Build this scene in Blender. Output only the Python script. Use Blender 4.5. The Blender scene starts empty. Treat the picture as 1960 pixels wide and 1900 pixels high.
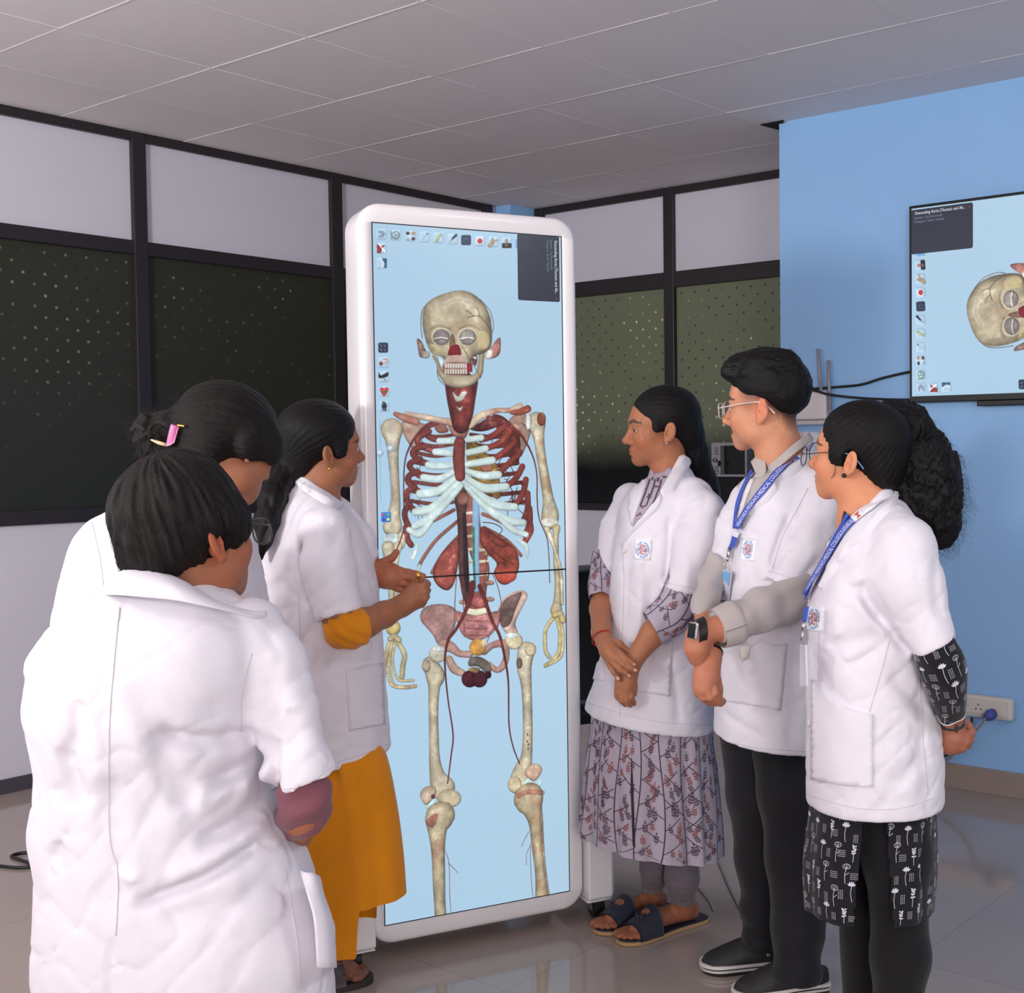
import bpy, bmesh, math, random
import numpy as np
from mathutils import Vector, Matrix, noise
from mathutils.bvhtree import BVHTree

random.seed(7); RNG = np.random.RandomState(11)
SC = bpy.context.scene
COL = SC.collection

# ------------------------------------------------------------------ camera
FPX, CX, CY = 2431.7, 1315.6, 950.0
YAW, PITCH, ROLL = 0.6373, -0.0382, -0.0091
CAM = np.array([0.0, 0.0, 1.45])
def _rot():
    c, s = math.cos(YAW), math.sin(YAW)
    fw = np.array([-s*math.cos(PITCH), c*math.cos(PITCH), math.sin(PITCH)])
    r = np.array([c, s, 0.0]); u = np.cross(r, fw)
    r2 = r*math.cos(ROLL)+u*math.sin(ROLL); u2 = -r*math.sin(ROLL)+u*math.cos(ROLL)
    return np.array([r2, u2, fw])
MC = _rot()                      # rows: camera right, up, forward in world axes
HR = np.array([math.cos(YAW), math.sin(YAW), 0.0])     # level right
HF = np.array([-math.sin(YAW), math.cos(YAW), 0.0])    # level forward
UP = np.array([0.0, 0.0, 1.0])
def ray(x, y): return MC.T @ np.array([(x-CX)/FPX, -(y-CY)/FPX, 1.0])
def at(x, y, d): return CAM + ray(x, y)*d
def on_plane(x, y, p0, n):
    d = ray(x, y); return CAM + d*(np.dot(np.asarray(p0)-CAM, n)/np.dot(d, n))
def on_axis(x, y, k, v):
    d = ray(x, y); return CAM + d*((v-CAM[k])/d[k])
def pix(P):
    q = MC @ (np.asarray(P)-CAM); return CX+FPX*q[0]/q[2], CY-FPX*q[1]/q[2], q[2]

cam = bpy.data.cameras.new('camera'); co = bpy.data.objects.new('camera', cam); COL.objects.link(co)
cam.sensor_fit = 'HORIZONTAL'; cam.sensor_width = 36.0; cam.lens = FPX/1960*36.0
cam.shift_x = -(CX-980.0)/1960.0; cam.clip_start = 0.05
mw = Matrix.Identity(4)
for i in range(3):
    mw[i][0], mw[i][1], mw[i][2], mw[i][3] = MC[0][i], MC[1][i], -MC[2][i], CAM[i]
co.matrix_world = mw
SC.camera = co

# ------------------------------------------------------------------ colours and materials
def lin(r, g=None, b=None):
    if g is None: r, g, b = r
    f = lambda c: (c/255.0/12.92) if c/255.0 <= 0.04045 else ((c/255.0+0.055)/1.055)**2.4
    return (f(r), f(g), f(b))
def linv(a):
    a = np.asarray(a, float)/255.0
    return np.where(a <= 0.04045, a/12.92, ((a+0.055)/1.055)**2.4)
def nd(nt, t, **kw):
    n = nt.nodes.new(t)
    for k, v in kw.items():
        if k.startswith('i_'):
            n.inputs[k[2:].replace('_', ' ')].default_value = v
        else: setattr(n, k, v)
    return n
def mat(name, col, rough=0.6, metal=0.0, spec=0.5, noise_s=0, noise_a=0.0, bump_s=0, bump_d=0.0, attr=None, sheen=0.0, sss=0.0, coat=0.0, alpha=1.0, trans=0.0, ior=1.45, emit=None, stretch=None, ambump=0):
    m = bpy.data.materials.new(name); m.use_nodes = True
    nt = m.node_tree; b = nt.nodes['Principled BSDF']
    L = nt.links.new
    c4 = (*col, 1.0)
    b.inputs['Base Color'].default_value = c4
    b.inputs['Roughness'].default_value = rough; b.inputs['Metallic'].default_value = metal
    b.inputs['Specular IOR Level'].default_value = spec; b.inputs['IOR'].default_value = ior
    b.inputs['Sheen Weight'].default_value = sheen
    b.inputs['Coat Weight'].default_value = coat
    b.inputs['Alpha'].default_value = alpha
    b.inputs['Transmission Weight'].default_value = trans
    if sss:
        b.inputs['Subsurface Weight'].default_value = sss
        b.inputs['Subsurface Radius'].default_value = (1.0, 0.35, 0.2)
        b.inputs['Subsurface Scale'].default_value = 0.006
    if emit:
        b.inputs['Emission Color'].default_value = (*emit[0], 1); b.inputs['Emission Strength'].default_value = emit[1]
    src = None
    if attr:
        a = nd(nt, 'ShaderNodeAttribute', attribute_name=attr); src = a.outputs['Color']
    tc = nd(nt, 'ShaderNodeTexCoord')
    vec = tc.outputs['Object']
    if stretch:
        mp = nd(nt, 'ShaderNodeMapping'); mp.inputs['Scale'].default_value = stretch
        L(vec, mp.inputs['Vector']); vec = mp.outputs['Vector']
    if noise_s:
        n = nd(nt, 'ShaderNodeTexNoise'); n.inputs['Scale'].default_value = noise_s; n.inputs['Detail'].default_value = 4
        L(vec, n.inputs['Vector'])
        mr = nd(nt, 'ShaderNodeMapRange'); mr.inputs['To Min'].default_value = 1-noise_a; mr.inputs['To Max'].default_value = 1+noise_a
        mr.inputs['From Min'].default_value = 0.25; mr.inputs['From Max'].default_value = 0.75
        L(n.outputs['Fac'], mr.inputs['Value'])
        mx = nd(nt, 'ShaderNodeVectorMath', operation='MULTIPLY')
        if src: L(src, mx.inputs[0])
        else: mx.inputs[0].default_value = col
        L(mr.outputs['Result'], mx.inputs[1]); src = mx.outputs[0]
    if src: L(src, b.inputs['Base Color'])
    if bump_s:
        n2 = nd(nt, 'ShaderNodeTexNoise'); n2.inputs['Scale'].default_value = bump_s; n2.inputs['Detail'].default_value = 3
        L(vec, n2.inputs['Vector'])
        bp = nd(nt, 'ShaderNodeBump'); bp.inputs['Strength'].default_value = 1.0; bp.inputs['Distance'].default_value = bump_d
        L(n2.outputs['Fac'], bp.inputs['Height']); L(bp.outputs['Normal'], b.inputs['Normal'])
    return m

# ------------------------------------------------------------------ objects
def wloc(o):
    v = Vector((0, 0, 0))
    while o is not None: v += o.location; o = o.parent
    return np.array(v)
def tag(o, label=None, cat=None, group=None, kind=None):
    if label: o['label'] = label
    if cat: o['category'] = cat
    if group: o['group'] = group
    if kind: o['kind'] = kind
    return o
def thing(name, label, cat, loc=(0, 0, 0), group=None):
    o = bpy.data.objects.new(name, None); COL.objects.link(o); o.location = [float(v) for v in loc]
    o.empty_display_size = 0.1
    return tag(o, label, cat, group)
def mesh_from(name, V, F, smooth=True):
    """V: (n,3) array; F: list of faces or (m,4)/(m,3) int array"""
    me = bpy.data.meshes.new(name)
    V = np.asarray(V, dtype=np.float32)
    if isinstance(F, np.ndarray):
        k = F.shape[1]; m = len(F)
        me.vertices.add(len(V)); me.vertices.foreach_set('co', V.ravel())
        me.loops.add(m*k); me.loops.foreach_set('vertex_index', F.astype(np.int32).ravel())
        me.polygons.add(m); me.polygons.foreach_set('loop_start', np.arange(0, m*k, k, dtype=np.int32))
        me.update(calc_edges=True)
    else:
        me.from_pydata([tuple(map(float, v)) for v in V], [], [tuple(int(i) for i in f) for f in F])
    me.validate()
    me.polygons.foreach_set('use_smooth', np.full(len(me.polygons), bool(smooth)))
    me.update()
    return me
def part(name, V, F, m, parent=None, smooth=True, colors=None, mats=None, mi=None, attrs=None, kind=None):
    V = np.asarray(V, float)
    off = wloc(parent) if parent is not None else np.zeros(3)
    me = mesh_from(name, V-off, F, smooth)
    for mm in (mats or [m]): me.materials.append(mm)
    if mi is not None: me.polygons.foreach_set('material_index', np.asarray(mi, dtype=np.int32))
    if colors is not None:
        ca = me.color_attributes.new('Col', 'FLOAT_COLOR', 'POINT')
        c = np.ones((len(V), 4), np.float32); c[:, :3] = colors; ca.data.foreach_set('color', c.ravel())
    for k, v in (attrs or {}).items():
        v = np.asarray(v, np.float32)
        at_ = me.attributes.new(k, 'FLOAT_VECTOR', 'POINT'); at_.data.foreach_set('vector', v.ravel())
    o = bpy.data.objects.new(name, me); COL.objects.link(o)
    if parent is not None: o.parent = parent
    if kind: o['kind'] = kind
    return o

class MB:
    """collects simple shapes into one mesh"""
    def __init__(s): s.V = []; s.F = []; s.M = []
    def add(s, V, F, mi=0):
        o = len(s.V); s.V += [tuple(v) for v in V]; s.F += [tuple(i+o for i in f) for f in F]; s.M += [mi]*len(F); return s
    def box(s, c, size, ax=None, bev=0.0, mi=0):
        ax = ax if ax is not None else np.eye(3)
        bm = bmesh.new(); bmesh.ops.create_cube(bm, size=1.0)
        for v in bm.verts: v.co = Vector((v.co.x*size[0], v.co.y*size[1], v.co.z*size[2]))
        if bev: bmesh.ops.bevel(bm, geom=bm.edges[:], offset=bev, segments=2, affect='EDGES', profile=0.5)
        bm.verts.index_update()
        V = [np.asarray(c)+ax[0]*v.co.x+ax[1]*v.co.y+ax[2]*v.co.z for v in bm.verts]
        F = [[v.index for v in f.verts] for f in bm.faces]; bm.free()
        return s.add(V, F, mi)
    def span(s, lo, hi, bev=0.0, mi=0):
        lo = np.asarray(lo, float); hi = np.asarray(hi, float); return s.box((lo+hi)/2, hi-lo, None, bev, mi)
    def tube(s, pts, r, n=10, cap=True, mi=0, closed=False):
        V, F = tube_geo(pts, r, n, cap, closed); return s.add(V, F, mi)
    def build(s, name, m, parent=None, smooth=False, mats=None, kind=None):
        o = part(name, np.array(s.V), s.F, m, parent, smooth, mats=mats, mi=s.M if mats else None, kind=kind)
        return o
def frame_of(t):
    t = t/np.linalg.norm(t); a = UP if abs(t[2]) < 0.9 else np.array([1., 0, 0])
    x = np.cross(a, t); x /= np.linalg.norm(x); return x, np.cross(t, x)
def tube_geo(pts, r, n=10, cap=True, closed=False):
    P = np.asarray(pts, float); m = len(P); R = np.full(m, r) if np.isscalar(r) else np.asarray(r, float)
    V = []; F = []; px = None
    for i in range(m):
        if closed: t = P[(i+1) % m]-P[i-1]
        else: t = P[min(i+1, m-1)]-P[max(i-1, 0)]
        t = t/(np.linalg.norm(t)+1e-12)
        if px is None: x, y = frame_of(t)
        else:
            x = px-t*np.dot(px, t); x /= np.linalg.norm(x)+1e-12; y = np.cross(t, x)
        px = x
        for k in range(n):
            a = 2*math.pi*k/n; V.append(P[i]+(x*math.cos(a)+y*math.sin(a))*R[i])
    for i in range(m if closed else m-1):
        j = (i+1) % m
        for k in range(n):
            F.append((i*n+k, i*n+(k+1) % n, j*n+(k+1) % n, j*n+k))
    if cap and not closed:
        F.append(tuple(reversed(range(n)))); F.append(tuple((m-1)*n+k for k in range(n)))
    return V, F
def spline(pts, n=8, closed=False):
    """Catmull-Rom through rows of any width"""
    P = np.asarray(pts, float); m = len(P); out = []
    rng = range(m if closed else m-1)
    for i in rng:
        if closed: a, b, c, d = P[i-1], P[i], P[(i+1) % m], P[(i+2) % m]
        else: a, b, c, d = P[max(i-1, 0)], P[i], P[i+1], P[min(i+2, m-1)]
        for k in range(n):
            t = k/n
            out.append(0.5*((2*b)+(-a+c)*t+(2*a-5*b+4*c-d)*t*t+(-a+3*b-3*c+d)*t**3))
    if not closed: out.append(P[-1])
    return np.array(out)
def text_geo(s, size=1.0):
    """text as flat triangles in the xy plane, left edge at 0"""
    cu = bpy.data.curves.new('t', 'FONT'); cu.body = s; cu.size = size; cu.resolution_u = 3
    ob = bpy.data.objects.new('t', cu); COL.objects.link(ob)
    dg = bpy.context.evaluated_depsgraph_get(); dg.update()
    me = ob.evaluated_get(dg).to_mesh()
    V = np.array([v.co[:] for v in me.vertices]); F = [tuple(p.vertices) for p in me.polygons]
    ob.evaluated_get(dg).to_mesh_clear()
    bpy.data.objects.remove(ob); bpy.data.curves.remove(cu)
    if len(V): V[:, 0] -= V[:, 0].min()
    return V, F
# ================================================================== THE ROOM
CEIL = 2.925; XL = -5.559; YB = 5.80; YBLUE = 4.956; XBL = -3.13; XR = 4.5; YF = -6.0
m_panel = mat('white_laminate', lin(203, 199, 211), 0.45, noise_s=1.5, noise_a=0.02)
m_black = mat('dark_brown_aluminium', lin(40, 34, 38), 0.38)
m_blue = mat('light_blue_paint', lin(143, 186, 234), 0.55, noise_s=2.0, noise_a=0.02, bump_s=220, bump_d=0.0004)
m_offw = mat('plain_wall_paint', lin(205, 198, 196), 0.7, noise_s=2, noise_a=0.02)
m_skirt = mat('beige_skirting_tile', lin(150, 134, 126), 0.35, noise_s=6, noise_a=0.03)
m_dskirt = mat('dark_grey_skirting', lin(70, 64, 74), 0.5, noise_s=6, noise_a=0.03)

# floor: large glossy vitrified tiles with fine joints
def floor_mat():
    m = bpy.data.materials.new('glossy_floor_tile'); m.use_nodes = True; nt = m.node_tree; L = nt.links.new
    b = nt.nodes['Principled BSDF']; tc = nd(nt, 'ShaderNodeTexCoord')
    br = nd(nt, 'ShaderNodeTexBrick'); br.offset = 0.0
    br.inputs['Color1'].default_value = (*lin(166, 150, 142), 1); br.inputs['Color2'].default_value = (*lin(162, 147, 140), 1)
    br.inputs['Mortar'].default_value = (*lin(140, 126, 118), 1)
    br.inputs['Scale'].default_value = 1.0; br.inputs['Mortar Size'].default_value = 0.0015
    br.inputs['Brick Width'].default_value = 0.8; br.inputs['Row Height'].default_value = 0.8
    L(tc.outputs['Object'], br.inputs['Vector'])
    n = nd(nt, 'ShaderNodeTexNoise'); n.inputs['Scale'].default_value = 3.0; n.inputs['Detail'].default_value = 5
    L(tc.outputs['Object'], n.inputs['Vector'])
    mr = nd(nt, 'ShaderNodeMapRange'); mr.inputs['To Min'].default_value = 0.94; mr.inputs['To Max'].default_value = 1.05
    L(n.outputs['Fac'], mr.inputs['Value'])
    mx = nd(nt, 'ShaderNodeVectorMath', operation='MULTIPLY'); L(br.outputs['Color'], mx.inputs[0]); L(mr.outputs['Result'], mx.inputs[1])
    L(mx.outputs[0], b.inputs['Base Color'])
    b.inputs['Roughness'].default_value = 0.09; b.inputs['Specular IOR Level'].default_value = 0.6
    return m
def struct(name, mb, m, mats=None, smooth=False):
    o = mb.build(name, m, None, smooth, mats=mats); o['kind'] = 'structure'; return o
struct('floor', MB().span((XL-0.1, YF-0.1, -0.12), (XR+0.1, YB+0.1, 0)), floor_mat())

# ceiling: mineral tiles in a T-bar grid; each tile sits a touch unevenly
m_tile = mat('ceiling_tile', lin(226, 218, 221), 0.8, noise_s=90, noise_a=0.012)
m_tbar = mat('ceiling_t_bar', lin(222, 214, 217), 0.8)
gx0, gy0 = -3.27*0.985, 2.9433*0.985
mb = MB()
mb.add([(XL-.1, YF-.1, CEIL+.05), (XR+.1, YF-.1, CEIL+.05), (XR+.1, YB+.1, CEIL+.05), (XL-.1, YB+.1, CEIL+.05)], [(0, 3, 2, 1)], 0)
mb.add([(XL-.1, YF-.1, CEIL+.12), (XR+.1, YF-.1, CEIL+.12), (XR+.1, YB+.1, CEIL+.12), (XL-.1, YB+.1, CEIL+.12)], [(0, 1, 2, 3)], 0)
TS = 0.591
rt = random.Random(3)
for i in range(-5, 15):
    for j in range(-17, 7):
        x0, y0 = gx0+i*TS, gy0+j*TS; x1, y1 = x0+TS, y0+TS
        x0, x1 = max(x0, XL), min(x1, XR); y0, y1 = max(y0, YF), min(y1, YB)
        if x1-x0 < .02 or y1-y0 < .02: continue
        g = 0.004
        dz = [CEIL+rt.uniform(-.0004, .0016) for _ in range(4)]
        if i == -1 and j == 2: pass
        V = [(x0+g, y0+g, dz[0]), (x1-g, y0+g, dz[1]), (x1-g, y1-g, dz[2]), (x0+g, y1-g, dz[3])]
        mb.add(V+[(a, b, CEIL+.04) for a, b, _ in V], [(0, 3, 2, 1), (0, 1, 5, 4), (1, 2, 6, 5), (2, 3, 7, 6), (3, 0, 4, 7)], 0)
for i in range(-5, 16):
    x = gx0+i*TS
    if XL < x < XR: mb.span((x-.005, YF, CEIL-.0005), (x+.005, YB, CEIL+.03), 0, 1)
for j in range(-17, 8):
    y = gy0+j*TS
    if YF < y < YB: mb.span((XL, y-.005, CEIL-.0006), (XR, y+.005, CEIL+.03), 0, 1)
struct('ceiling', mb, m_tile, mats=[m_tile, m_tbar])
# black panel beside the blue wall, painted as the unlit gap of a missing tile
p = [on_axis(x, y, 2, CEIL-.006) for x, y in ((1456, 240), (1489, 234), (1489, 253))]
q = p[1]+np.array([0.03, 0, 0]); q2 = p[2]+np.array([0.03, 0, 0])
pp = [p[0], q, q2]
mb = MB(); mb.add(pp+[v+np.array([0, 0, .02]) for v in pp], [(0, 2, 1), (0, 1, 4, 3), (1, 2, 5, 4), (2, 0, 3, 5)])
struct('trim_1', mb, mat('painted_ceiling_void', lin(14, 13, 14), 0.9))

# patterned glass: foil flecks in a staggered grid on dark green film
def glass_mat(name, cols, ua, dark_z, spacing, bright):
    m = bpy.data.materials.new(name); m.use_nodes = True; nt = m.node_tree; L = nt.links.new
    b = nt.nodes['Principled BSDF']; tc = nd(nt, 'ShaderNodeTexCoord'); sp = nd(nt, 'ShaderNodeSeparateXYZ'); L(tc.outputs['Object'], sp.inputs[0])
    def M(op, a, bb=None, c=None):
        n = nd(nt, 'ShaderNodeMath', operation=op)
        for i, v in enumerate((a, bb, c)):
            if v is None: continue
            if isinstance(v, (int, float)): n.inputs[i].default_value = v
            else: L(v, n.inputs[i])
        return n.outputs[0]
    U = M('DIVIDE', sp.outputs[ua], spacing); V = M('DIVIDE', sp.outputs[2], spacing*0.5)
    row = M('FLOOR', V); odd = M('MULTIPLY', M('MODULO', M('ABSOLUTE', row), 2.0), 0.5)
    Us = M('ADD', U, odd); colu = M('FLOOR', Us)
    fu = M('MULTIPLY', M('SUBTRACT', M('FRACT', Us), 0.5), spacing); fv = M('MULTIPLY', M('SUBTRACT', M('FRACT', V), 0.5), spacing*.5)
    au, av = M('ABSOLUTE', fu), M('ABSOLUTE', fv)
    # four-pointed fleck
    dist = M('ADD', M('MAXIMUM', au, av), M('MULTIPLY', M('MINIMUM', au, av), 0.25))
    mask = M('LESS_THAN', dist, 0.0066)
    cb = nd(nt, 'ShaderNodeCombineXYZ'); L(colu, cb.inputs[0]); L(row, cb.inputs[1])
    wn = nd(nt, 'ShaderNodeTexWhiteNoise'); wn.noise_dimensions = '2D'; L(cb.outputs[0], wn.inputs['Vector'])
    nz = nd(nt, 'ShaderNodeTexNoise'); nz.inputs['Scale'].default_value = 2.2; nz.inputs['Detail'].default_value = 2.0; L(tc.outputs['Object'], nz.inputs['Vector'])
    val = M('ADD', M('MULTIPLY', wn.outputs[0], 0.20), nz.outputs['Fac'])
    ramp = nd(nt, 'ShaderNodeValToRGB'); L(val, ramp.inputs[0]); e = ramp.color_ramp.elements
    e[0].position = 0.56; e[0].color = (*cols[1], 1); e[1].position = bright; e[1].color = (*cols[2], 1)
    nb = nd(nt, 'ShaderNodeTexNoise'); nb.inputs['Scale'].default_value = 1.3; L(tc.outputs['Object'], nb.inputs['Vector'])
    st = nd(nt, 'ShaderNodeMapRange'); st.inputs['From Min'].default_value = dark_z[0]; st.inputs['From Max'].default_value = dark_z[1]  # lower part darkened in base colour, standing in for the dark behind the glass
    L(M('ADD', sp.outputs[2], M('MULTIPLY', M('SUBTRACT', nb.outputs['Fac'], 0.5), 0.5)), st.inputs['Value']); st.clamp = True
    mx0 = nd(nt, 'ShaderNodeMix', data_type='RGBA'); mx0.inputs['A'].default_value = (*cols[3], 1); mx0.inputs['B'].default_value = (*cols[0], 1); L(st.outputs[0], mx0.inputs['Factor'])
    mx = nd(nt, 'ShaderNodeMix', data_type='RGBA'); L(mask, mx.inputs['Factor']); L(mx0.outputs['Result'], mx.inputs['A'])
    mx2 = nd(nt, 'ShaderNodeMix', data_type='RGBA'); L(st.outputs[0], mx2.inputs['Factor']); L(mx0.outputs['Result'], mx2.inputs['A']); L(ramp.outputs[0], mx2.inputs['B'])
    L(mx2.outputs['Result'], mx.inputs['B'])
    L(mx.outputs['Result'], b.inputs['Base Color'])
    b.inputs['Roughness'].default_value = 0.32; b.inputs['Specular IOR Level'].default_value = 0.25
    return m
g_left = glass_mat('dark_patterned_glass', [lin(50, 50, 40), lin(34, 34, 28), lin(150, 150, 130), lin(42, 43, 38)], 1, (1.3, 2.4), 0.094, 0.86)
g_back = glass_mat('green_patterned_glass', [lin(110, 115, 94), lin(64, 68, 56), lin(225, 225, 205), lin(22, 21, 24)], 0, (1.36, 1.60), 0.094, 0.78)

def yl(x, y): return on_axis(x, y, 0, XL)[1]
def zl(x, y): return on_axis(x, y, 0, XL)[2]
def xb(x, y): return on_axis(x, y, 1, YB)[0]
def zb_(x, y): return on_axis(x, y, 1, YB)[2]
# left partition wall
z_mid1, z_mid0 = zl(0, 427), zl(0, 456); z_low1, z_low0 = zl(0, 978), zl(0, 1007)
posts = [(yl(247, 268), yl(273, 268)), (yl(628, 344), yl(649, 344)), (yl(921, 394), yl(938, 398))]
pw = posts[1][0]-posts[0][0]
posts = [(posts[0][0]-2*pw, posts[0][1]-2*pw), (posts[0][0]-pw, posts[0][1]-pw)]+posts
while posts[0][0] > YF+1.5: posts.insert(0, (posts[0][0]-pw, posts[0][1]-pw))
struct('wall_left', MB().span((XL-.12, YF, 0), (XL-.02, YB, CEIL+.1)).span((XL-.02, YF, 0), (XL, YB, z_low0)).span((XL-.02, YF, z_mid1), (XL, YB, CEIL)), m_panel)
fr = MB(); fr.span((XL-.02, YF, CEIL-.042), (XL+.02, posts[-1][1], CEIL)); fr.span((XL-.02, YF, z_mid0), (XL+.022, posts[-1][1], z_mid1), .004); fr.span((XL-.02, YF, z_low0), (XL+.022, posts[-1][1], z_low1), .004)
struct('trim_2', fr, m_black)
fr = MB()
for a, b in posts: fr.span((XL-.02, a, z_low0-0.002), (XL+.026, b, CEIL-.001), .004)
struct('trim_3', fr, m_black)
edges = [YF]+[v for p_ in posts for v in p_]
wn_ = 1
for a, b in zip(edges[0::2], edges[1::2]):
    if b-a < .05: continue
    struct('window_%d' % wn_, MB().span((XL-.018, a-.005, z_low1-.01), (XL-.006, b+.005, z_mid0+.01)), g_left); wn_ += 1
struct('baseboard_left', MB().span((XL, YF, 0), (XL+.012, YB, 0.062)), m_dskirt)
# back partition wall, in the corner behind the display
zB1, zB0 = zb_(1276, 522), zb_(1490, 530); zL1 = zb_(1109, 961)
struct('wall_back', MB().span((XL-.1, YB+.02, 0), (XBL+.3, YB+.12, CEIL+.1)).span((XL, YB, 0), (XBL+.2, YB+.02, zL1)).span((XL, YB, zB1), (XBL+.2, YB+.02, CEIL)), m_panel)
fr = MB(); fr.span((XL, YB-.02, CEIL-.042), (XBL+.2, YB+.02, CEIL)).span((XL, YB-.022, zB0), (XBL+.2, YB+.02, zB1), .004).span((XL, YB-.022, zL1-.045), (XBL+.2, YB+.02, zL1), .004)
struct('trim_4', fr, m_black)
bp_ = [(XL+.13, XL+.20), (xb(1274, 420), xb(1293, 420))]
bw = bp_[1][0]-bp_[0][0]
bp_.append((bp_[1][0]+1.13, bp_[1][1]+1.13))
fr = MB()
for a, b in bp_: fr.span((a, YB-.026, zL1-.045), (b, YB+.02, CEIL-.001), .004)
struct('trim_5', fr, m_black)
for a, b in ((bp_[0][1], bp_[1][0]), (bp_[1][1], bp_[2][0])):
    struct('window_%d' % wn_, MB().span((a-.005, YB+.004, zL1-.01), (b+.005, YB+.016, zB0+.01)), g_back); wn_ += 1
struct('baseboard_back', MB().span((XL, YB-.012, 0), (XBL+.2, YB, 0.062)), m_dskirt)
# small blue column filling the corner
struct('trim_6', MB().span((XL, YB-.23, 0), (XL+.13, YB+.02, CEIL)), m_blue)
# blue wall with its return, and the two walls behind the camera
struct('wall_right', MB().span((XBL, YBLUE, 0), (XR, YBLUE+.12, CEIL+.06)).span((XBL, YBLUE+.12, 0), (XBL+.12, YB+.1, CEIL+.06)), m_blue)
struct('baseboard_right', MB().span((XBL-.012, YBLUE-.012, 0), (XR, YBLUE, 0.105), .002), m_skirt)
struct('wall_side', MB().span((XR, YF, 0), (XR+.1, YBLUE+.1, CEIL+.06)), m_offw)
struct('wall_rear', MB().span((XL-.1, YF-.1, 0), (XR+.1, YF, CEIL+.06)), m_offw)
# ================================================================== THE DISPLAY PICTURE (drawn once, shown on both screens)
KA = on_axis(735, 1811, 2, 0.045); _kb = on_axis(1092, 1741, 2, 0.045)
KU = _kb-KA; KU /= np.linalg.norm(KU); KN = np.cross(KU, UP); KN /= np.linalg.norm(KN)     # along the front, and out of it
if np.dot(KN, CAM-KA) < 0: KN = -KN
U0, U1, ZT, ZBt = 0.006, 0.571, 2.083, 0.104
RES = 700.0; PW, PH = int((U1-U0)*RES), int((ZT-ZBt)*RES)
def to_uv(x, y):
    P = on_plane(x, y, KA, KN); return ((np.dot(P-KA, KU)-U0)*RES, (ZT-P[2])*RES)
TR = {1: (640, 370, 3.8), 2: (640, 720, 3.8), 3: (640, 1050, 3.8), 4: (600, 1400, 3.26667), 0: (0, 0, 1.0)}
def tv(T, p):
    ox, oy, s = TR[T]; return to_uv(ox+p[0]/s, oy+p[1]/s)
def tw(T, w): return w/TR[T][2]*1.13
def vnoise(h, w, cell, seed):
    r = np.random.RandomState(seed); gh, gw = int(h/cell)+3, int(w/cell)+3; g = r.rand(gh, gw)
    yy, xx = np.mgrid[0:h, 0:w]/cell; y0 = yy.astype(int); x0 = xx.astype(int); fy = yy-y0; fx = xx-x0
    fy = fy*fy*(3-2*fy); fx = fx*fx*(3-2*fx)
    return (g[y0, x0]*(1-fx)+g[y0, x0+1]*fx)*(1-fy)+(g[y0+1, x0]*(1-fx)+g[y0+1, x0+1]*fx)*fy
N1 = vnoise(PH, PW, 26, 1)*.5+vnoise(PH, PW, 9, 2)*.35+vnoise(PH, PW, 3.2, 3)*.25
N2 = vnoise(PH, PW, 40, 4)*.6+vnoise(PH, PW, 13, 5)*.4
yy_, xx_ = np.mgrid[0:PH, 0:PW].astype(float)
IMG = np.empty((PH, PW, 3))
IMG[:] = np.array([174, 208, 233])
IMG += (np.clip(1-np.abs(yy_/PH-.62)/.5, 0, 1)*6)[..., None]+np.array([4, 2, 0])*(xx_/PW)[..., None]
def _blend(sl, d, col, edge, mott, tint, round_w, alpha=1.0):
    a = np.clip(0.5-d, 0, 1)*alpha
    if not a.any(): return
    gy, gx = np.gradient(d)
    hgt = np.clip(-d/round_w, 0, 1); hh = np.sqrt(np.clip(1-(1-hgt)**2, 0, 1))
    lit = (edge+(1-edge)*hh)+(-gx*0.10-gy*0.20)*(1-hh)
    n = N1[sl]; c = np.asarray(col, float)*(lit*(1+mott*(n-.55)))[..., None]
    if tint is not None:
        tm = np.clip((N2[sl]-.55)*4, 0, 1)*0.55
        c = c*(1-tm[..., None])+np.asarray(tint, float)*lit[..., None]*tm[..., None]
    hl = np.clip((hh-.75)*4, 0, 1)*np.clip((n-.72)*5, 0, 1)
    c = c+hl[..., None]*26
    IMG[sl] = IMG[sl]*(1-a[..., None])+np.clip(c, 0, 255)*a[..., None]
def _box(P, r):
    x0, y0 = np.floor(P.min(0)-r-2).astype(int); x1, y1 = np.ceil(P.max(0)+r+3).astype(int)
    x0, y0 = max(x0, 0), max(y0, 0); x1, y1 = min(x1, PW), min(y1, PH)
    return None if x1-x0 < 2 or y1-y0 < 2 else (slice(y0, y1), slice(x0, x1))
def strip(T, col, pts, w=None, edge=.5, mott=.5, tint=None, alpha=1.0):
    q = [(*tv(T, p), tw(T, (p[2] if len(p) > 2 else w))*0.5) for p in pts]
    q = spline(q, 5) if len(q) > 2 else np.array(q)
    sl = _box(q[:, :2], q[:, 2].max())
    if sl is None: return
    X, Y = xx_[sl], yy_[sl]; d = np.full(X.shape, 1e9)
    for (ax, ay, ar), (bx, by, br) in zip(q[:-1], q[1:]):
        dx, dy = bx-ax, by-ay; t = np.clip(((X-ax)*dx+(Y-ay)*dy)/(dx*dx+dy*dy+1e-9), 0, 1)
        d = np.minimum(d, np.hypot(X-ax-t*dx, Y-ay-t*dy)-(ar+t*(br-ar)))
    _blend(sl, d, col, edge, mott, tint, max(q[:, 2].mean(), .6), alpha)
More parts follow.
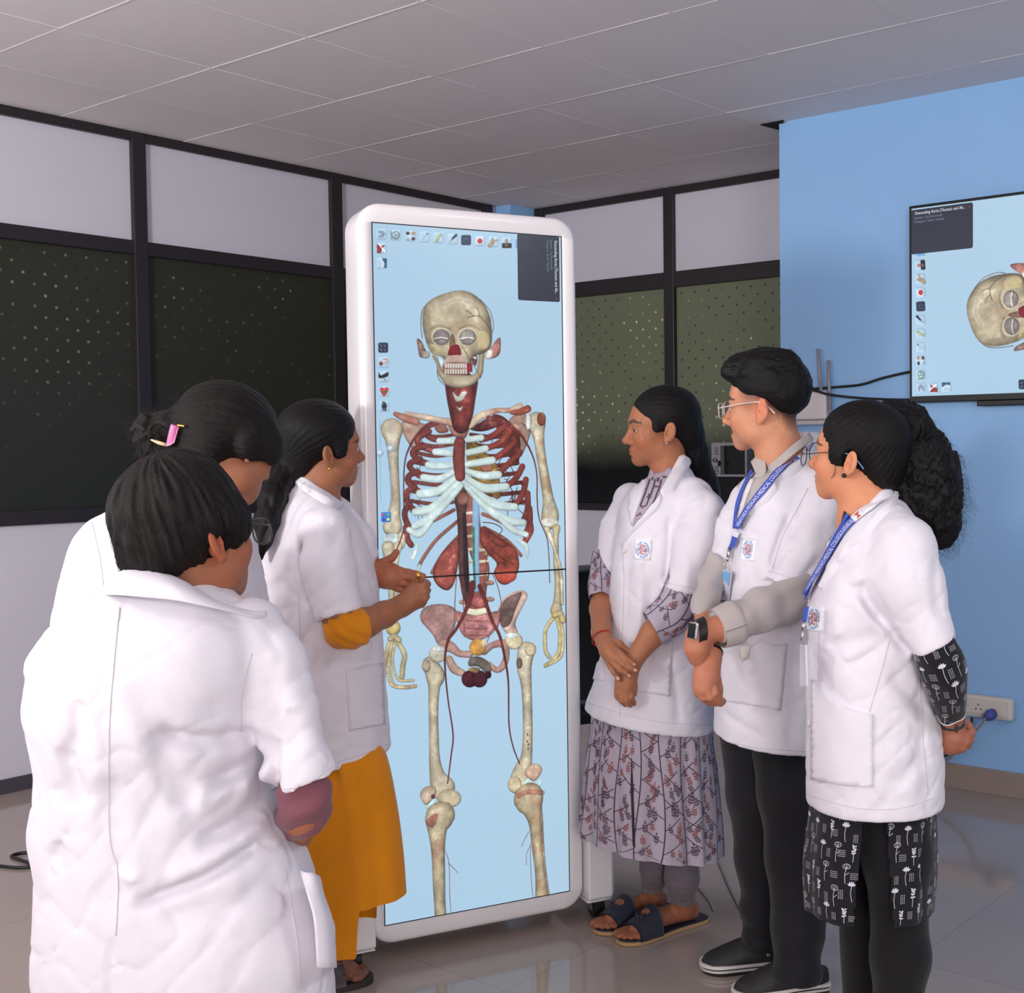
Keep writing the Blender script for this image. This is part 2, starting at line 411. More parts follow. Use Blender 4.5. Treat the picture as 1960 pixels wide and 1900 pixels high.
def poly(T, col, pts, edge=.5, mott=.6, tint=None, rw=7, smooth=True, alpha=1.0):
    q = np.array([tv(T, p) for p in pts]); q = spline(q, 6, True) if smooth else q
    sl = _box(q, 1)
    if sl is None: return
    X, Y = xx_[sl], yy_[sl]; d = np.full(X.shape, 1e9); ins = np.zeros(X.shape, bool)
    for (ax, ay), (bx, by) in zip(q, np.roll(q, -1, 0)):
        dx, dy = bx-ax, by-ay; t = np.clip(((X-ax)*dx+(Y-ay)*dy)/(dx*dx+dy*dy+1e-9), 0, 1)
        d = np.minimum(d, np.hypot(X-ax-t*dx, Y-ay-t*dy))
        c = ((ay > Y) != (by > Y)) & (X < (bx-ax)*(Y-ay)/(by-ay+1e-12)+ax); ins ^= c
    _blend(sl, np.where(ins, -d, d), col, edge, mott, tint, rw, alpha)
def ell(T, col, cx, cy, rx, ry, **k):
    poly(T, col, [(cx+rx*math.cos(a), cy+ry*math.sin(a)) for a in np.linspace(0, 2*math.pi, 14)[:-1]], **k)
BONE = (214, 203, 178); BONE2 = (205, 190, 160); RED = (136, 66, 60); DRED = (112, 50, 50); CART = (212, 232, 232); TN = (168, 95, 85); YL = (208, 180, 110)
# --- trunk, back to front
poly(2, (186, 165, 150), [(495, 330), (560, 315), (640, 340), (690, 365), (610, 480), (590, 545), (525, 460), (500, 400)], tint=TN)
poly(2, (160, 130, 118), [(1280, 300), (1380, 270), (1432, 380), (1365, 570), (1330, 560), (1270, 400)], tint=TN)
poly(2, (95, 50, 46), [(1150, 280), (1240, 300), (1340, 420), (1350, 560), (1320, 640), (1230, 520), (1180, 380)], tint=RED)
for i in range(8):
    y = 420+i*70
    strip(2, (118, 66, 60), [(890, y, 20), (740, y+18, 26), (620-i*8, y-4, 26)], edge=.5)
    strip(2, (104, 52, 48), [(990, y, 22), (1150, y+20, 30), (1290+i*14, y, 28)], edge=.5)
for i in range(26):
    r = random.Random(i); x = r.uniform(1120, 1370); y = r.uniform(330, 960)
    strip(2, (70, 30, 32), [(x, y), (x+r.uniform(-50, 50), y+r.uniform(10, 60)), (x+r.uniform(-40, 60), y+r.uniform(60, 110))], w=5, edge=.9)
    x = r.uniform(540, 640); strip(2, (80, 40, 40), [(x, y+60), (x+r.uniform(-10, 40), y+r.uniform(80, 120))], w=4, edge=.9)
poly(2, (150, 118, 62), [(960, 470), (1030, 470), (1110, 560), (1180, 640), (1200, 740), (1210, 870), (1160, 880), (1060, 780), (980, 700)], mott=1.3, tint=(110, 80, 40))
poly(2, (165, 110, 90), [(1060, 650), (1140, 640), (1150, 680), (1090, 700)])
strip(2, (150, 92, 86), [(990, 860, 110), (1000, 1000, 110), (1020, 1200, 110), (1075, 1400, 105), (1050, 1560, 110), (1045, 1700, 130)], tint=(190, 130, 115), edge=.6)
for x, y, w in ((990, 992, 80), (995, 1075, 86), (1000, 1160, 86), (1010, 1255, 90), (1075, 1262, 70), (1078, 1345, 76), (1080, 1440, 66), (1000, 1345, 60)):
    strip(2, (222, 208, 182), [(x-w/2, y+4), (x+w/2, y-4)], w=20, edge=.75)
for x, y in ((1120, 1290), (1130, 1500), (1130, 1620), (945, 1480), (940, 1640)): ell(2, (196, 150, 135), x, y, 34, 18)
# lower ribs
for pts in ([(900, 1050), (750, 1180), (660, 1300), (618, 1375)], [(870, 970), (740, 1040), (640, 1085)], [(905, 1160), (790, 1290), (712, 1425)]): strip(2, (158, 108, 94), pts, w=25, tint=RED)
for pts in ([(1090, 1100), (1250, 1190), (1355, 1300)], [(1080, 1000), (1200, 1050), (1340, 1140)]): strip(2, (158, 100, 86), pts, w=26, tint=RED)
strip(2, CART, [(622, 1375), (605, 1420)], w=24)
# kidneys
poly(2, (152, 80, 72), [(890, 1170), (912, 1250), (895, 1400), (868, 1510), (820, 1555), (752, 1520), (718, 1450), (735, 1360), (800, 1260)], edge=.35, rw=13, mott=.8)
poly(2, (158, 76, 62), [(1065, 1095), (1130, 1120), (1210, 1180), (1305, 1240), (1342, 1340), (1330, 1430), (1270, 1505), (1205, 1505), (1160, 1430), (1180, 1360), (1120, 1290), (1060, 1200)], edge=.35, rw=13, mott=.9)
ell(2, (185, 80, 66), 1250, 1450, 75, 52, edge=.75, rw=9, mott=.3); ell(2, (165, 84, 76), 840, 1470, 34, 55, edge=.8, mott=.3)
for pts in ([(1080, 1060), (1160, 1070), (1220, 1110), (1190, 1170), (1250, 1190)], [(1140, 1190), (1210, 1240), (1250, 1230)], [(1150, 1260), (1230, 1330), (1300, 1360)]): strip(2, (90, 40, 38), pts, w=6, edge=.9)
# ribs at the sides
for pts in ([(775, 466), (700, 445), (655, 400), (680, 362), (745, 335)], [(735, 545), (650, 515), (605, 472), (630, 432), (690, 400)], [(695, 642), (612, 603), (572, 562), (588, 530), (650, 508)], [(652, 737), (590, 700), (550, 655), (562, 625), (625, 600)], [(628, 845), (570, 800), (537, 760), (547, 720), (605, 690)], [(585, 975), (545, 930), (525, 880), (532, 838), (585, 800)], [(545, 1095), (520, 1040), (513, 990), (530, 950)], [(560, 1225), (533, 1180), (520, 1100)]):
    strip(2, (126, 64, 60), pts, w=40, edge=.45)
for pts in ([(1065, 458), (1150, 432), (1240, 358)], [(1100, 525), (1200, 482), (1278, 405), (1262, 378)], [(1140, 612), (1230, 552), (1305, 478), (1300, 452)], [(1190, 705), (1270, 632), (1342, 560), (1330, 540)], [(1245, 805), (1320, 740), (1366, 655)], [(1315, 935), (1370, 850), (1392, 750)], [(1372, 1055), (1405, 960), (1404, 850)], [(1388, 1155), (1420, 1060), (1418, 960)], [(1382, 1205), (1425, 1130), (1425, 1080)]):
    strip(2, (142, 66, 58), pts, w=44, edge=.5)
# inner vein and aorta
strip(2, (92, 64, 60), [(915, 830, 80), (922, 900, 92), (925, 1000, 66), (935, 1200, 66), (942, 1400, 72), (955, 1560, 60), (968, 1640, 34)], edge=.55)
strip(2, (54, 40, 44), [(945, 1000, 22), (950, 1200, 26), (955, 1400, 30), (965, 1560, 20)], edge=.7)
ell(2, (140, 88, 80), 935, 890, 42, 48, tint=(190, 150, 130))
strip(2, (150, 186, 224), [(1030, 905, 48), (1030, 1100, 50), (1030, 1300, 44), (1036, 1545, 46)], edge=.8, mott=.1)
strip(2, (66, 140, 112), [(1012, 1100), (1014, 1300), (1022, 1540)], w=17, edge=.85, mott=.9)
# cartilage
for pts in ([(872, 468, 42), (765, 470, 46)], [(862, 562, 44), (735, 548, 46)], [(858, 645, 46), (760, 652, 50), (685, 645, 50)], [(862, 698, 40), (760, 745, 52), (650, 735, 50)], [(878, 742, 40), (760, 832, 62), (625, 855, 60)], [(905, 770, 40), (790, 890, 56), (700, 965, 62), (590, 985, 50)], [(925, 792, 36), (825, 905, 50), (700, 1030, 60), (585, 1090, 48)], [(700, 1055, 40), (620, 1145, 50), (545, 1115, 40)], [(608, 1215, 14), (585, 1290, 26), (565, 1325, 14), (552, 1260, 12)],
            [(955, 462, 40), (1068, 446, 46)], [(965, 556, 44), (1098, 525, 50)], [(962, 640, 44), (1148, 610, 54)], [(962, 688, 40), (1080, 722, 54), (1192, 715, 56)], [(962, 740, 40), (1090, 812, 62), (1248, 802, 56)], [(945, 770, 36), (1080, 880, 60), (1190, 935, 66), (1312, 950, 54)], [(962, 805, 34), (1100, 950, 48), (1250, 1045, 62), (1372, 1062, 48)], [(1200, 1030, 36), (1300, 1115, 48), (1395, 1150, 40)], [(1330, 1185, 20), (1395, 1235, 34), (1400, 1320, 10)]):
    strip(2, CART, pts, edge=.66, mott=.22)
# breastbone
poly(2, (160, 100, 94), [(832, 352), (900, 340), (990, 340), (975, 400), (945, 452), (890, 446), (845, 402)], tint=(200, 160, 150))
strip(2, (140, 72, 68), [(912, 480, 78), (905, 600, 84), (915, 725, 72)], edge=.55)
poly(2, (90, 45, 45), [(985, 380), (1050, 340), (1130, 300), (1240, 330), (1150, 380), (1060, 400)], mott=1.4)
poly(2, (170, 135, 125), [(730, 360), (800, 350), (830, 400), (760, 410)], tint=RED, mott=1)
# collar bones and shoulders
strip(2, (214, 194, 176), [(865, 335, 62), (780, 322, 46), (680, 300, 44), (580, 282, 38), (525, 272, 36)], tint=TN)
strip(2, (218, 196, 172), [(985, 348, 62), (1075, 282, 52), (1180, 248, 36), (1270, 246, 36), (1350, 214, 44)], tint=TN)
strip(2, (176, 112, 98), [(445, 272, 30), (520, 305, 52), (600, 330, 46)], tint=(220, 190, 170)); strip(2, (150, 76, 62), [(1290, 262, 30), (1350, 258, 46), (1405, 235, 52)], tint=(200, 150, 120))
# arms
strip(2, BONE, [(420, 385, 150), (425, 450, 105), (428, 560, 74), (440, 750, 62), (446, 900, 66), (432, 1020, 92), (424, 1090, 130)], tint=(190, 165, 140), edge=.45)
ell(2, CART, 432, 1180, 82, 38, edge=.7); ell(2, BONE, 490, 1190, 30, 66)
strip(2, BONE, [(1468, 330, 140), (1482, 430, 88), (1500, 560, 70), (1530, 750, 74), (1556, 900, 86), (1568, 1000, 130), (1565, 1045, 130)], tint=(190, 150, 110), edge=.4)
ell(2, (150, 80, 66), 1505, 310, 32, 50, tint=YL); ell(2, (222, 226, 222), 1410, 330, 22, 60); ell(2, (224, 222, 210), 1562, 1062, 62, 34, edge=.7)
strip(2, BONE, [(392, 1240, 84), (398, 1330, 66), (412, 1500, 46), (420, 1640, 42)], edge=.45); strip(2, BONE, [(465, 1230, 60), (450, 1330, 40), (450, 1500, 26), (455, 1700, 24)], edge=.45)
strip(2, BONE2, [(1612, 1105, 62), (1610, 1170, 42), (1612, 1350, 44), (1622, 1500, 42), (1618, 1640, 60), (1612, 1700, 92)], tint=YL, edge=.4)
strip(2, BONE, [(1545, 1110, 44), (1575, 1180, 34), (1612, 1290, 24), (1645, 1420, 26), (1655, 1650, 26)], edge=.4)
strip(3, (212, 192, 130), [(425, 400, 44), (430, 520, 52), (430, 575, 100)], tint=YL, edge=.5)
for pts, w in (([(430, 625), (400, 690), (372, 800), (362, 850)], 32), ([(450, 660), (490, 720), (512, 780), (500, 850), (494, 930)], 36), ([(420, 680), (402, 790), (400, 880), (430, 985), (500, 1005), (590, 998)], 26), ([(440, 690), (424, 800), (440, 900), (480, 955), (575, 955)], 20), ([(385, 860), (405, 960), (440, 1000), (540, 1010)], 22), ([(470, 660), (440, 640), (410, 650)], 40)):
    strip(3, (206, 194, 156), pts, w=w, tint=(180, 140, 110), edge=.45)
for pts, w in (([(1612, 480), (1575, 520), (1538, 580), (1530, 640), (1535, 740), (1562, 785)], 30), ([(1618, 500), (1638, 590), (1640, 660), (1630, 750), (1580, 815), (1535, 848)], 32), ([(1640, 500), (1658, 600), (1660, 700), (1640, 790), (1560, 838)], 26), ([(1600, 480), (1640, 470), (1660, 520)], 46)):
    strip(3, (208, 192, 146), pts, w=w, tint=YL, edge=.42)
# vessels of the arms
strip(2, (108, 58, 56), [(700, 345, 20), (620, 400, 16), (550, 510, 13), (512, 640, 9), (506, 900, 9), (515, 1060, 9), (485, 1180, 9), (452, 1262, 8)], edge=.7)
strip(2, (112, 54, 50), [(1120, 300, 30), (1240, 330, 26), (1350, 420, 20), (1430, 550, 12), (1470, 700, 9), (1474, 900, 9), (1490, 1040, 8), (1550, 1200, 7), (1565, 1500, 6)], edge=.7)
# --- neck and skull
strip(1, (132, 62, 58), [(925, 1385, 190), (925, 1480, 190), (925, 1580, 170), (920, 1680, 120)], edge=.5, mott=.9, tint=(95, 40, 42))
for pts in ([(815, 1390), (830, 1500), (860, 1650)], [(1035, 1370), (1020, 1470), (1000, 1600)]): strip(1, (96, 44, 46), pts, w=20)
poly(1, (214, 214, 204), [(862, 1440), (900, 1475), (925, 1442), (965, 1445), (935, 1500), (890, 1515), (870, 1480)], edge=.6); poly(1, (214, 210, 200), [(885, 1545), (910, 1560), (935, 1545), (915, 1582)], edge=.7)
poly(1, (190, 150, 138), [(602, 1055), (636, 1075), (660, 1130), (690, 1180), (655, 1196), (622, 1185), (610, 1130)], tint=(140, 66, 66), mott=1.1); poly(1, (176, 120, 112), [(1205, 1048), (1208, 1140), (1180, 1188), (1105, 1200), (1130, 1140), (1165, 1080)], tint=(140, 56, 60), mott=1.1); poly(1, (212, 204, 192), [(1110, 1130), (1150, 1140), (1150, 1190), (1100, 1200)], mott=.6); poly(1, (206, 196, 184), [(640, 1150), (690, 1150), (690, 1190), (650, 1196)], mott=.6)
poly(1, (190, 178, 150), [(1092, 1150), (1086, 1230), (1080, 1300), (1056, 1345), (1000, 1394), (910, 1414), (822, 1397), (780, 1352), (752, 1305), (742, 1240), (712, 1178), (748, 1190), (772, 1250), (800, 1300), (930, 1320), (1020, 1310), (1044, 1240), (1056, 1160)], edge=.5, rw=12, mott=.35, tint=(176, 150, 124))
poly(1, (196, 184, 156), [(890, 705), (985, 718), (1065, 775), (1115, 850), (1140, 950), (1146, 1060), (1128, 1130), (1060, 1170), (1020, 1180), (980, 1250), (940, 1262), (850, 1262), (806, 1240), (790, 1190), (722, 1170), (680, 1110), (646, 980), (648, 860), (682, 790), (765, 740)], edge=.42, rw=30, mott=.4, tint=(176, 150, 122))
for pts, w_ in (([(668, 860), (672, 960), (700, 1060)], 60), ([(1118, 900), (1122, 1000), (1110, 1090)], 44)): strip(1, (128, 112, 92), pts, w=w_, edge=.95, mott=.3, alpha=.30)
strip(1, (132, 112, 88), [(700, 985), (760, 960), (840, 985)], w=16, edge=.9, alpha=.45); strip(1, (132, 112, 88), [(910, 985), (980, 955), (1050, 985)], w=16, edge=.9, alpha=.45)
strip(1, (120, 100, 80), [(700, 1120), (760, 1160), (800, 1200)], w=14, edge=.9, alpha=.5); strip(1, (120, 100, 80), [(1120, 1120), (1050, 1160), (990, 1200)], w=14, edge=.9, alpha=.5)
for y_ in (760, 790): strip(1, (226, 216, 200), [(800, y_+40), (890, y_), (1000, y_+26)], w=22, edge=1, mott=.1, alpha=.35)
poly(1, (222, 200, 146), [(1050, 1010), (1120, 1020), (1120, 1110), (1050, 1130)], edge=.95, mott=.2, alpha=.6); poly(1, (214, 196, 150), [(680, 1090), (800, 1130), (800, 1180), (720, 1170)], edge=.95, alpha=.5)
for cx in (780, 970):
    ell(1, (226, 214, 186), cx, 1042, 76, 68, edge=.8, mott=.2, alpha=.8); ell(1, (150, 142, 138), cx, 1044, 62, 58, edge=.62, rw=9, mott=.5)
    strip(1, (232, 228, 226), [(cx-52, 1056), (cx, 1046), (cx+45, 1056)], w=7, edge=1); strip(1, (110, 96, 92), [(cx-54, 1066), (cx, 1058), (cx+48, 1066)], w=5, edge=1)
poly(1, (120, 84, 66), [(848, 1030), (870, 1030), (880, 1100), (850, 1120), (836, 1110)], alpha=.75); poly(1, (130, 34, 46), [(868, 1100), (905, 1104), (922, 1170), (880, 1176), (828, 1172), (840, 1120)], mott=.2, edge=.7)
poly(1, (190, 214, 226), [(762, 1205), (785, 1215), (795, 1260), (778, 1262)], edge=.9); poly(1, (120, 70, 64), [(1000, 1180), (1040, 1185), (1030, 1250), (1005, 1230)], mott=1); poly(1, (214, 226, 230), [(1005, 1188), (1035, 1190), (1028, 1206)], edge=.9)
poly(1, (205, 176, 164), [(840, 1180), (940, 1180), (965, 1235), (800, 1240)], edge=.8, mott=.3); poly(1, (150, 110, 100), [(800, 1236), (965, 1232), (965, 1308), (805, 1312)], edge=.8)
for i in range(9):
    x = 812+i*18.5
    strip(1, (232, 222, 212), [(x, 1242), (x, 1262)], w=16, edge=.62, mott=.15); strip(1, (224, 214, 204), [(x-2, 1282), (x-1, 1306)], w=14, edge=.62, mott=.15)
poly(1, (152, 44, 56), [(962, 1236), (1002, 1232), (1004, 1296), (966, 1300)], smooth=False, edge=.8, mott=.2)
for pts in ([(950, 850), (985, 862), (1010, 890), (1060, 895), (1110, 950), (1140, 1010)], [(965, 905), (1010, 890)], [(1040, 830), (1056, 890)], [(690, 790), (640, 850), (630, 950), (640, 1050)], [(1060, 770), (1130, 850), (1158, 950), (1150, 1010)], [(930, 1110), (975, 1190), (1000, 1230), (1068, 1340)], [(800, 1390), (760, 1350), (748, 1290)]): strip(1, (98, 72, 62), pts, w=5, edge=1, alpha=.85)
# --- pelvis
poly(3, (186, 146, 142), [(625, 480), (652, 430), (720, 403), (812, 404), (875, 432), (893, 470), (882, 545), (852, 622), (800, 682), (748, 684), (722, 632), (662, 562), (632, 524)], tint=(160, 100, 104), edge=.5, rw=10)
poly(3, (205, 176, 164), [(1195, 428), (1240, 350), (1322, 306), (1384, 308), (1402, 350), (1352, 452), (1316, 540), (1332, 610), (1262, 622), (1212, 560), (1188, 490)], tint=(190, 140, 130), edge=.6)
poly(3, (108, 88, 84), [(1202, 436), (1245, 362), (1322, 322), (1364, 322), (1320, 430), (1280, 540), (1225, 570), (1196, 500)], edge=.8, mott=.7, tint=(140, 104, 100))
poly(3, (178, 122, 122), [(885, 455), (960, 470), (1035, 480), (1110, 468), (1205, 455), (1190, 560), (1112, 642), (1010, 664), (932, 622), (898, 545)], tint=(205, 165, 160), mott=.9)
for y in (520, 575, 625): strip(3, (150, 78, 80), [(960, y), (1040, y+6), (1110, y)], w=9, alpha=.7)
ell(3, (165, 94, 92), 1050, 385, 68, 42, tint=(200, 140, 130)); strip(3, (238, 236, 206), [(985, 455), (1035, 462), (1092, 450)], w=42, edge=.8, mott=.1)
strip(3, (192, 152, 142), [(800, 700, 90), (850, 715, 70), (910, 760, 46), (985, 765, 50)], tint=(160, 105, 100)); strip(3, (200, 166, 150), [(835, 800, 50), (870, 870, 60), (935, 905, 46)], tint=(160, 110, 95))
strip(3, (196, 156, 146), [(1090, 740, 60), (1150, 700, 46), (1230, 690, 60), (1250, 780, 46), (1225, 850, 50), (1180, 880, 40), (1125, 840, 40)], tint=(160, 105, 100))
ell(3, (214, 160, 84), 1042, 715, 60, 62, edge=.6, tint=(200, 120, 60)); ell(3, (214, 190, 150), 1085, 690, 16, 30, edge=.9)
poly(3, (122, 110, 104), [(985, 795), (1050, 782), (1125, 825), (1142, 885), (1105, 902), (1045, 855), (978, 850)], edge=.5)
ell(3, (88, 40, 50), 985, 945, 60, 62, edge=.4, rw=12); ell(3, (84, 38, 50), 1055, 945, 58, 62, edge=.4, rw=12); ell(3, (60, 30, 40), 1118, 915, 24, 28)
poly(3, (196, 166, 110), [(975, 870), (1010, 860), (1060, 870), (1030, 905), (990, 890)], mott=1.2)
# --- thighs
strip(3, BONE, [(690, 830, 90), (735, 920, 130), (728, 1000, 84), (722, 1150, 68), (725, 1350, 66), (730, 1530, 76), (752, 1660, 110), (790, 1740, 170)], tint=(190, 178, 150), edge=.42)
ell(3, (222, 216, 196), 752, 765, 62, 62, edge=.55, tint=(205, 160, 130)); ell(3, (226, 234, 234), 760, 728, 46, 24, edge=.8, alpha=.9); ell(3, (196, 180, 160), 670, 850, 32, 46, tint=(150, 120, 105))
strip(3, BONE, [(1395, 740, 130), (1380, 850, 110), (1396, 1000, 78), (1404, 1200, 72), (1404, 1400, 74), (1392, 1530, 92), (1365, 1620, 140), (1345, 1700, 160)], tint=(190, 176, 146), edge=.4)
ell(3, (222, 210, 176), 1305, 668, 64, 62, edge=.5, tint=(205, 150, 110)); ell(3, (226, 236, 236), 1290, 630, 44, 20, edge=.85); ell(3, BONE2, 1425, 730, 42, 50, tint=YL); ell(3, (120, 104, 92), 1345, 830, 22, 40)
for x, y in ((1404, 1350), (1402, 1400), (1410, 1420), (1408, 1452)): ell(3, (110, 86, 66), x, y, 5, 8)
# --- knees and shins
ell(4, (196, 226, 230), 752, 455, 56, 40, edge=.8); ell(4, BONE2, 850, 415, 74, 58, tint=(190, 140, 110), edge=.5); poly(4, (206, 186, 164), [(668, 385), (700, 345), (755, 340), (765, 385), (712, 456), (680, 430)], edge=.5, tint=(180, 130, 120)); ell(4, (140, 50, 70), 748, 404, 12, 14)
ell(4, BONE2, 1258, 330, 44, 52, tint=(180, 140, 110)); ell(4, (196, 228, 232), 1372, 320, 52, 38, edge=.8); poly(4, (214, 190, 166), [(1320, 250), (1350, 205), (1405, 202), (1428, 240), (1385, 306), (1335, 285)], edge=.5, tint=(190, 150, 130))
strip(4, BONE2, [(792, 530, 180), (778, 580, 130), (778, 680, 92), (782, 800, 78), (786, 950, 74), (790, 1060, 68), (796, 1150, 70)], edge=.4, tint=(180, 130, 110)); poly(4, (180, 90, 84), [(705, 560), (760, 510), (780, 530), (745, 600)], alpha=.6, mott=.8)
strip(4, BONE2, [(1345, 415, 190), (1365, 470, 130), (1388, 560, 92), (1400, 700, 78), (1415, 850, 68), (1425, 960, 80), (1428, 1030, 90)], edge=.4, tint=(180, 140, 110)); strip(4, (160, 140, 120), [(1425, 520), (1440, 800), (1468, 1020)], w=16, edge=.4); strip(4, (180, 90, 80), [(1280, 400), (1340, 375), (1430, 380)], w=30, alpha=.5, mott=1.2)
# leg arteries
strip(3, DRED, [(1005, 250, 42), (985, 360, 40), (950, 460, 26), (885, 585, 22), (830, 662, 20), (806, 780, 15), (808, 900, 12), (828, 1100, 10), (864, 1350, 10), (850, 1500, 10), (824, 1705, 8)], edge=.6)
strip(3, DRED, [(1055, 270, 30), (1095, 370, 26), (1150, 530, 24), (1205, 640, 20), (1250, 850, 16), (1266, 1000, 12), (1270, 1280, 10), (1300, 1440, 9), (1346, 1560, 8)], edge=.6)
for pts in ([(1120, 0), (1100, 120), (1090, 280)], [(900, 180), (930, 300), (940, 420), (945, 640)], [(890, 200), (880, 330), (870, 560)], [(1150, 180), (1190, 280), (1215, 430), (1180, 600)], [(1180, 560), (1140, 600), (1110, 680)]): strip(3, (130, 76, 72), pts, w=6, edge=.9)
for pts in ([(822, 740), (848, 820), (852, 1000), (860, 1130)], [(845, 820), (885, 860), (905, 885)], [(1345, 625), (1310, 690), (1302, 715)], [(1355, 700), (1358, 860), (1370, 1030)], [(1355, 715), (1332, 760), (1330, 830)]): strip(4, (130, 110, 104), pts, w=4, edge=1)
# --- sliders and tool buttons
def rrect(T, col, x, y, w, h, r=8, border=None, alpha=1.0):
    def pts(g): return [(x-w/2-g, y-h/2+r), (x-w/2+r, y-h/2-g), (x+w/2-r, y-h/2-g), (x+w/2+g, y-h/2+r), (x+w/2+g, y+h/2-r), (x+w/2-r, y+h/2+g), (x-w/2+r, y+h/2+g), (x-w/2-g, y+h/2-r)]
    if border is not None: poly(T, border, pts(3), smooth=False, edge=1, mott=0, alpha=.8)
    poly(T, col, pts(0), smooth=False, edge=1, mott=0, alpha=alpha)
for x0 in (332, 410):
    strip(2, (150, 180, 206), [(x0, 320), (x0+7, 915)], w=7, edge=1, mott=0, alpha=.7)
for x0, y0 in ((410, 522), (333, 555)):
    ell(2, (168, 196, 220), x0, y0, 27, 27, edge=.9, mott=0, alpha=.9); ell(2, (214, 228, 238), x0, y0, 15, 15, edge=1, mott=0)
rrect(2, (70, 130, 220), 378, 1022, 74, 74)
for i, c in enumerate([(230, 70, 80), (80, 200, 120), (60, 80, 200), (240, 220, 80)]): ell(2, c, 360+(i % 2)*34, 1005+(i//2)*34, 10, 10, edge=1)
LBG = (184, 212, 234)
icons = [(345, 297), (448, 302), (555, 308), (656, 315), (757, 322), (860, 330), (958, 338), (1058, 344), (1155, 351), (1253, 358), (345, 398), (347, 506), (357, 1120), (361, 1228), (362, 1332), (364, 1438), (364, 1546)]
for i, (x, y) in enumerate(icons):
    dark = i in (6, 12)
    rrect(1, (48, 58, 82) if dark else LBG, x, y, 72, 74, 9, None if dark else (150, 182, 212))
    if i == 0: poly(1, (140, 158, 178), [(x-26, y-30), (x+8, y-30), (x+28, y-4), (x+8, y+22), (x-26, y+22), (x-26, y+6), (x-6, y+6), (x-6, y-12), (x-26, y-12)], smooth=False, edge=1, mott=0)
    elif i == 1:
        ell(1, (110, 134, 124), x, y, 30, 30, edge=1, mott=0); ell(1, LBG, x, y, 22, 22, edge=1, mott=0)
        for a in (0, 2.1, 4.2): strip(1, (110, 134, 124), [(x, y), (x+24*math.cos(a), y+24*math.sin(a))], w=6, edge=1)
        strip(1, (110, 134, 124), [(x-34, y-28), (x-30, y+30)], w=6, edge=1)
    elif i == 2:
        for k, c in enumerate([(60, 60, 66), (206, 150, 120), (150, 160, 172), (90, 60, 56)]): ell(1, c, x-20+(k % 2)*40, y-20+(k//2)*40, 14, 12, edge=.9)
    elif i == 3: strip(1, (140, 170, 200), [(x-16, y+20), (x+18, y-22)], w=4, edge=1); ell(1, (70, 100, 150), x+20, y-24, 6, 6)
    elif i == 4: strip(1, (172, 178, 122), [(x-16, y+24), (x+16, y-24)], w=18, edge=.9)
    elif i == 5: strip(1, (40, 52, 86), [(x-4, y+2, 12), (x+26, y-28, 18)], edge=1); strip(1, (120, 140, 160), [(x-26, y+26, 3), (x-4, y+2, 9)], edge=1)
    elif i == 6: ell(1, (64, 78, 106), x, y+6, 20, 20, edge=1, mott=0); ell(1, (48, 58, 82), x, y+6, 13, 13, edge=1, mott=0)
    elif i == 7: ell(1, (236, 232, 236), x, y, 27, 27, edge=1, mott=0); ell(1, (198, 60, 80), x, y, 19, 19, edge=.9, mott=0)
    elif i == 8: strip(1, (190, 168, 140), [(x-28, y+28, 26), (x-8, y+8, 30), (x-4, y-28, 10)], edge=.8); strip(1, (190, 168, 140), [(x-6, y+2), (x+28, y-12)], w=10, edge=.8)
    elif i == 9: rrect(1, (40, 40, 48), x, y+20, 70, 36, 6); ell(1, (214, 170, 150), x-2, y-14, 11, 16); ell(1, (170, 120, 100), x-2, y+18, 12, 12)
    elif i == 10: poly(1, (126, 46, 44), [(x-34, y-34), (x+4, y), (x-4, y+34), (x-34, y+34)], smooth=False, edge=1); strip(1, (236, 236, 240), [(x-14, y-26), (x+24, y+26)], w=10, edge=1); strip(1, (190, 40, 50), [(x+4, y-10), (x+18, y-20)], w=10)
    elif i == 11: poly(1, (66, 104, 150), [(x-4, y-36), (x+36, y-36), (x+36, y+36), (x+16, y+34), (x+20, y)], smooth=False, edge=1); strip(1, (236, 244, 248), [(x-6, y-28), (x+8, y), (x+2, y+30)], w=12, edge=1)
    elif i == 12:
        for k in range(4): strip(1, (120, 134, 150), [(x-20+(k % 2)*26, y-20+(k//2)*30), (x-10+(k % 2)*26, y-6+(k//2)*30)], w=5, edge=1)
    elif i == 13: ell(1, (150, 70, 70), x-20, y+8, 13, 15); ell(1, (226, 206, 212), x+10, y-10, 20, 22, edge=.9); strip(1, (200, 90, 90), [(x-2, y-24), (x+22, y-24)], w=6)
    elif i == 14: poly(1, (40, 36, 40), [(x-36, y-34), (x-20, y-10), (x+28, y-34), (x+30, y-6), (x, y+6), (x-36, y+8)], edge=1); strip(1, (120, 120, 130), [(x, y+8), (x+14, y+30)], w=5)
    elif i == 15: poly(1, (214, 66, 70), [(x-30, y-6), (x-22, y-30), (x, y-22), (x+20, y-32), (x+30, y-8), (x, y+34)], edge=.8, mott=.1); ell(1, (60, 120, 90), x, y, 12, 12, edge=1)
    elif i == 16: ell(1, (90, 106, 122), x, y, 20, 34, edge=.9); ell(1, (40, 46, 56), x, y, 10, 14); strip(1, (60, 66, 74), [(x-12, y-34), (x+16, y-8), (x+10, y+34)], w=6)
rrect(1, (120, 172, 226), 1330, 364, 30, 70, 6)
strip(3, (150, 180, 236), [(345, 2200), (345, 2440)], w=10, alpha=.4)
PIC = linv(np.clip(IMG, 0, 255))

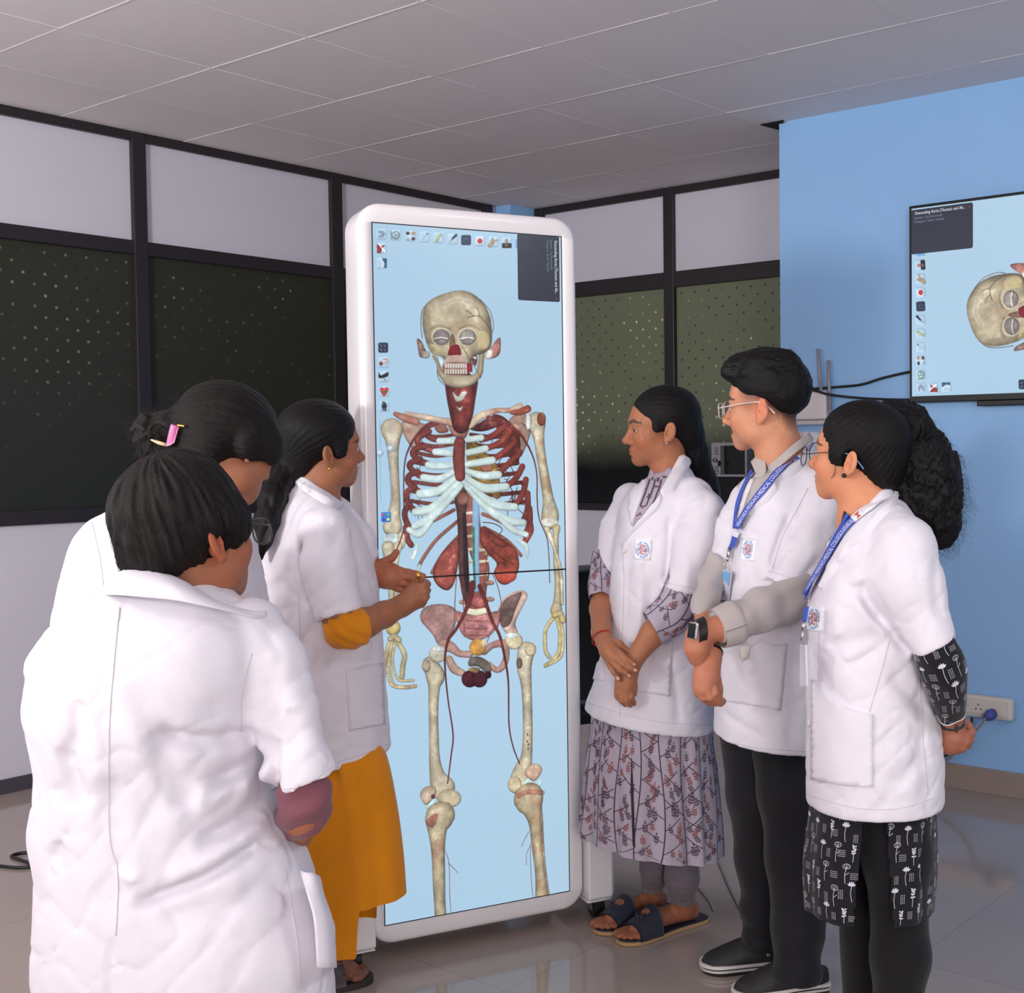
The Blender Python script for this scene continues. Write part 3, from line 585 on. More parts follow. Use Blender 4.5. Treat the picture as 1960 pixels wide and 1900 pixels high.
def screen_mat(name, attr='Col', emis=1.0, rough=0.22):
    m = bpy.data.materials.new(name); m.use_nodes = True; nt = m.node_tree; L = nt.links.new
    b = nt.nodes['Principled BSDF']; b.inputs['Base Color'].default_value = (0.01, 0.01, 0.012, 1)
    b.inputs['Roughness'].default_value = rough; b.inputs['Specular IOR Level'].default_value = 0.3
    a = nd(nt, 'ShaderNodeAttribute', attribute_name=attr); L(a.outputs['Color'], b.inputs['Emission Color']); b.inputs['Emission Strength'].default_value = emis
    return m
m_scr = screen_mat('lit_display_picture', emis=1.14)
def picture(name, origin, ex, ey, nu, nv, col, parent):
    """fine grid carrying the picture; ex, ey run across and down the picture"""
    h, w = col.shape[:2]
    jj, ii = np.mgrid[0:h, 0:w]
    V = np.asarray(origin)[None]+ex[None]*((ii.ravel()+.0)/(w-1))[:, None]+ey[None]*((jj.ravel()+.0)/(h-1))[:, None]
    idx = (jj*w+ii); F = np.stack([idx[:-1, :-1], idx[1:, :-1], idx[1:, 1:], idx[:-1, 1:]], -1).reshape(-1, 4)
    return part(name, V, F, m_scr, parent, smooth=False, colors=col.reshape(-1, 3))

# ================================================================== ANATOMY DISPLAY TABLE (standing upright)
m_white = mat('white_gloss_plastic', lin(232, 226, 230), 0.28, coat=0.2)
m_rubber = mat('black_rubber', lin(26, 25, 27), 0.5)
m_line = mat('black_screen_edge', lin(20, 22, 26), 0.4)
m_grey = mat('grey_metal', lin(120, 118, 122), 0.35, metal=0.6)
OU0, OU1, OZ0, OZ1 = -0.036, 0.620, 0.046, 2.141
DEP = 0.16
cen = KA*1.0; cen[2] = 0
table = thing('anatomy_display_table', 'tall white upright digital anatomy table showing a full skeleton on its screen', 'display', (cen+KU*0.29-KN*0.1))
def kpt(u, z, n=0.0): return np.array([*(KA+KU*u+KN*n)[:2], z])
def rounded(u0, u1, z0, z1, r, k=8):
    out = []
    for (cu, cz, a0) in ((u1-r, z1-r, 0), (u0+r, z1-r, 90), (u0+r, z0+r, 180), (u1-r, z0+r, 270)):
        for i in range(k+1):
            a = math.radians(a0+90*i/k); out.append((cu+r*math.cos(a), cz+r*math.sin(a)))
    return out
def loop_mesh(loops, closed_front=True):
    V = []; F = []; n = len(loops[0])
    for lp in loops: V += lp
    for i in range(len(loops)-1):
        for k in range(n): F.append((i*n+k, i*n+(k+1) % n, (i+1)*n+(k+1) % n, (i+1)*n+k))
    return V, F, n
prof = [(0.06, -DEP), (0.012, -DEP), (0.0, -DEP+.014), (0.0, -.016), (0.004, -.005), (0.014, 0.0)]
loops = []
for ins, n_ in prof:
    r = max(0.068-ins, .02); loops.append([kpt(u, z, n_) for u, z in rounded(OU0+ins, OU1-ins, OZ0+ins, OZ1-ins, r)])
# step in to the screen recess
inner = rounded(U0-.004, U1+.004, ZBt-.004, ZT+.004, .003)
loops.append([kpt(u, z, 0.0) for u, z in inner]); loops.append([kpt(u, z, -.012) for u, z in inner])
V, F, n = loop_mesh(loops); F.append(tuple(reversed(range(n))))
F.append(tuple(range((len(loops)-1)*n, len(loops)*n)))
o = part('housing', V, F, m_white, table, smooth=True)
md = o.modifiers.new('w', 'WEIGHTED_NORMAL'); md.keep_sharp = False
scr = part('screen', [kpt(u, z, n_) for n_ in (-.011, -.004) for u, z in ((U0-.003, ZBt-.003), (U1+.003, ZBt-.003), (U1+.003, ZT+.003), (U0-.003, ZT+.003))],
           [(3, 2, 1, 0), (4, 5, 6, 7), (0, 1, 5, 4), (1, 2, 6, 5), (2, 3, 7, 6), (3, 0, 4, 7)], m_line, table, smooth=False)
picture('screen_image', kpt(U0, ZT, -.0032), kpt(U1, ZT)-kpt(U0, ZT), np.array([0, 0, ZBt-ZT]), PW, PH, PIC, scr)
def uvp(u, v, n_): return kpt(U0+u/RES, ZT-v/RES, n_)
mb = MB(); zs = 1.0875
mb.box(kpt((U0+U1)/2, zs, -.0025), (U1-U0+.004, .004, .0045), (KU, KN, UP)); mb.build('screen_seam', m_line, scr)
# dark information panel with its text, turned with the picture
m_ip = mat('dark_info_panel', lin(20, 20, 24), 0.25, emit=(lin(50, 54, 70), 1.10)); m_txt = mat('white_screen_text', lin(10, 10, 10), 0.5, emit=(lin(235, 238, 245), 1.10)); m_txt2 = mat('grey_screen_text', lin(10, 10, 10), 0.5, emit=(lin(150, 162, 180), 0.8)); m_rx = mat('red_close_mark', lin(60, 10, 10), .5, emit=(lin(214, 90, 80), .8))
def info_panel(parent, P3, sc):
    """P3(a, b, n): a along the text, b across it (down), in panel units 0..1.55 by 0..1"""
    w, h = 1.56, 1.0
    c = [(.02, 0), (w-.03, 0), (w, .03), (w, h-.03), (w-.03, h), (.02, h), (0, h-.03), (0, .02)]
    V = [P3(a, b, n_) for n_ in (0.0, .0008) for a, b in c]; k = len(c)
    F = [tuple(range(k)), tuple(range(k, 2*k))]+[(i, (i+1) % k, k+(i+1) % k, k+i) for i in range(k)]
    ip = part('info_panel', V, F, m_ip, parent, smooth=False)
    for s, a, b, hgt, m, nm in (('Descending Aorta (Thoracic and Ab...', .10, .115, .098, m_txt, 'title_text'), ('System: Cardiovascular', .08, .215, .078, m_txt2, 'detail_text'), ('Category: Great Vessels', .08, .30, .078, m_txt2, 'detail_text'), ('x', 1.46, .105, .09, m_rx, 'close_mark')):
        tvv, tf = text_geo(s, hgt)
        if nm == 'title_text': tvv[:, 0] *= 1.27/max(tvv[:, 0].max(), .01)
        part(nm, [P3(a+p[0], b-p[1], .0012) for p in tvv], tf, m, ip, smooth=False)
pa, pb = np.array(tv(1, (1636, 316))), np.array(tv(1, (1332, 302))); pc = np.array(tv(1, (1636, 790)))
ea = (pc-pa)/1.56; eb = (pb-pa); eb = np.array([eb[0], 0]); ea = np.array([0, ea[1]])
info_panel(scr, lambda a, b, n_: uvp(*(pa+ea*a+eb*b), -.0029+n_), 1)
# side feet on castors
def foot(name_x, u_c, sgn, zt, nrm):
    mbf = MB(); w = .098; pr = []
    c = kpt(u_c, 0, nrm)
    outl = [(-.049, -.16), (.03, -.16), (.049, -.13), (.049, .13), (.03, .16), (-.049, .16)]
    outl = [(sgn*a, b) for a, b in outl]
    V = []; 
    for z0, sc_ in ((.062, .90), (.075, 1.0), (zt-.05, 1.0)):
        V += [c+KU*a*sc_+KN*b*sc_+UP*z0 for a, b in outl]
    V += [c+KU*a*.96+KN*b*.96+UP*(zt if a*sgn < 0 else zt-.045) for a, b in outl]
    n = len(outl); F = [tuple(range(n)), tuple(range(3*n, 4*n))]
    for i in range(3):
        for k in range(n): F.append((i*n+k, i*n+(k+1) % n, (i+1)*n+(k+1) % n, (i+1)*n+k))
    mbf.add(V, F); f = mbf.build('side_foot', m_white, table)
    bv = f.modifiers.new('b', 'BEVEL'); bv.width = .008; bv.segments = 3; bv.limit_method = 'ANGLE'
    for dn in (.10, -.10):
        q = c+KN*dn; m1 = MB(); m1.tube([q-KU*.016+UP*.031, q+KU*.016+UP*.031], .031, 20)
        m1.build('caster_wheel', m_rubber, table, smooth=False); m2 = MB(); m2.box(q+UP*.056, (.05, .05, .012), (KU, KN, UP)).box(q+UP*.045-KU*.021, (.004, .03, .04), (KU, KN, UP)).box(q+UP*.045+KU*.021, (.004, .03, .04), (KU, KN, UP)); m2.build('caster_fork', m_grey, table)
foot('r', OU1+.052, 1, .285, -.13); foot('l', OU0-.052, -1, .285, -.09)
mb = MB(); mb.box(kpt(.292, .16, -.09), (.74, .06, .12), (KU, KN, UP), .01); mb.build('base_beam', m_white, table)

# ================================================================== WALL TELEVISION
m_tvb = mat('black_television_frame', lin(18, 18, 20), 0.35)
yt = YBLUE-0.055
tl = on_axis(1741, 395, 1, yt); bl = on_axis(1743, 771, 1, yt)
TX0, TZ1, TZ0 = tl[0], tl[2], bl[2]; TW = (TZ1-TZ0)*1.73
tvo = thing('television', 'black-framed wall television on the blue wall showing the skull sideways', 'television', (TX0+TW/2, YBLUE, TZ0))
MB().span((TX0, yt-.006, TZ0), (TX0+TW, yt+.018, TZ1), .004).build('frame', m_tvb, tvo)
MB().span((TX0+.2, yt+.018, TZ0+.14), (TX0+TW-.2, YBLUE-.001, TZ1-.14), .004).build('back_box', m_tvb, tvo)
MB().span((TX0+.30, yt+.0, TZ0-.022), (TX0+.52, yt+.02, TZ0+.002), .004).build('sensor_bump', m_tvb, tvo)
bz = .013
half = PIC[:int(PH*.5)]                     # the upper display only, turned a quarter turn
img = np.transpose(half, (1, 0, 2))[::-1]   # rows: picture right to left -> top to bottom
so = (TX0+bz, yt-.0072, TZ1-bz)
tscr = part('screen', [(TX0+bz-.001, yt-.0066, TZ0+bz), (TX0+TW-bz, yt-.0066, TZ0+bz), (TX0+TW-bz, yt-.0066, TZ1-bz), (TX0+bz, yt-.0066, TZ1-bz)], [(0, 1, 2, 3)], m_line, tvo, smooth=False)
exv = np.array([TW-2*bz, 0, 0]); eyv = np.array([0, 0, -(TZ1-TZ0-2*bz-.014)])
picture('screen_image', so, exv, eyv, 0, 0, np.clip(img*1.02, 0, 1), tscr)
hh, hw = img.shape[:2]
def tvuv(u, v, n_):      # picture pixel -> wall
    return np.array(so)+exv*(v/(hw-1))+eyv*((PW-1-u)/(hh-1))+np.array([0, -.0003-n_, 0])
info_panel(tscr, lambda a, b, n_: tvuv(*(pa+ea*a+eb*b), n_), 1)
# ================================================================== SHAPE TOOLKIT: smooth blended solids turned into meshes
def A_(*v): return np.array(v, float)
def d_cap(P, a, b, ra, rb):
    ab = b-a; t = np.clip(((P-a)@ab)/(ab@ab+1e-12), 0, 1); q = P-a-t[:, None]*ab
    return np.sqrt((q*q).sum(1))-(ra+(rb-ra)*t)
def d_ell(P, c, r, R=None):
    q = P-c
    if R is not None: q = q@R.T
    r = np.asarray(r, float); k0 = np.sqrt(((q/r)**2).sum(1)); k1 = np.sqrt(((q/(r*r))**2).sum(1))+1e-9
    return k0*(k0-1)/k1
def d_sph(P, c, r): q = P-c; return np.sqrt((q*q).sum(1))-r
def smin(a, b, k):
    h = np.clip(0.5+0.5*(b-a)/k, 0, 1); return b+(a-b)*h-k*h*(1-h)
def smax(a, b, k): return -smin(-a, -b, k)
def chain(P, pts, k=0.004):
    """pts: (point, radius) along a limb"""
    d = None
    for (a, ra), (b, rb) in zip(pts[:-1], pts[1:]):
        e = d_cap(P, a, b, ra, rb); d = e if d is None else smin(d, e, k)
    return d
_LAT = np.random.RandomState(5).rand(32, 32, 32)
def vn3(P):
    i = np.floor(P).astype(int); f = P-i; f = f*f*(3-2*f); i &= 31; j = (i+1) & 31
    L = _LAT; x0, y0, z0 = i.T; x1, y1, z1 = j.T; fx, fy, fz = f.T
    a = (L[x0, y0, z0]*(1-fx)+L[x1, y0, z0]*fx)*(1-fy)+(L[x0, y1, z0]*(1-fx)+L[x1, y1, z0]*fx)*fy
    b = (L[x0, y0, z1]*(1-fx)+L[x1, y0, z1]*fx)*(1-fy)+(L[x0, y1, z1]*(1-fx)+L[x1, y1, z1]*fx)*fy
    return a*(1-fz)+b*fz-0.5
def lev(P):
    """level frame seen along the camera's heading: across, away, up"""
    q = P-CAM; return np.stack([q@HR, q@HF, P[:, 2]], 1)
def lev1(p): q = np.asarray(p)-CAM; return A_(q@HR, q@HF, p[2])
def unlev(s, f, z): return A_(CAM[0], CAM[1], 0)+HR*s+HF*f+UP*z
class Loft:
    """upright body of elliptical slices; rows: (y, x_left, x_right, depth, half thickness[, exponent])"""
    def __init__(s, rows, exp=2.2):
        T = []
        for r in rows:
            y, xl, xr, d, w = r[:5]; e = r[5] if len(r) > 5 else exp
            a, b = lev1(at(xl, y, d)), lev1(at(xr, y, d))
            T.append([(a[2]+b[2])/2, (a[0]+b[0])/2, (a[1]+b[1])/2, (b[0]-a[0])/2, w, e])
        T = spline(sorted(T, key=lambda t: t[0]), 6)
        T[:, 3:5] = np.maximum(T[:, 3:5], .004)
        T[:, 0] = np.maximum.accumulate(T[:, 0]+np.arange(len(T))*1e-9); s.T = T
    def at(s, z): return [np.interp(z, s.T[:, 0], s.T[:, i]) for i in range(1, 6)]
    def sdf(s, P, Q=None):
        Q = lev(P) if Q is None else Q; z = Q[:, 2]
        cs, cf, ws, wf, e = s.at(z)
        x = np.abs(Q[:, 0]-cs)/ws; y = np.abs(Q[:, 1]-cf)/wf
        k = (x**e+y**e+1e-12)**(1/e); m = np.minimum(ws, wf)
        d = np.where(k > 1, (k-1)*m, (k-1)*m)
        return np.maximum(d, np.maximum(z-s.T[-1, 0], s.T[0, 0]-z))
def polygonize(fn, lo, hi, h, smooth=1, band=2.0):
    lo = np.asarray(lo, float); hi = np.asarray(hi, float)
    B = 4; n = np.ceil((hi-lo)/(h*B)).astype(int)+1
    gx = [lo[i]+(np.arange(n[i])+.5)*h*B-h/2 for i in range(3)]
    C = np.stack(np.meshgrid(*gx, indexing='ij'), -1).reshape(-1, 3)
    D = np.empty(len(C))
    for i in range(0, len(C), 200000): D[i:i+200000] = fn(C[i:i+200000])
    D = D.reshape(n); near = np.abs(D) < h*B*band
    big = np.kron(D, np.ones((B, B, B))); msk = np.kron(near, np.ones((B, B, B), bool)).astype(bool)
    idx = np.argwhere(msk); P = lo+idx*h
    v = np.empty(len(P))
    for i in range(0, len(P), 200000): v[i:i+200000] = fn(P[i:i+200000])
    big[msk] = v
    S = big < 0; N = np.array(big.shape)
    cs = np.zeros(N-1, np.int8)
    for dx in (0, 1):
        for dy in (0, 1):
            for dz in (0, 1): cs += S[dx:N[0]-1+dx, dy:N[1]-1+dy, dz:N[2]-1+dz]
    act = (cs > 0) & (cs < 8)
    ci = np.argwhere(act); vid = -np.ones(act.shape, int); vid[act] = np.arange(len(ci))
    acc = np.zeros((len(ci), 3)); cnt = np.zeros(len(ci))
    cor = [(dx, dy, dz) for dx in (0, 1) for dy in (0, 1) for dz in (0, 1)]
    val = {c: big[ci[:, 0]+c[0], ci[:, 1]+c[1], ci[:, 2]+c[2]] for c in cor}
    for c in cor:
        for ax in range(3):
            if c[ax]: continue
            e = list(c); e[ax] = 1; e = tuple(e); a, b = val[c], val[e]
            m = (a < 0) != (b < 0); t = np.where(m, a/(a-b+1e-20), 0)
            p = np.tile(np.array(c, float), (len(ci), 1)); p[:, ax] = t
            acc[m] += p[m]; cnt[m] += 1
    V = lo+(ci+acc/np.maximum(cnt, 1)[:, None])*h
    F = []
    for ax in range(3):
        o = [1, 1, 1]; o[ax] = 0
        sl0 = tuple(slice(o[i], N[i]-1) for i in range(3)); sl1 = tuple(slice(o[i]+(1 if i == ax else 0), N[i]-1+(1 if i == ax else 0)) for i in range(3))
        a, b = S[sl0], S[sl1]; e = np.argwhere(a != b)+np.array(o)
        if not len(e): continue
        fl = S[e[:, 0], e[:, 1], e[:, 2]]
        u, w = [(1, 2), (2, 0), (0, 1)][ax]
        def g(du, dw):
            q = e.copy(); q[:, u] -= du; q[:, w] -= dw; return vid[q[:, 0], q[:, 1], q[:, 2]]
        quad = np.stack([g(1, 1), g(0, 1), g(0, 0), g(1, 0)], 1)
        quad[~fl] = quad[~fl][:, ::-1]; F.append(quad)
    F = np.concatenate(F); F = F[(F >= 0).all(1)]
    if smooth: V = relax(V, F, smooth)
    return V, F
def relax(V, F, it, lam=0.5):
    E = np.concatenate([F[:, [i, (i+1) % F.shape[1]]] for i in range(F.shape[1])]); n = len(V)
    E = np.concatenate([E, E[:, ::-1]]); deg = np.bincount(E[:, 0], minlength=n)
    for _ in range(it):
        S = np.stack([np.bincount(E[:, 0], V[E[:, 1], i], n) for i in range(3)], 1)/np.maximum(deg, 1)[:, None]
        V = V*(1-lam)+S*lam
    return V
def normals(V, F):
    a, b, c = V[F[:, 0]], V[F[:, 1]], V[F[:, 2]]; n = np.cross(b-a, c-a); N = np.zeros_like(V)
    for i in range(F.shape[1]):
        for k in range(3): N[:, k] += np.bincount(F[:, i], n[:, k], len(V))
    return N/(np.linalg.norm(N, axis=1)[:, None]+1e-12)
def join(pieces):
    V, F, C = [], [], []; o = 0
    for v, f, c in pieces:
        V.append(v); F.append(f+o); C.append(c); o += len(v)
    return np.concatenate(V), np.concatenate(F), np.concatenate(C)

def comps(n, F):
    lab = np.arange(n); E = np.concatenate([F[:, [i, (i+1) % F.shape[1]]] for i in range(F.shape[1])])
    while True:
        m = np.minimum(lab[E[:, 0]], lab[E[:, 1]]); new = lab.copy(); np.minimum.at(new, E[:, 0], m); np.minimum.at(new, E[:, 1], m); new = new[new]
        if (new == lab).all(): return lab
        lab = new
def unite(V, F, C, nhead=10**9):
    """joins the pieces of one body, under the clothes, into a single continuous surface"""
    while True:
        lab = comps(len(V), F); ids, cnt = np.unique(lab, return_counts=True)
        if len(ids) == 1: return V, F, C
        small = ids[cnt < 60]
        if len(small):
            nhead = int(nhead-np.isin(lab, small)[:min(nhead, len(lab))].sum()); keep = ~np.isin(lab, small); mp = np.cumsum(keep)-1; F = mp[F[keep[F[:, 0]]]]; V, C = V[keep], C[keep]; continue
        main = lab[0]; fc = V[F].mean(1); fl = lab[F[:, 0]]
        A = np.where(F.max(1) < nhead)[0]; A = A[fc[A, 2] < np.quantile(fc[A, 2], .04)]; best = None
        for i in ids:
            if i == main: continue
            B = np.where(fl == i)[0]; top = B[np.argmax(fc[B, 2])]; dd = ((fc[A]-fc[top])**2).sum(1)
            if best is None or dd.min() < best[2]: best = (A[np.argmin(dd)], top, dd.min())
        a, b, _ = best; fa, fb = F[a], F[b]
        o = min(range(4), key=lambda k: sum(np.linalg.norm(V[fa[i]]-V[fb[(k-i) % 4]]) for i in range(4)))
        q = [[fa[i], fa[(i+1) % 4], fb[(o-i-1) % 4], fb[(o-i) % 4]] for i in range(4)]
        F = np.concatenate([np.delete(F, [a, b], 0), np.array(q)])

# ------------------------------------------------------------------ laying cloth pieces on a surface
def bvh(V, F): return BVHTree.FromPolygons([tuple(v) for v in V], [tuple(int(i) for i in f) for f in F])
def hit(trees, x, y, dflt=None, lim=None):
    d = ray(x, y); ln = np.linalg.norm(d); best = None
    for t in trees:
        p, n, i, r = t.ray_cast(Vector(CAM), Vector(d/ln))
        if p is not None and (best is None or r < best[2]): best = (np.array(p), np.array(n), r)
    if best is None:
        P = at(x, y, dflt); bd = None
        for t in trees:
            p, n, i, r = t.find_nearest(Vector(P))
            if p is not None and (bd is None or r < bd[2]): bd = (np.array(p), np.array(n), r)
        best = bd
    n = best[1]
    if np.dot(n, d) > 0: n = -n
    return best[0], n
def cdt(poly, step, extra=None):
    from mathutils.geometry import delaunay_2d_cdt
    q = np.asarray(poly, float); n = len(q); lo, hi = q.min(0), q.max(0); pts = []
    for i, y in enumerate(np.arange(lo[1]+step*.5, hi[1], step*.87)):
        for x in np.arange(lo[0]+(i % 2)*step*.5, hi[0], step):
            ins = False; dmin = 1e9
            for (ax, ay), (bx, by) in zip(q, np.roll(q, -1, 0)):
                if (ay > y) != (by > y) and x < (bx-ax)*(y-ay)/(by-ay)+ax: ins = not ins
                dx, dy = bx-ax, by-ay; t = min(max(((x-ax)*dx+(y-ay)*dy)/(dx*dx+dy*dy+1e-9), 0), 1); dmin = min(dmin, math.hypot(x-ax-t*dx, y-ay-t*dy))
            if ins and dmin > step*.4: pts.append((x, y))
    allp = [Vector(p) for p in q.tolist()+pts]
    r = delaunay_2d_cdt(allp, [], [list(range(n))], 1, 1e-5)
    return np.array([v[:] for v in r[0]]), [tuple(f) for f in r[2]]
def resamp(q, step):
    q = np.asarray(q, float); out = []
    for a, b in zip(q, np.roll(q, -1, 0)):
        k = max(1, int(np.linalg.norm(b-a)/step)); out += [a+(b-a)*i/k for i in range(k)]
    return np.array(out)
def patch(name, poly, trees, m, parent, off=0.004, step=8, depth=3.0, smooth_out=False, lift=None, colors=None):
    """a flat piece cut to an outline and laid on the surface, with its own thickness"""
    q = spline(poly, 5, True) if smooth_out else resamp(poly, step)
    P2, F = cdt(q, step); top = []; bot = []
    for x, y in P2:
        p, n = hit(trees, x, y, depth); o = off+(lift(x, y) if lift else 0)
        top.append(p+n*o); bot.append(p-n*0.001)
    if lift:
        nb_ = [set() for _ in P2]
        for f in F:
            for i in range(len(f)): nb_[f[i]].update((f[i-1], f[(i+1) % len(f)]))
        for _ in range(4): top = [top[i]*.5+np.mean([top[k] for k in nb_[i]], 0)*.5 if nb_[i] else top[i] for i in range(len(top))]
    n = len(P2); area2 = lambda f: sum(P2[f[i]][0]*P2[f[(i+1) % len(f)]][1]-P2[f[(i+1) % len(f)]][0]*P2[f[i]][1] for i in range(len(f)))
    F = [f if area2(f) < 0 else tuple(reversed(f)) for f in F]
    ed = {}
    for f in F:
        for i in range(len(f)): ed[(f[i], f[(i+1) % len(f)])] = 1
    side = [(b, a, a+n, b+n) for (a, b) in ed if (b, a) not in ed]
    return part(name, np.array(top+bot), F+side, m, parent, smooth=True)
def ribbon_pts(path, width, trees, off, depth, step=5, nw=3):
    q = spline(np.asarray(path, float), 8); L = [0]
    for a, b in zip(q[:-1], q[1:]): L.append(L[-1]+np.linalg.norm((b-a)[:2]))
    k = max(2, int(L[-1]/step)); s = np.linspace(0, L[-1], k)
    q = np.stack([np.interp(s, L, q[:, i]) for i in range(q.shape[1])], 1)
    t = np.gradient(q[:, :2], axis=0); t /= np.linalg.norm(t, axis=1)[:, None]; nn = np.stack([-t[:, 1], t[:, 0]], 1)
    W = q[:, 2] if q.shape[1] > 2 else np.full(len(q), width)
    return q, nn, W, s
def ribbon(name, path, width, trees, m, parent, off=0.003, depth=3.0, step=6, nw=3, flat=0.0, thick=0.0015):
    q, nn, W, s = ribbon_pts(path, width, trees, off, depth, step)
    V = []; k = nw
    for i in range(len(q)):
        row = []
        for j in range(k):
            x, y = q[i, :2]+nn[i]*W[i]*(j/(k-1)-.5); p, n = hit(trees, x, y, depth); row.append(p+n*off)
        if flat:
            a, b = row[0], row[-1]; row = [p*(1-flat)+(a+(b-a)*j/(k-1))*flat for j, p in enumerate(row)]
        V += row
    V = np.array(V)
    if flat:
        G = V.reshape(len(q), k, 3)
        for _ in range(6): G[1:-1] = G[1:-1]*.5+(G[:-2]+G[2:])*.25
        V = G.reshape(-1, 3)
    F = [(i*k+j, i*k+j+1, (i+1)*k+j+1, (i+1)*k+j) for i in range(len(q)-1) for j in range(k-1)]
    n = len(V); tv_ = np.array([CAM-v for v in V]); tv_ /= np.linalg.norm(tv_, axis=1)[:, None]
    VV = np.concatenate([V, V-tv_*(thick if flat else off+thick)])
    b = [i*k for i in range(len(q))]+[(len(q)-1)*k+j for j in range(1, k)]+[i*k+k-1 for i in range(len(q)-2, -1, -1)]+[j for j in range(k-2, 0, -1)]
    side = [(b[i], b[(i+1) % len(b)], b[(i+1) % len(b)]+n, b[i]+n) for i in range(len(b))]
    return part(name, VV, F+side, m, parent, smooth=True), q, nn, W, s, V.reshape(len(q), k, 3)
def band(name, rows, m, parent, thick=0.003, sub=5):
    """a folded strip of cloth: rows are 3-D polylines of equal length from one edge to the other"""
    R = [spline(np.array(r), sub) for r in rows]; G = np.array(R)
    G = np.stack([spline(G[:, i], 4) for i in range(G.shape[1])], 1)
    a, b = G.shape[:2]; V = G.reshape(-1, 3)
    F = np.array([(i*b+j, i*b+j+1, (i+1)*b+j+1, (i+1)*b+j) for i in range(a-1) for j in range(b-1)])
    N = normals(V, F); n = len(V)
    if np.mean(((CAM-V)*N).sum(1)) < 0: N = -N; F = F[:, ::-1]
    VV = np.concatenate([V+N*thick, V]); FF = [tuple(f) for f in F]+[tuple(np.array(f[::-1])+n) for f in F]
    bd = [j for j in range(b)]+[i*b+b-1 for i in range(1, a)]+[(a-1)*b+j for j in range(b-2, -1, -1)]+[i*b for i in range(a-2, 0, -1)]
    FF += [(bd[i], bd[(i+1) % len(bd)], bd[(i+1) % len(bd)]+n, bd[i]+n) for i in range(len(bd))]
    o = part(name, VV, FF, m, parent, smooth=True); return o, V, F

# ------------------------------------------------------------------ heads
def rotm(a, p, r):
    a, p, r = math.radians(a), math.radians(p), math.radians(r)
    f = -HF*math.cos(a)-HR*math.sin(a); rt = np.cross(f, UP); f2 = f*math.cos(p)+UP*math.sin(p); up = np.cross(rt, f2)
    return np.array([rt*math.cos(r)+up*math.sin(r), f2, -rt*math.sin(r)+up*math.cos(r)])
class Frame:
    def __init__(s, px, py, d, a, p, r, sc): s.O = at(px, py, d); s.R = rotm(a, p, r); s.s = sc
    def loc(s, P): return ((P-s.O)@s.R.T)/s.s
    def wor(s, q): return s.O+(np.asarray(q, float)*s.s)@s.R
def rot_x(a): c, s = math.cos(a), math.sin(a); return np.array([[1, 0, 0], [0, c, s], [0, -s, c]])
def rot_z(a): c, s = math.cos(a), math.sin(a); return np.array([[c, s, 0], [-s, c, 0], [0, 0, 1]])
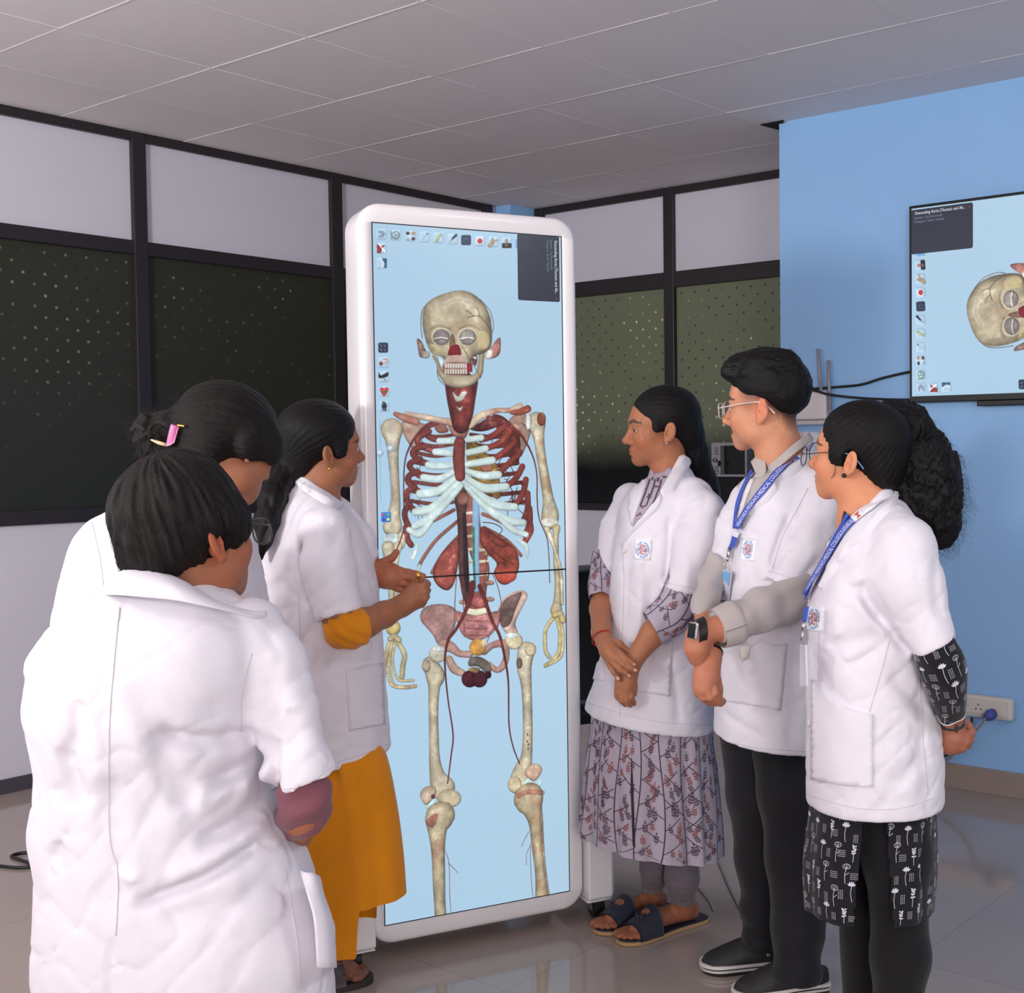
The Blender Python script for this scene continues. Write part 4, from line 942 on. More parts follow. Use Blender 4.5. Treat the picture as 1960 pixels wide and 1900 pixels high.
def head_sdf(q, fem=True, lips=1.0, nose=1.0, jaw=1.0, chk=1.0):
    q = q.copy(); ax = np.abs(q[:, 0]); S = np.stack([ax, q[:, 1], q[:, 2]], 1)
    d = d_ell(q, A_(0, -.012, .036), (.073, .096, .080))
    d = smin(d, d_ell(q, A_(0, .034, .0), (.060, .060, .075)), .03)
    d = smin(d, d_ell(S, A_(.028*jaw, .022, -.062), (.036*jaw, .050, .040)), .03)
    d = smin(d, d_ell(q, A_(0, .062, -.080), (.030, .030, .030)), .025)
    d = smin(d, d_sph(q, A_(0, .073, -.094), .0155), .02)
    d = smin(d, d_ell(S, A_(.037, .058, -.030), (.024*chk, .026*chk, .024*chk)), .025)
    d = smin(d, d_cap(S, A_(.0, .084, .022), A_(.036, .074, .020), .012, .010), .014)
    # eye sockets
    d = smax(d, -d_ell(S, A_(.032, .099, -.002), (.019, .018, .012)), .010)
    # nose
    n = d_cap(q, A_(0, .082, .012), A_(0, .1065*1.0, -.032), .0075, .0105*nose)
    n = smin(n, d_sph(q, A_(0, .108, -.035), .0102*nose), .008)
    n = smin(n, d_sph(S, A_(.0125, .096, -.0385), .0088*nose), .008)
    n = smax(n, -d_ell(S, A_(.0065, .104, -.0475), (.0038, .006, .004)), .003)
    d = smin(d, n, .010)
    # muzzle and lips
    d = smin(d, d_ell(q, A_(0, .074, -.066), (.026, .020, .022)), .016)
    up = d_cap(S, A_(0.003, .0945, -.0625), A_(.022, .0825, -.0675), .0058*lips, .0028)
    lo = d_cap(S, A_(0, .0925, -.0735), A_(.019, .0825, -.0690), .0066*lips, .0030)
    d = smin(d, up, .006); d = smin(d, lo, .006)
    d = smax(d, -d_cap(S, A_(0, .1015, -.0680), A_(.023, .0875, -.0682), .0018, .0010), .003)
    d = smax(d, -d_sph(q, A_(0, .1035, -.0545), .004), .006)
    d = smax(d, -d_ell(q, A_(0, .0985, -.083), (.016, .006, .004)), .006)
    # lids round the eyeball
    lid = d_sph(S, A_(.031, .0765, -.001), .0136); gap = np.maximum(np.abs(S[:, 2]+.002)-.0052*np.clip(1-((S[:, 0]-.031)/.0145)**2, 0, 1), -(S[:, 1]-.082))
    lid = smax(lid, -gap, .0015); d = smin(d, lid, .004)
    # ears
    c = A_(.0745, -.010, -.010); R = rot_z(math.radians(24))@rot_x(math.radians(10))
    e = S-c; e = e@R.T
    ea = d_ell(e, A_(.006, -.004, 0.004), (.0055, .0175, .0285)); ea = smin(ea, d_ell(e, A_(.004, .004, -.024), (.0055, .0095, .0110)), .008)
    ea = smax(ea, -d_ell(e, A_(.0125, -.002, .004), (.0065, .0105, .0195)), .003)
    ea = smin(ea, d_cap(e, A_(.0075, -.012, .010), A_(.0075, -.009, -.014), .0030, .0026), .004)
    ea = smin(ea, d_cap(e, A_(.0055, .010, -.004), A_(.0060, .0085, -.010), .0042, .0030), .004)
    ea = smax(ea, -d_sph(e, A_(.0055, .0035, -.002), .0052), .003)
    ea = smin(ea, d_ell(e, A_(-.004, .002, -.004), (.008, .010, .020)), .006)
    d = smin(d, ea, .005)
    return d
def skin_colors(q, base, brow=(.03, .02, .018), lip=(1.02, .62, .58), extra=None, browt=.0055, rng=1.0):
    n = len(q); c = np.tile(np.asarray(base, float), (n, 1)); ax = np.abs(q[:, 0]); S = np.stack([ax, q[:, 1], q[:, 2]], 1)
    v = vn3(q*60)*.10+vn3(q*170)*.05; c *= (1+v)[:, None]
    r = np.clip(1-d_ell(S, A_(.040, .075, -.034), (.026, .03, .022))/.012, 0, 1)*.5; c *= 1-r[:, None]*np.array([-.06, .10, .12])
    lp = np.minimum(d_cap(S, A_(0.003, .0945, -.0625), A_(.021, .0835, -.0675), .0062, .0032), d_cap(S, A_(0, .0925, -.0735), A_(.018, .0825, -.0690), .0068, .0034))
    t = np.clip(1-lp/.0016, 0, 1)[:, None]; c = c*(1-t)+c*np.asarray(lip)*t
    P2 = np.stack([ax, np.zeros(n), q[:, 2]], 1); b = np.minimum(d_cap(P2, A_(.013, 0, .0195), A_(.033, 0, .0275), browt*.75, browt*.70), d_cap(P2, A_(.033, 0, .0275), A_(.052, 0, .0215), browt*.70, .0012))
    t = np.clip(.9-b/.0026, 0, .90)[:, None]*(q[:, 1] > .04)[:, None]; c = c*(1-t)+np.asarray(brow)*t
    # lash line
    g = np.abs(np.sqrt(((S-A_(.031, .0765, -.001))**2).sum(1))-.0138); ll = (g < .003) & (np.abs(S[:, 2]-(-.002+.0058*np.clip(1-((ax-.031)/.0145)**2, 0, 1))) < .0016) & (S[:, 1] > .080)
    c[ll] = np.asarray(brow)
    nn = d_sph(S, A_(.0062, .103, -.047), .0032); c[nn < 0] *= .35
    if extra is not None: c = extra(q, c)
    return c
m_skin = mat('skin', (.5, .3, .2), 0.48, spec=0.38, attr='Col', sss=0.12, bump_s=900, bump_d=0.00035)
m_eye = mat('eye', (.8, .8, .8), 0.08, attr='Col', spec=0.6)
m_nail = mat('fingernail', lin(226, 176, 164), 0.25)
def head_piece(fr, base, neck=None, kw=None, ckw=None, h=0.0021, ext=.06):
    """neck: list of (world point, radius) running down from the skull"""
    kw = kw or {}
    def fn(P):
        d = head_sdf(fr.loc(P), **kw)*fr.s
        if neck is not None: d = smin(d, chain(P, neck, .02), .022)
        return d
    pts = [fr.wor((x, y, z)) for x in (-.095, .095) for y in (-.125, .13) for z in (-.125, .13)]
    if neck is not None: pts += [p+s*np.ones(3)*r for p, r in neck for s in (-1, 1)]
    pts = np.array(pts); V, F = polygonize(fn, pts.min(0)-.01, pts.max(0)+.01, h, 1)
    C = skin_colors(fr.loc(V), base, **(ckw or {}))
    return V, F, C
def eyes(fr, parent, look=(0, 1, 0), iris=(.05, .022, .012)):
    for sx in (-1, 1):
        c = fr.wor((sx*.031, .0765, -.001)); bm = bmesh.new(); bmesh.ops.create_uvsphere(bm, u_segments=24, v_segments=16, radius=.0125*fr.s)
        bm.verts.index_update(); V = np.array([v.co[:] for v in bm.verts]); F = [tuple(v.index for v in f.verts) for f in bm.faces]; bm.free()
        L = np.asarray(look, float); L = L/np.linalg.norm(L); g = L; ang = (V/np.linalg.norm(V, axis=1)[:, None])@g
        col = np.tile([.72, .68, .66], (len(V), 1)); col[ang > .86] = iris; col[ang > .955] = (.004, .004, .004)
        part('eye', V+c, F, m_eye, parent, colors=col)

# ------------------------------------------------------------------ hair
def hair_material(name, col=(.012, .009, .009), rough=.5, contrast=.7, scale=(60, 60, 5), spec=.16):
    m = bpy.data.materials.new(name); m.use_nodes = True; nt = m.node_tree; L = nt.links.new; b = nt.nodes['Principled BSDF']
    a = nd(nt, 'ShaderNodeAttribute', attribute_name='flow')
    mp = nd(nt, 'ShaderNodeMapping'); mp.inputs['Scale'].default_value = scale; L(a.outputs['Vector'], mp.inputs['Vector'])
    n = nd(nt, 'ShaderNodeTexNoise'); n.inputs['Scale'].default_value = 1.0; n.inputs['Detail'].default_value = 5; n.inputs['Roughness'].default_value = .7; L(mp.outputs['Vector'], n.inputs['Vector'])
    mr = nd(nt, 'ShaderNodeMapRange'); mr.inputs['From Min'].default_value = .3; mr.inputs['From Max'].default_value = .7; mr.inputs['To Min'].default_value = 1-contrast; mr.inputs['To Max'].default_value = 1+contrast; L(n.outputs['Fac'], mr.inputs['Value'])
    vm = nd(nt, 'ShaderNodeVectorMath', operation='MULTIPLY'); vm.inputs[0].default_value = col; L(mr.outputs[0], vm.inputs[1]); L(vm.outputs[0], b.inputs['Base Color'])
    bp = nd(nt, 'ShaderNodeBump'); bp.inputs['Distance'].default_value = .002; bp.inputs['Strength'].default_value = .8; L(n.outputs['Fac'], bp.inputs['Height']); L(bp.outputs['Normal'], b.inputs['Normal'])
    b.inputs['Roughness'].default_value = rough; b.inputs['Specular IOR Level'].default_value = spec
    return m
def flow_attr(q, pole):
    """angle about the gathering point, and distance from it"""
    p = np.asarray(pole, float); p = p/np.linalg.norm(p); x, y = frame_of(p); r = np.linalg.norm(q, axis=1)+1e-9
    ang = np.arctan2(q@y, q@x); pol = np.arccos(np.clip((q@p)/r, -1, 1))
    return np.stack([np.cos(ang)*.5*np.sin(pol), np.sin(ang)*.5*np.sin(pol), pol*.25], 1), ang, pol
def strands(paths, r0=.0006, r1=.0002, n=4):
    """thin tapering hairs as one mesh"""
    V, F = [], []
    for p in paths:
        p = np.asarray(p); rr = np.linspace(r0, r1, len(p)); v, f = tube_geo(p, rr, n, False); o = len(V); V += v; F += [tuple(i+o for i in q) for q in f]
    return np.array(V), np.array(F)
m_hair = hair_material('black_hair', (.0065, .0055, .006), .48, .7)
m_strand = mat('loose_black_hair', (.010, .008, .008), .5)

# ------------------------------------------------------------------ cloth
def cloth(name, col, rough=.85, weave=1400, bump=.00025, na=.03, sheen=.15):
    return mat(name, col, rough, spec=.25, noise_s=14, noise_a=na, bump_s=weave, bump_d=bump, sheen=sheen)
m_coat = cloth('white_coat_cotton', lin(226, 220, 230), sheen=.05)
m_coat2 = cloth('white_coat_seam', lin(214, 207, 217))
m_black_cloth = cloth('black_cloth', lin(20, 19, 23), .8, na=.08)
m_button = mat('white_button', lin(225, 215, 214), .3)
def solid(name, fn, lo, hi, h, m, parent, smooth=1, band_=2.0, colors=None):
    V, F = polygonize(fn, lo, hi, h, smooth, band_)
    o = part(name, V, F, m, parent, colors=colors(V) if colors else None)
    return o, V, F
def bounds(pts, pad): p = np.array(pts); return p.min(0)-pad, p.max(0)+pad
def lbox(x0, x1, y0, y1, d0, d1, pad=.02):
    q = np.array([at(x, y, d) for x in (x0, x1) for y in (y0, y1) for d in (d0, d1)]); return q.min(0)-pad, q.max(0)+pad
def pxr(r, d): return r*d/FPX                 # pixels at a depth -> metres
def limb(pts):
    """(x, y, depth, radius in pixels) -> (point, metres)"""
    return [(at(x, y, d), pxr(r, d)) for x, y, d, r in pts]
def limb_m(pts): return [(at(x, y, d), r) for x, y, d, r in pts]
def fold_field(Q, folds, f0, d0):
    """creases and ridges in the cloth: polylines (pixels) on the side facing f0; amp > 0 sinks"""
    out = np.zeros(len(Q)); front = np.clip((f0-Q[:, 1])/.05+.5, 0, 1)
    for amp, wid, pts in folds:
        L = [lev1(at(x, y, d0)) for x, y in pts]; L = spline([(l[0], l[2]) for l in L], 4) if len(L) > 2 else np.array([(l[0], l[2]) for l in L])
        lo, hi = L.min(0)-wid*3, L.max(0)+wid*3
        m = (Q[:, 0] > lo[0]) & (Q[:, 0] < hi[0]) & (Q[:, 2] > lo[1]) & (Q[:, 2] < hi[1])
        if not m.any(): continue
        x, y = Q[m, 0], Q[m, 2]; d = np.full(m.sum(), 1e9); n = len(L)-1; tt = np.zeros(m.sum())
        for i in range(n):
            (ax, ay), (bx, by) = L[i], L[i+1]; dx, dy = bx-ax, by-ay; t = np.clip(((x-ax)*dx+(y-ay)*dy)/(dx*dx+dy*dy+1e-12), 0, 1)
            e = np.hypot(x-ax-t*dx, y-ay-t*dy); k = e < d; d[k] = e[k]; tt[k] = (i+t[k])/n
        out[m] += amp*np.exp(-(d/wid)**2)*np.clip(np.minimum(tt, 1-tt)*6+.12, 0, 1)
    return out*front
def hem_plane(p1, p2, d1, d2, tilt=0.0):
    """plane through two pixel points running level away from the camera; positive below"""
    a, b = at(*p1, d1), at(*p2, d2); n = np.cross(b-a, HF+UP*tilt); n /= np.linalg.norm(n)
    if n[2] > 0: n = -n
    return a, n
def cut(a, n): return lambda P: (P-a)@n

# ------------------------------------------------------------------ printed cloth tubes (sleeves, skirts)
class Grid:
    """tube of cloth: G[t, u] points around and down; x runs round it in metres, y down it"""
    def __init__(s, G):
        s.G = G; s.nt, s.nu = G.shape[:2]
        W = np.concatenate([G, G[:, :1]], 1); s.W = W
        s.circ = np.linalg.norm(np.diff(W, axis=1), axis=2).sum(1).mean(); s.len = np.linalg.norm(np.diff(G, axis=0), axis=2).sum(0).mean()
        du = np.roll(G, -1, 1)-np.roll(G, 1, 1); dt = np.gradient(G, axis=0); N = np.cross(du, dt); N /= np.linalg.norm(N, axis=2)[..., None]+1e-12
        c = G.mean(1)[:, None]
        if np.mean(((G-c)*N).sum(2)) < 0: N = -N
        s.N = np.concatenate([N, N[:, :1]], 1)
    def __call__(s, x, y, off):
        u = (x/s.circ % 1.0)*s.nu; t = min(max(y/s.len, 0), 1)*(s.nt-1); i = min(int(t), s.nt-2); j = min(int(u), s.nu-1); a, b = t-i, u-j
        q = lambda A: (A[i, j]*(1-b)+A[i, j+1]*b)*(1-a)+(A[i+1, j]*(1-b)+A[i+1, j+1]*b)*a
        return q(s.W)+q(s.N)*off
    def faces(s, skip=None):
        F = []
        for i in range(s.nt-1):
            for j in range(s.nu):
                if skip and skip(i, j): continue
                F.append((i*s.nu+j, i*s.nu+(j+1) % s.nu, (i+1)*s.nu+(j+1) % s.nu, (i+1)*s.nu+j))
        return F
def limb_grid(pts, nu=40, n=6, wr=None):
    """pts: (point, radius, flatten) down the limb"""
    P = spline([(*p, r) for p, r in pts], n); C, R = P[:, :3], P[:, 3]; G = np.zeros((len(C), nu, 3)); px = None
    for i in range(len(C)):
        t = C[min(i+1, len(C)-1)]-C[max(i-1, 0)]; t /= np.linalg.norm(t)
        if px is None: x, y = frame_of(t)
        else: x = px-t*np.dot(px, t); x /= np.linalg.norm(x); y = np.cross(t, x)
        px = x
        for k in range(nu):
            a = 2*math.pi*k/nu; w = wr(i/(len(C)-1), a) if wr else 0; G[i, k] = C[i]+(x*math.cos(a)+y*math.sin(a))*(R[i]+w)
    return Grid(G)
def skirt_grid(rows, nu=160, n=8, pleat=0.0, npl=14, seed=0, exp=2.0, hem=None):
    T = []
    for y, xl, xr, d, w in rows:
        a, b = lev1(at(xl, y, d)), lev1(at(xr, y, d)); T.append([(a[2]+b[2])/2, (a[0]+b[0])/2, (a[1]+b[1])/2, (b[0]-a[0])/2, w])
    T = spline(T, n); m = len(T); G = np.zeros((m, nu, 3)); r = np.random.RandomState(seed); ph = r.rand(6)*6.28
    for i in range(m):
        v = i/(m-1); z, cs, cf, ws, wf = T[i]
        for k in range(nu):
            a = 2*math.pi*k/nu
            p = math.sin(npl*a+ph[0]+.8*math.sin(3*a+ph[1]))+.5*math.sin((npl*1.7)*a+ph[2]+v*.8)
            g = 1+pleat*p*(.25+.75*v)
            zz = z-(hem(math.cos(a), math.sin(a))*v if hem else 0)
            ca, sa = math.cos(a), math.sin(a); q = (abs(ca)**exp+abs(sa)**exp)**(-1/exp)
            G[i, k] = unlev(cs+ws*ca*q*g, cf-wf*sa*q*g, zz)
    return Grid(G)
class Motif:
    def __init__(s, grid, off=.0009): s.g = grid; s.off = off; s.V = []; s.F = []; s.M = []
    def poly(s, pts, mi, off=None):
        o = len(s.V)
        for x, y in pts: s.V.append(s.g(x, y, off or s.off))
        s.F.append(tuple(range(o, o+len(pts)))); s.M.append(mi)
    def line(s, pts, w, mi):
        q = np.array(pts, float); q = spline(q, 3) if len(q) > 2 else np.array([q[0]*(1-t)+q[1]*t for t in np.linspace(0, 1, 4)])
        t = np.gradient(q, axis=0); t /= np.linalg.norm(t, axis=1)[:, None]+1e-9; n = np.stack([-t[:, 1], t[:, 0]], 1)*w/2
        o = len(s.V)
        for a, b in zip(q, n): s.V += [s.g(*(a+b), s.off), s.g(*(a-b), s.off)]
        for i in range(len(q)-1): s.F.append((o+2*i, o+2*i+1, o+2*i+3, o+2*i+2)); s.M.append(mi)
    def leaf(s, x, y, a, l, w, mi):
        c, d = math.cos(a), math.sin(a); P = [(0, 0), (.3, .42), (.6, .5), (1, 0), (.6, -.5), (.3, -.42)]
        s.poly([(x+(p*l)*c-(q*w)*d, y+(p*l)*d+(q*w)*c) for p, q in P], mi)
def leaf_print(M, k=1.0, seed=1):
    """branching stems with leaf sprigs"""
    r = random.Random(seed); g = M.g; n = max(2, round(g.circ/(.080*k))); dx = g.circ/n
    for i in range(n):
        x0 = i*dx; xs = lambda y: x0+.010*k*math.sin(y/(.09*k)+i*1.7)
        M.line([(xs(y), y) for y in np.arange(0.002, g.len, .03)]+[(xs(g.len), g.len-.001)], .0042*k, 1)
        y = r.uniform(0, .05*k); sd = 1
        while y < g.len-.01:
            l = r.uniform(.045, .075)*k; ex, ey = xs(y)+sd*l, max(y-l*r.uniform(.5, .9), .002)
            M.line([(xs(y), y), ((xs(y)+ex)/2, (y+ey)/2+.004*k), (ex, ey)], .0030*k, 1)
            sprig(M, xs(y)+sd*l*.45, y+.012*k, -math.pi/2+r.uniform(-.4, .4), k*r.uniform(.85, 1.1), r.choice((2, 3, 2)), r)
            sprig(M, xs(y)+sd*l*.62, ey+.004*k, -math.pi/2+r.uniform(-.5, .5), k*r.uniform(.8, 1.0), r.choice((2, 3)), r)
            y += r.uniform(.034, .052)*k; sd = -sd
def sprig(M, x, y, a, k, mi, r):
    l = .034*k
    if y > M.g.len-.004 or y-l < .002: return
    c, s = math.cos(a), math.sin(a); M.line([(x, y), (x+c*l, y+s*l)], .0014*k, mi)
    for t in (.25, .5, .75):
        for sd in (-1, 1): M.leaf(x+c*l*t, y+s*l*t, a+sd*.85, .0125*k, .0062*k, mi)
    M.leaf(x+c*l, y+s*l, a, .0125*k, .006*k, mi)
def flower_print(M, k=1.0, seed=2):
    """line-drawn flowers and rows of dashes on black"""
    r = random.Random(seed); g = M.g; n = max(2, round(g.circ/(.062*k))); dx = g.circ/n; m = max(1, int(g.len/(.058*k)))
    for i in range(n):
        for j in range(m+1):
            x = i*dx+r.uniform(-.008, .008)*k+(j % 2)*dx*.5; y = .012*k+j*.058*k+r.uniform(-.008, .008)*k; t = r.choice('abcab')
            ok = y+.04*k < g.len and y > .02*k
            if ok and t == 'a':
                M.line([(x, y), (x+.003*k, y+.02*k), (x-.001*k, y+.042*k)], .0016*k, 1)
                for q in range(5): M.leaf(x, y, -math.pi/2+(q-2)*.55, .015*k, .006*k, 1)
            elif ok and t == 'b':
                M.line([(x, y), (x+.004*k, y+.018*k), (x+.002*k, y+.044*k)], .0016*k, 1)
                pts = [(x+.011*k*math.cos(b), y-.006*k+.007*k*math.sin(b)) for b in np.linspace(0, 2*math.pi, 11)]; M.line(pts, .0015*k, 1)
                for b in (-2.3, -1.57, -.8): M.line([(x, y), (x+.009*k*math.cos(b), y+.011*k*math.sin(b))], .0012*k, 1)
                M.line([(x+.003*k, y+.02*k), (x-.008*k, y+.012*k)], .0014*k, 1)
            elif ok:
                for q in range(4):
                    M.leaf(x, y+q*.007*k, -.6+r.uniform(-.4, .4), .009*k, .005*k, 1); M.leaf(x, y+q*.007*k, 3.7+r.uniform(-.4, .4), .009*k, .005*k, 1)
                M.line([(x, y), (x+.001*k, y+.045*k)], .0016*k, 1)
            xx, yy = x+dx*.42, y+.012*k
            vert = r.random() < .5
            for q in range(3 if vert else 4):
                for p in range(6):
                    px_, py_ = (xx+q*.0055*k, yy+p*.0042*k) if vert else (xx+p*.0042*k, yy+q*.0055*k)
                    if py_+.004 < g.len: M.poly([(px_, py_), (px_+.0026*k, py_), (px_+.0026*k, py_+.0018*k), (px_, py_+.0018*k)], 1)
def printed(name, grid, mats, parent, motif, k=1.0, seed=1, skip=None, cap=False, thick=.002, keep=None):
    V = grid.G.reshape(-1, 3); F = grid.faces(skip); M = Motif(grid); motif(M, k, seed)
    VV = np.concatenate([V, np.array(M.V)]) if M.V else V; o = len(V)
    mf, mm = [], []
    for f, mi in zip(M.F, M.M):
        if keep is None or keep(np.mean([M.V[i] for i in f], 0)): mf.append(f); mm.append(mi)
    FF = F+[tuple(i+o for i in f) for f in mf]; mi = [0]*len(F)+mm
    if cap:
        for r_ in (0, grid.nt-1): FF.append(tuple(r_*grid.nu+k_ for k_ in range(grid.nu))); mi.append(0)
    return part(name, VV, FF, None, parent, smooth=True, mats=mats, mi=mi)
m_leaf = [cloth('mauve_grey_print_cloth', lin(178, 166, 182), .85), mat('print_stem_ink', lin(72, 62, 76), .85), mat('print_leaf_plum_ink', lin(98, 78, 92), .85), mat('print_leaf_red_ink', lin(146, 90, 88), .85)]
m_flow = [cloth('black_print_cloth', lin(24, 22, 30), .8), mat('print_white_ink', lin(205, 205, 215), .85)]
def hand_sdf(P, palm, fingers, k=.006):
    d = chain(P, palm, .012)
    for f in fingers: d = smin(d, chain(P, f, .003), k)
    return d
m_gold = mat('gold', lin(226, 176, 84), .25, metal=1.0); m_silver = mat('silver_metal', lin(200, 200, 204), .22, metal=1.0)
def ring_on(name, c, axis, r, t, m, parent, sq=1.0):
    x, y = frame_of(np.asarray(axis, float)); pts = [c+(x*math.cos(a)+y*math.sin(a)*sq)*r for a in np.linspace(0, 2*math.pi, 25)[:-1]]
    V, F = tube_geo(pts, t, 6, False, True); return part(name, np.array(V), F, m, parent)
def emblem(name, cx, cy, rx, ry, rot, trees, parent, depth, w=36, h=42):
    """white badge with a blue lettered ring round a red maze-like disc"""
    ca, sa = math.cos(rot), math.sin(rot)
    X = lambda a, b: (cx+a*ca-b*sa, cy+a*sa+b*ca)
    bd = patch(name, [X(-w/2, -h/2), X(w/2, -h/2), X(w/2, h/2), X(-w/2, h/2)], trees, m_badge, parent, .004, 6, depth)
    V, F, MI = [], [], []
    def add(pts, mi, off):
        o = len(V)
        for x, y in pts:
            p, n = hit(trees, *X(x, y), depth); V.append(p+n*off)
        F.append(tuple(range(o, o+len(pts)))); MI.append(mi)
    def arc(r0, r1, a0, a1, mi, off=.0052):
        k = max(2, int((a1-a0)/.28)); A = np.linspace(a0, a1, k+1)
        for p, q in zip(A[:-1], A[1:]): add([(rx*r0*math.cos(p), ry*r0*math.sin(p)), (rx*r1*math.cos(p), ry*r1*math.sin(p)), (rx*r1*math.cos(q), ry*r1*math.sin(q)), (rx*r0*math.cos(q), ry*r0*math.sin(q))], mi, off)
    for a0, a1 in ((-2.7, -1.75), (-1.4, 0.3), (.55, 2.0), (2.25, 3.35)): arc(.80, 1.0, a0, a1, 0)
    for i in range(14): a = -2.6+i*.42; arc(.86, .94, a, a+.16, 2, .0056)
    rr = random.Random(4)
    for r0 in (.12, .24, .36, .48, .60):
        a = rr.uniform(0, 2)
        while a < 6.2+rr.uniform(0, .3): l = rr.uniform(.5, 1.5); arc(r0, r0+.07, a, a+l, 1); a += l+.3
    for i in range(9): a = i*.7; arc(.16+.11*(i % 4), .30+.11*(i % 4), a, a+.12, 1)
    part('emblem', np.array(V), F, None, bd, smooth=False, mats=[m_eblue, m_ered, m_badge], mi=MI)
m_badge = mat('white_badge_cloth', lin(240, 236, 244), .7); m_eblue = mat('badge_blue_thread', lin(110, 170, 216), .7); m_ered = mat('badge_red_thread', lin(176, 96, 112), .7)
def buttons(pts, trees, parent, depth, r=.0065):
    for x, y in pts:
        p, n = hit(trees, x, y, depth); a, b = frame_of(n); V, F = [], []
        prof = [(.0, .0030), (.55, .0030), (.75, .0042), (1.0, .0036), (1.0, .0)]
        for i, (q, z) in enumerate(prof):
            for k in range(16): V.append(p+n*z+(a*math.cos(k*math.pi/8)+b*math.sin(k*math.pi/8))*max(q, .01)*r)
        for i in range(len(prof)-1):
            for k in range(16): F.append((i*16+k, i*16+(k+1) % 16, (i+1)*16+(k+1) % 16, (i+1)*16+k))
        part('button', np.array(V), F, m_button, parent)
def nail(p, n, t, parent, l=.0055, w=.0042):
    n = n/np.linalg.norm(n); t = t-n*np.dot(t, n); t /= np.linalg.norm(t); b = np.cross(n, t); V = []; F = []
    for i in range(5):
        for j in range(5):
            u, v = (i-2)/2, (j-2)/2; V.append(p+t*u*l*math.sqrt(max(1-.35*v*v, 0))+b*v*w-n*.0018*(v*v))
    for i in range(4):
        for j in range(4): F.append((i*5+j, i*5+j+1, (i+1)*5+j+1, (i+1)*5+j))
    return V, F
def nails(lst, parent):
    for p, n, t in lst:
        v, f = nail(p, n, t, parent); part('fingernail', np.array(v), f, m_nail, parent)

def body_of(t, pieces, name='body'):
    V, F, C = join(pieces); V, F, C = unite(V, F, C, len(pieces[0][0])); return part(name, V, F, m_skin, t, colors=C)
def skin_solid(fn, lo, hi, h, col, va=.10):
    V, F = polygonize(fn, lo, hi, h, 1); return V, F, np.tile(col, (len(V), 1))*(1+vn3(V*90)*va+vn3(V*260)*.05)[:, None]
def make_coat(t, rows, sleeves, hem, folds, box, D, f0, dfold, k=.022, h=.0058, wrk=1.0, extra=None, hollow=True, name='coat'):
    lf = Loft(rows); hc = cut(*hem)
    def cr(Q):
        u = Q[:, 0]*.75+Q[:, 2]*.66; v = -Q[:, 0]*.66+Q[:, 2]*.75; a = vn3(np.stack([u*9, v*26, Q[:, 1]*9], 1)+3.3); b = vn3(np.stack([u*24, v*9, Q[:, 1]*9], 1)+8.1)
        return np.clip(.07-np.abs(a), 0, 1)*.045+np.clip(.06-np.abs(b), 0, 1)*.035
    def coat(P):
        Q = lev(P); L0 = lf.sdf(P, Q); d = L0
        for sl, cp in sleeves:
            c = cut(*cp)(P); s = smax(chain(P, sl, .03), c, .004)
            d = smin(d, s, k)
        d = d+(vn3(Q*A_(9, 9, 4))*.010+vn3(Q*A_(26, 26, 13))*.0035+vn3(Q*A_(60, 60, 40))*.0010+cr(Q))*wrk+fold_field(Q, folds, f0, dfold)
        if extra: d = extra(P, Q, d)
        hh = hc(P); d = smax(d, hh, .004)
        return np.maximum(d, -np.maximum(L0+.016, -(hh+.035))) if hollow else d
    o, V, F = solid(name, coat, *box, h, m_coat, t, 1); return o, V, F, [bvh(V, F)]
def shell(t, name, pts, m, cp=None, h=.005, fold=None, pad=.02, kk=.02, smooth=1):
    """limb covering (sleeve, trouser leg) as its own piece; pts: (point, radius)"""
    def fn(P):
        d = chain(P, pts, kk)
        if fold: d = d+fold(P)
        if cp is not None: d = smax(d, cut(*cp)(P), .003)
        return d
    lo, hi = bounds([p for p, r in pts], max(r for p, r in pts)+pad); return solid(name, fn, lo, hi, h, m, t, smooth)
def rim_path(cx, cy, cz, w, h, e=3.0, n=40, wrap=.10):
    out = []
    for a in np.linspace(0, 2*math.pi, n+1)[:-1]:
        ca, sa = math.cos(a), math.sin(a); q = (abs(ca)**e+abs(sa)**e)**(-1/e); x = w*ca*q; out.append((cx+x, cy-abs(cx+x)*wrap, cz+h*sa*q))
    return out
m_lens = mat('spectacle_lens', (1, 1, 1), .02, trans=1.0, ior=1.02, alpha=.18, spec=.5)
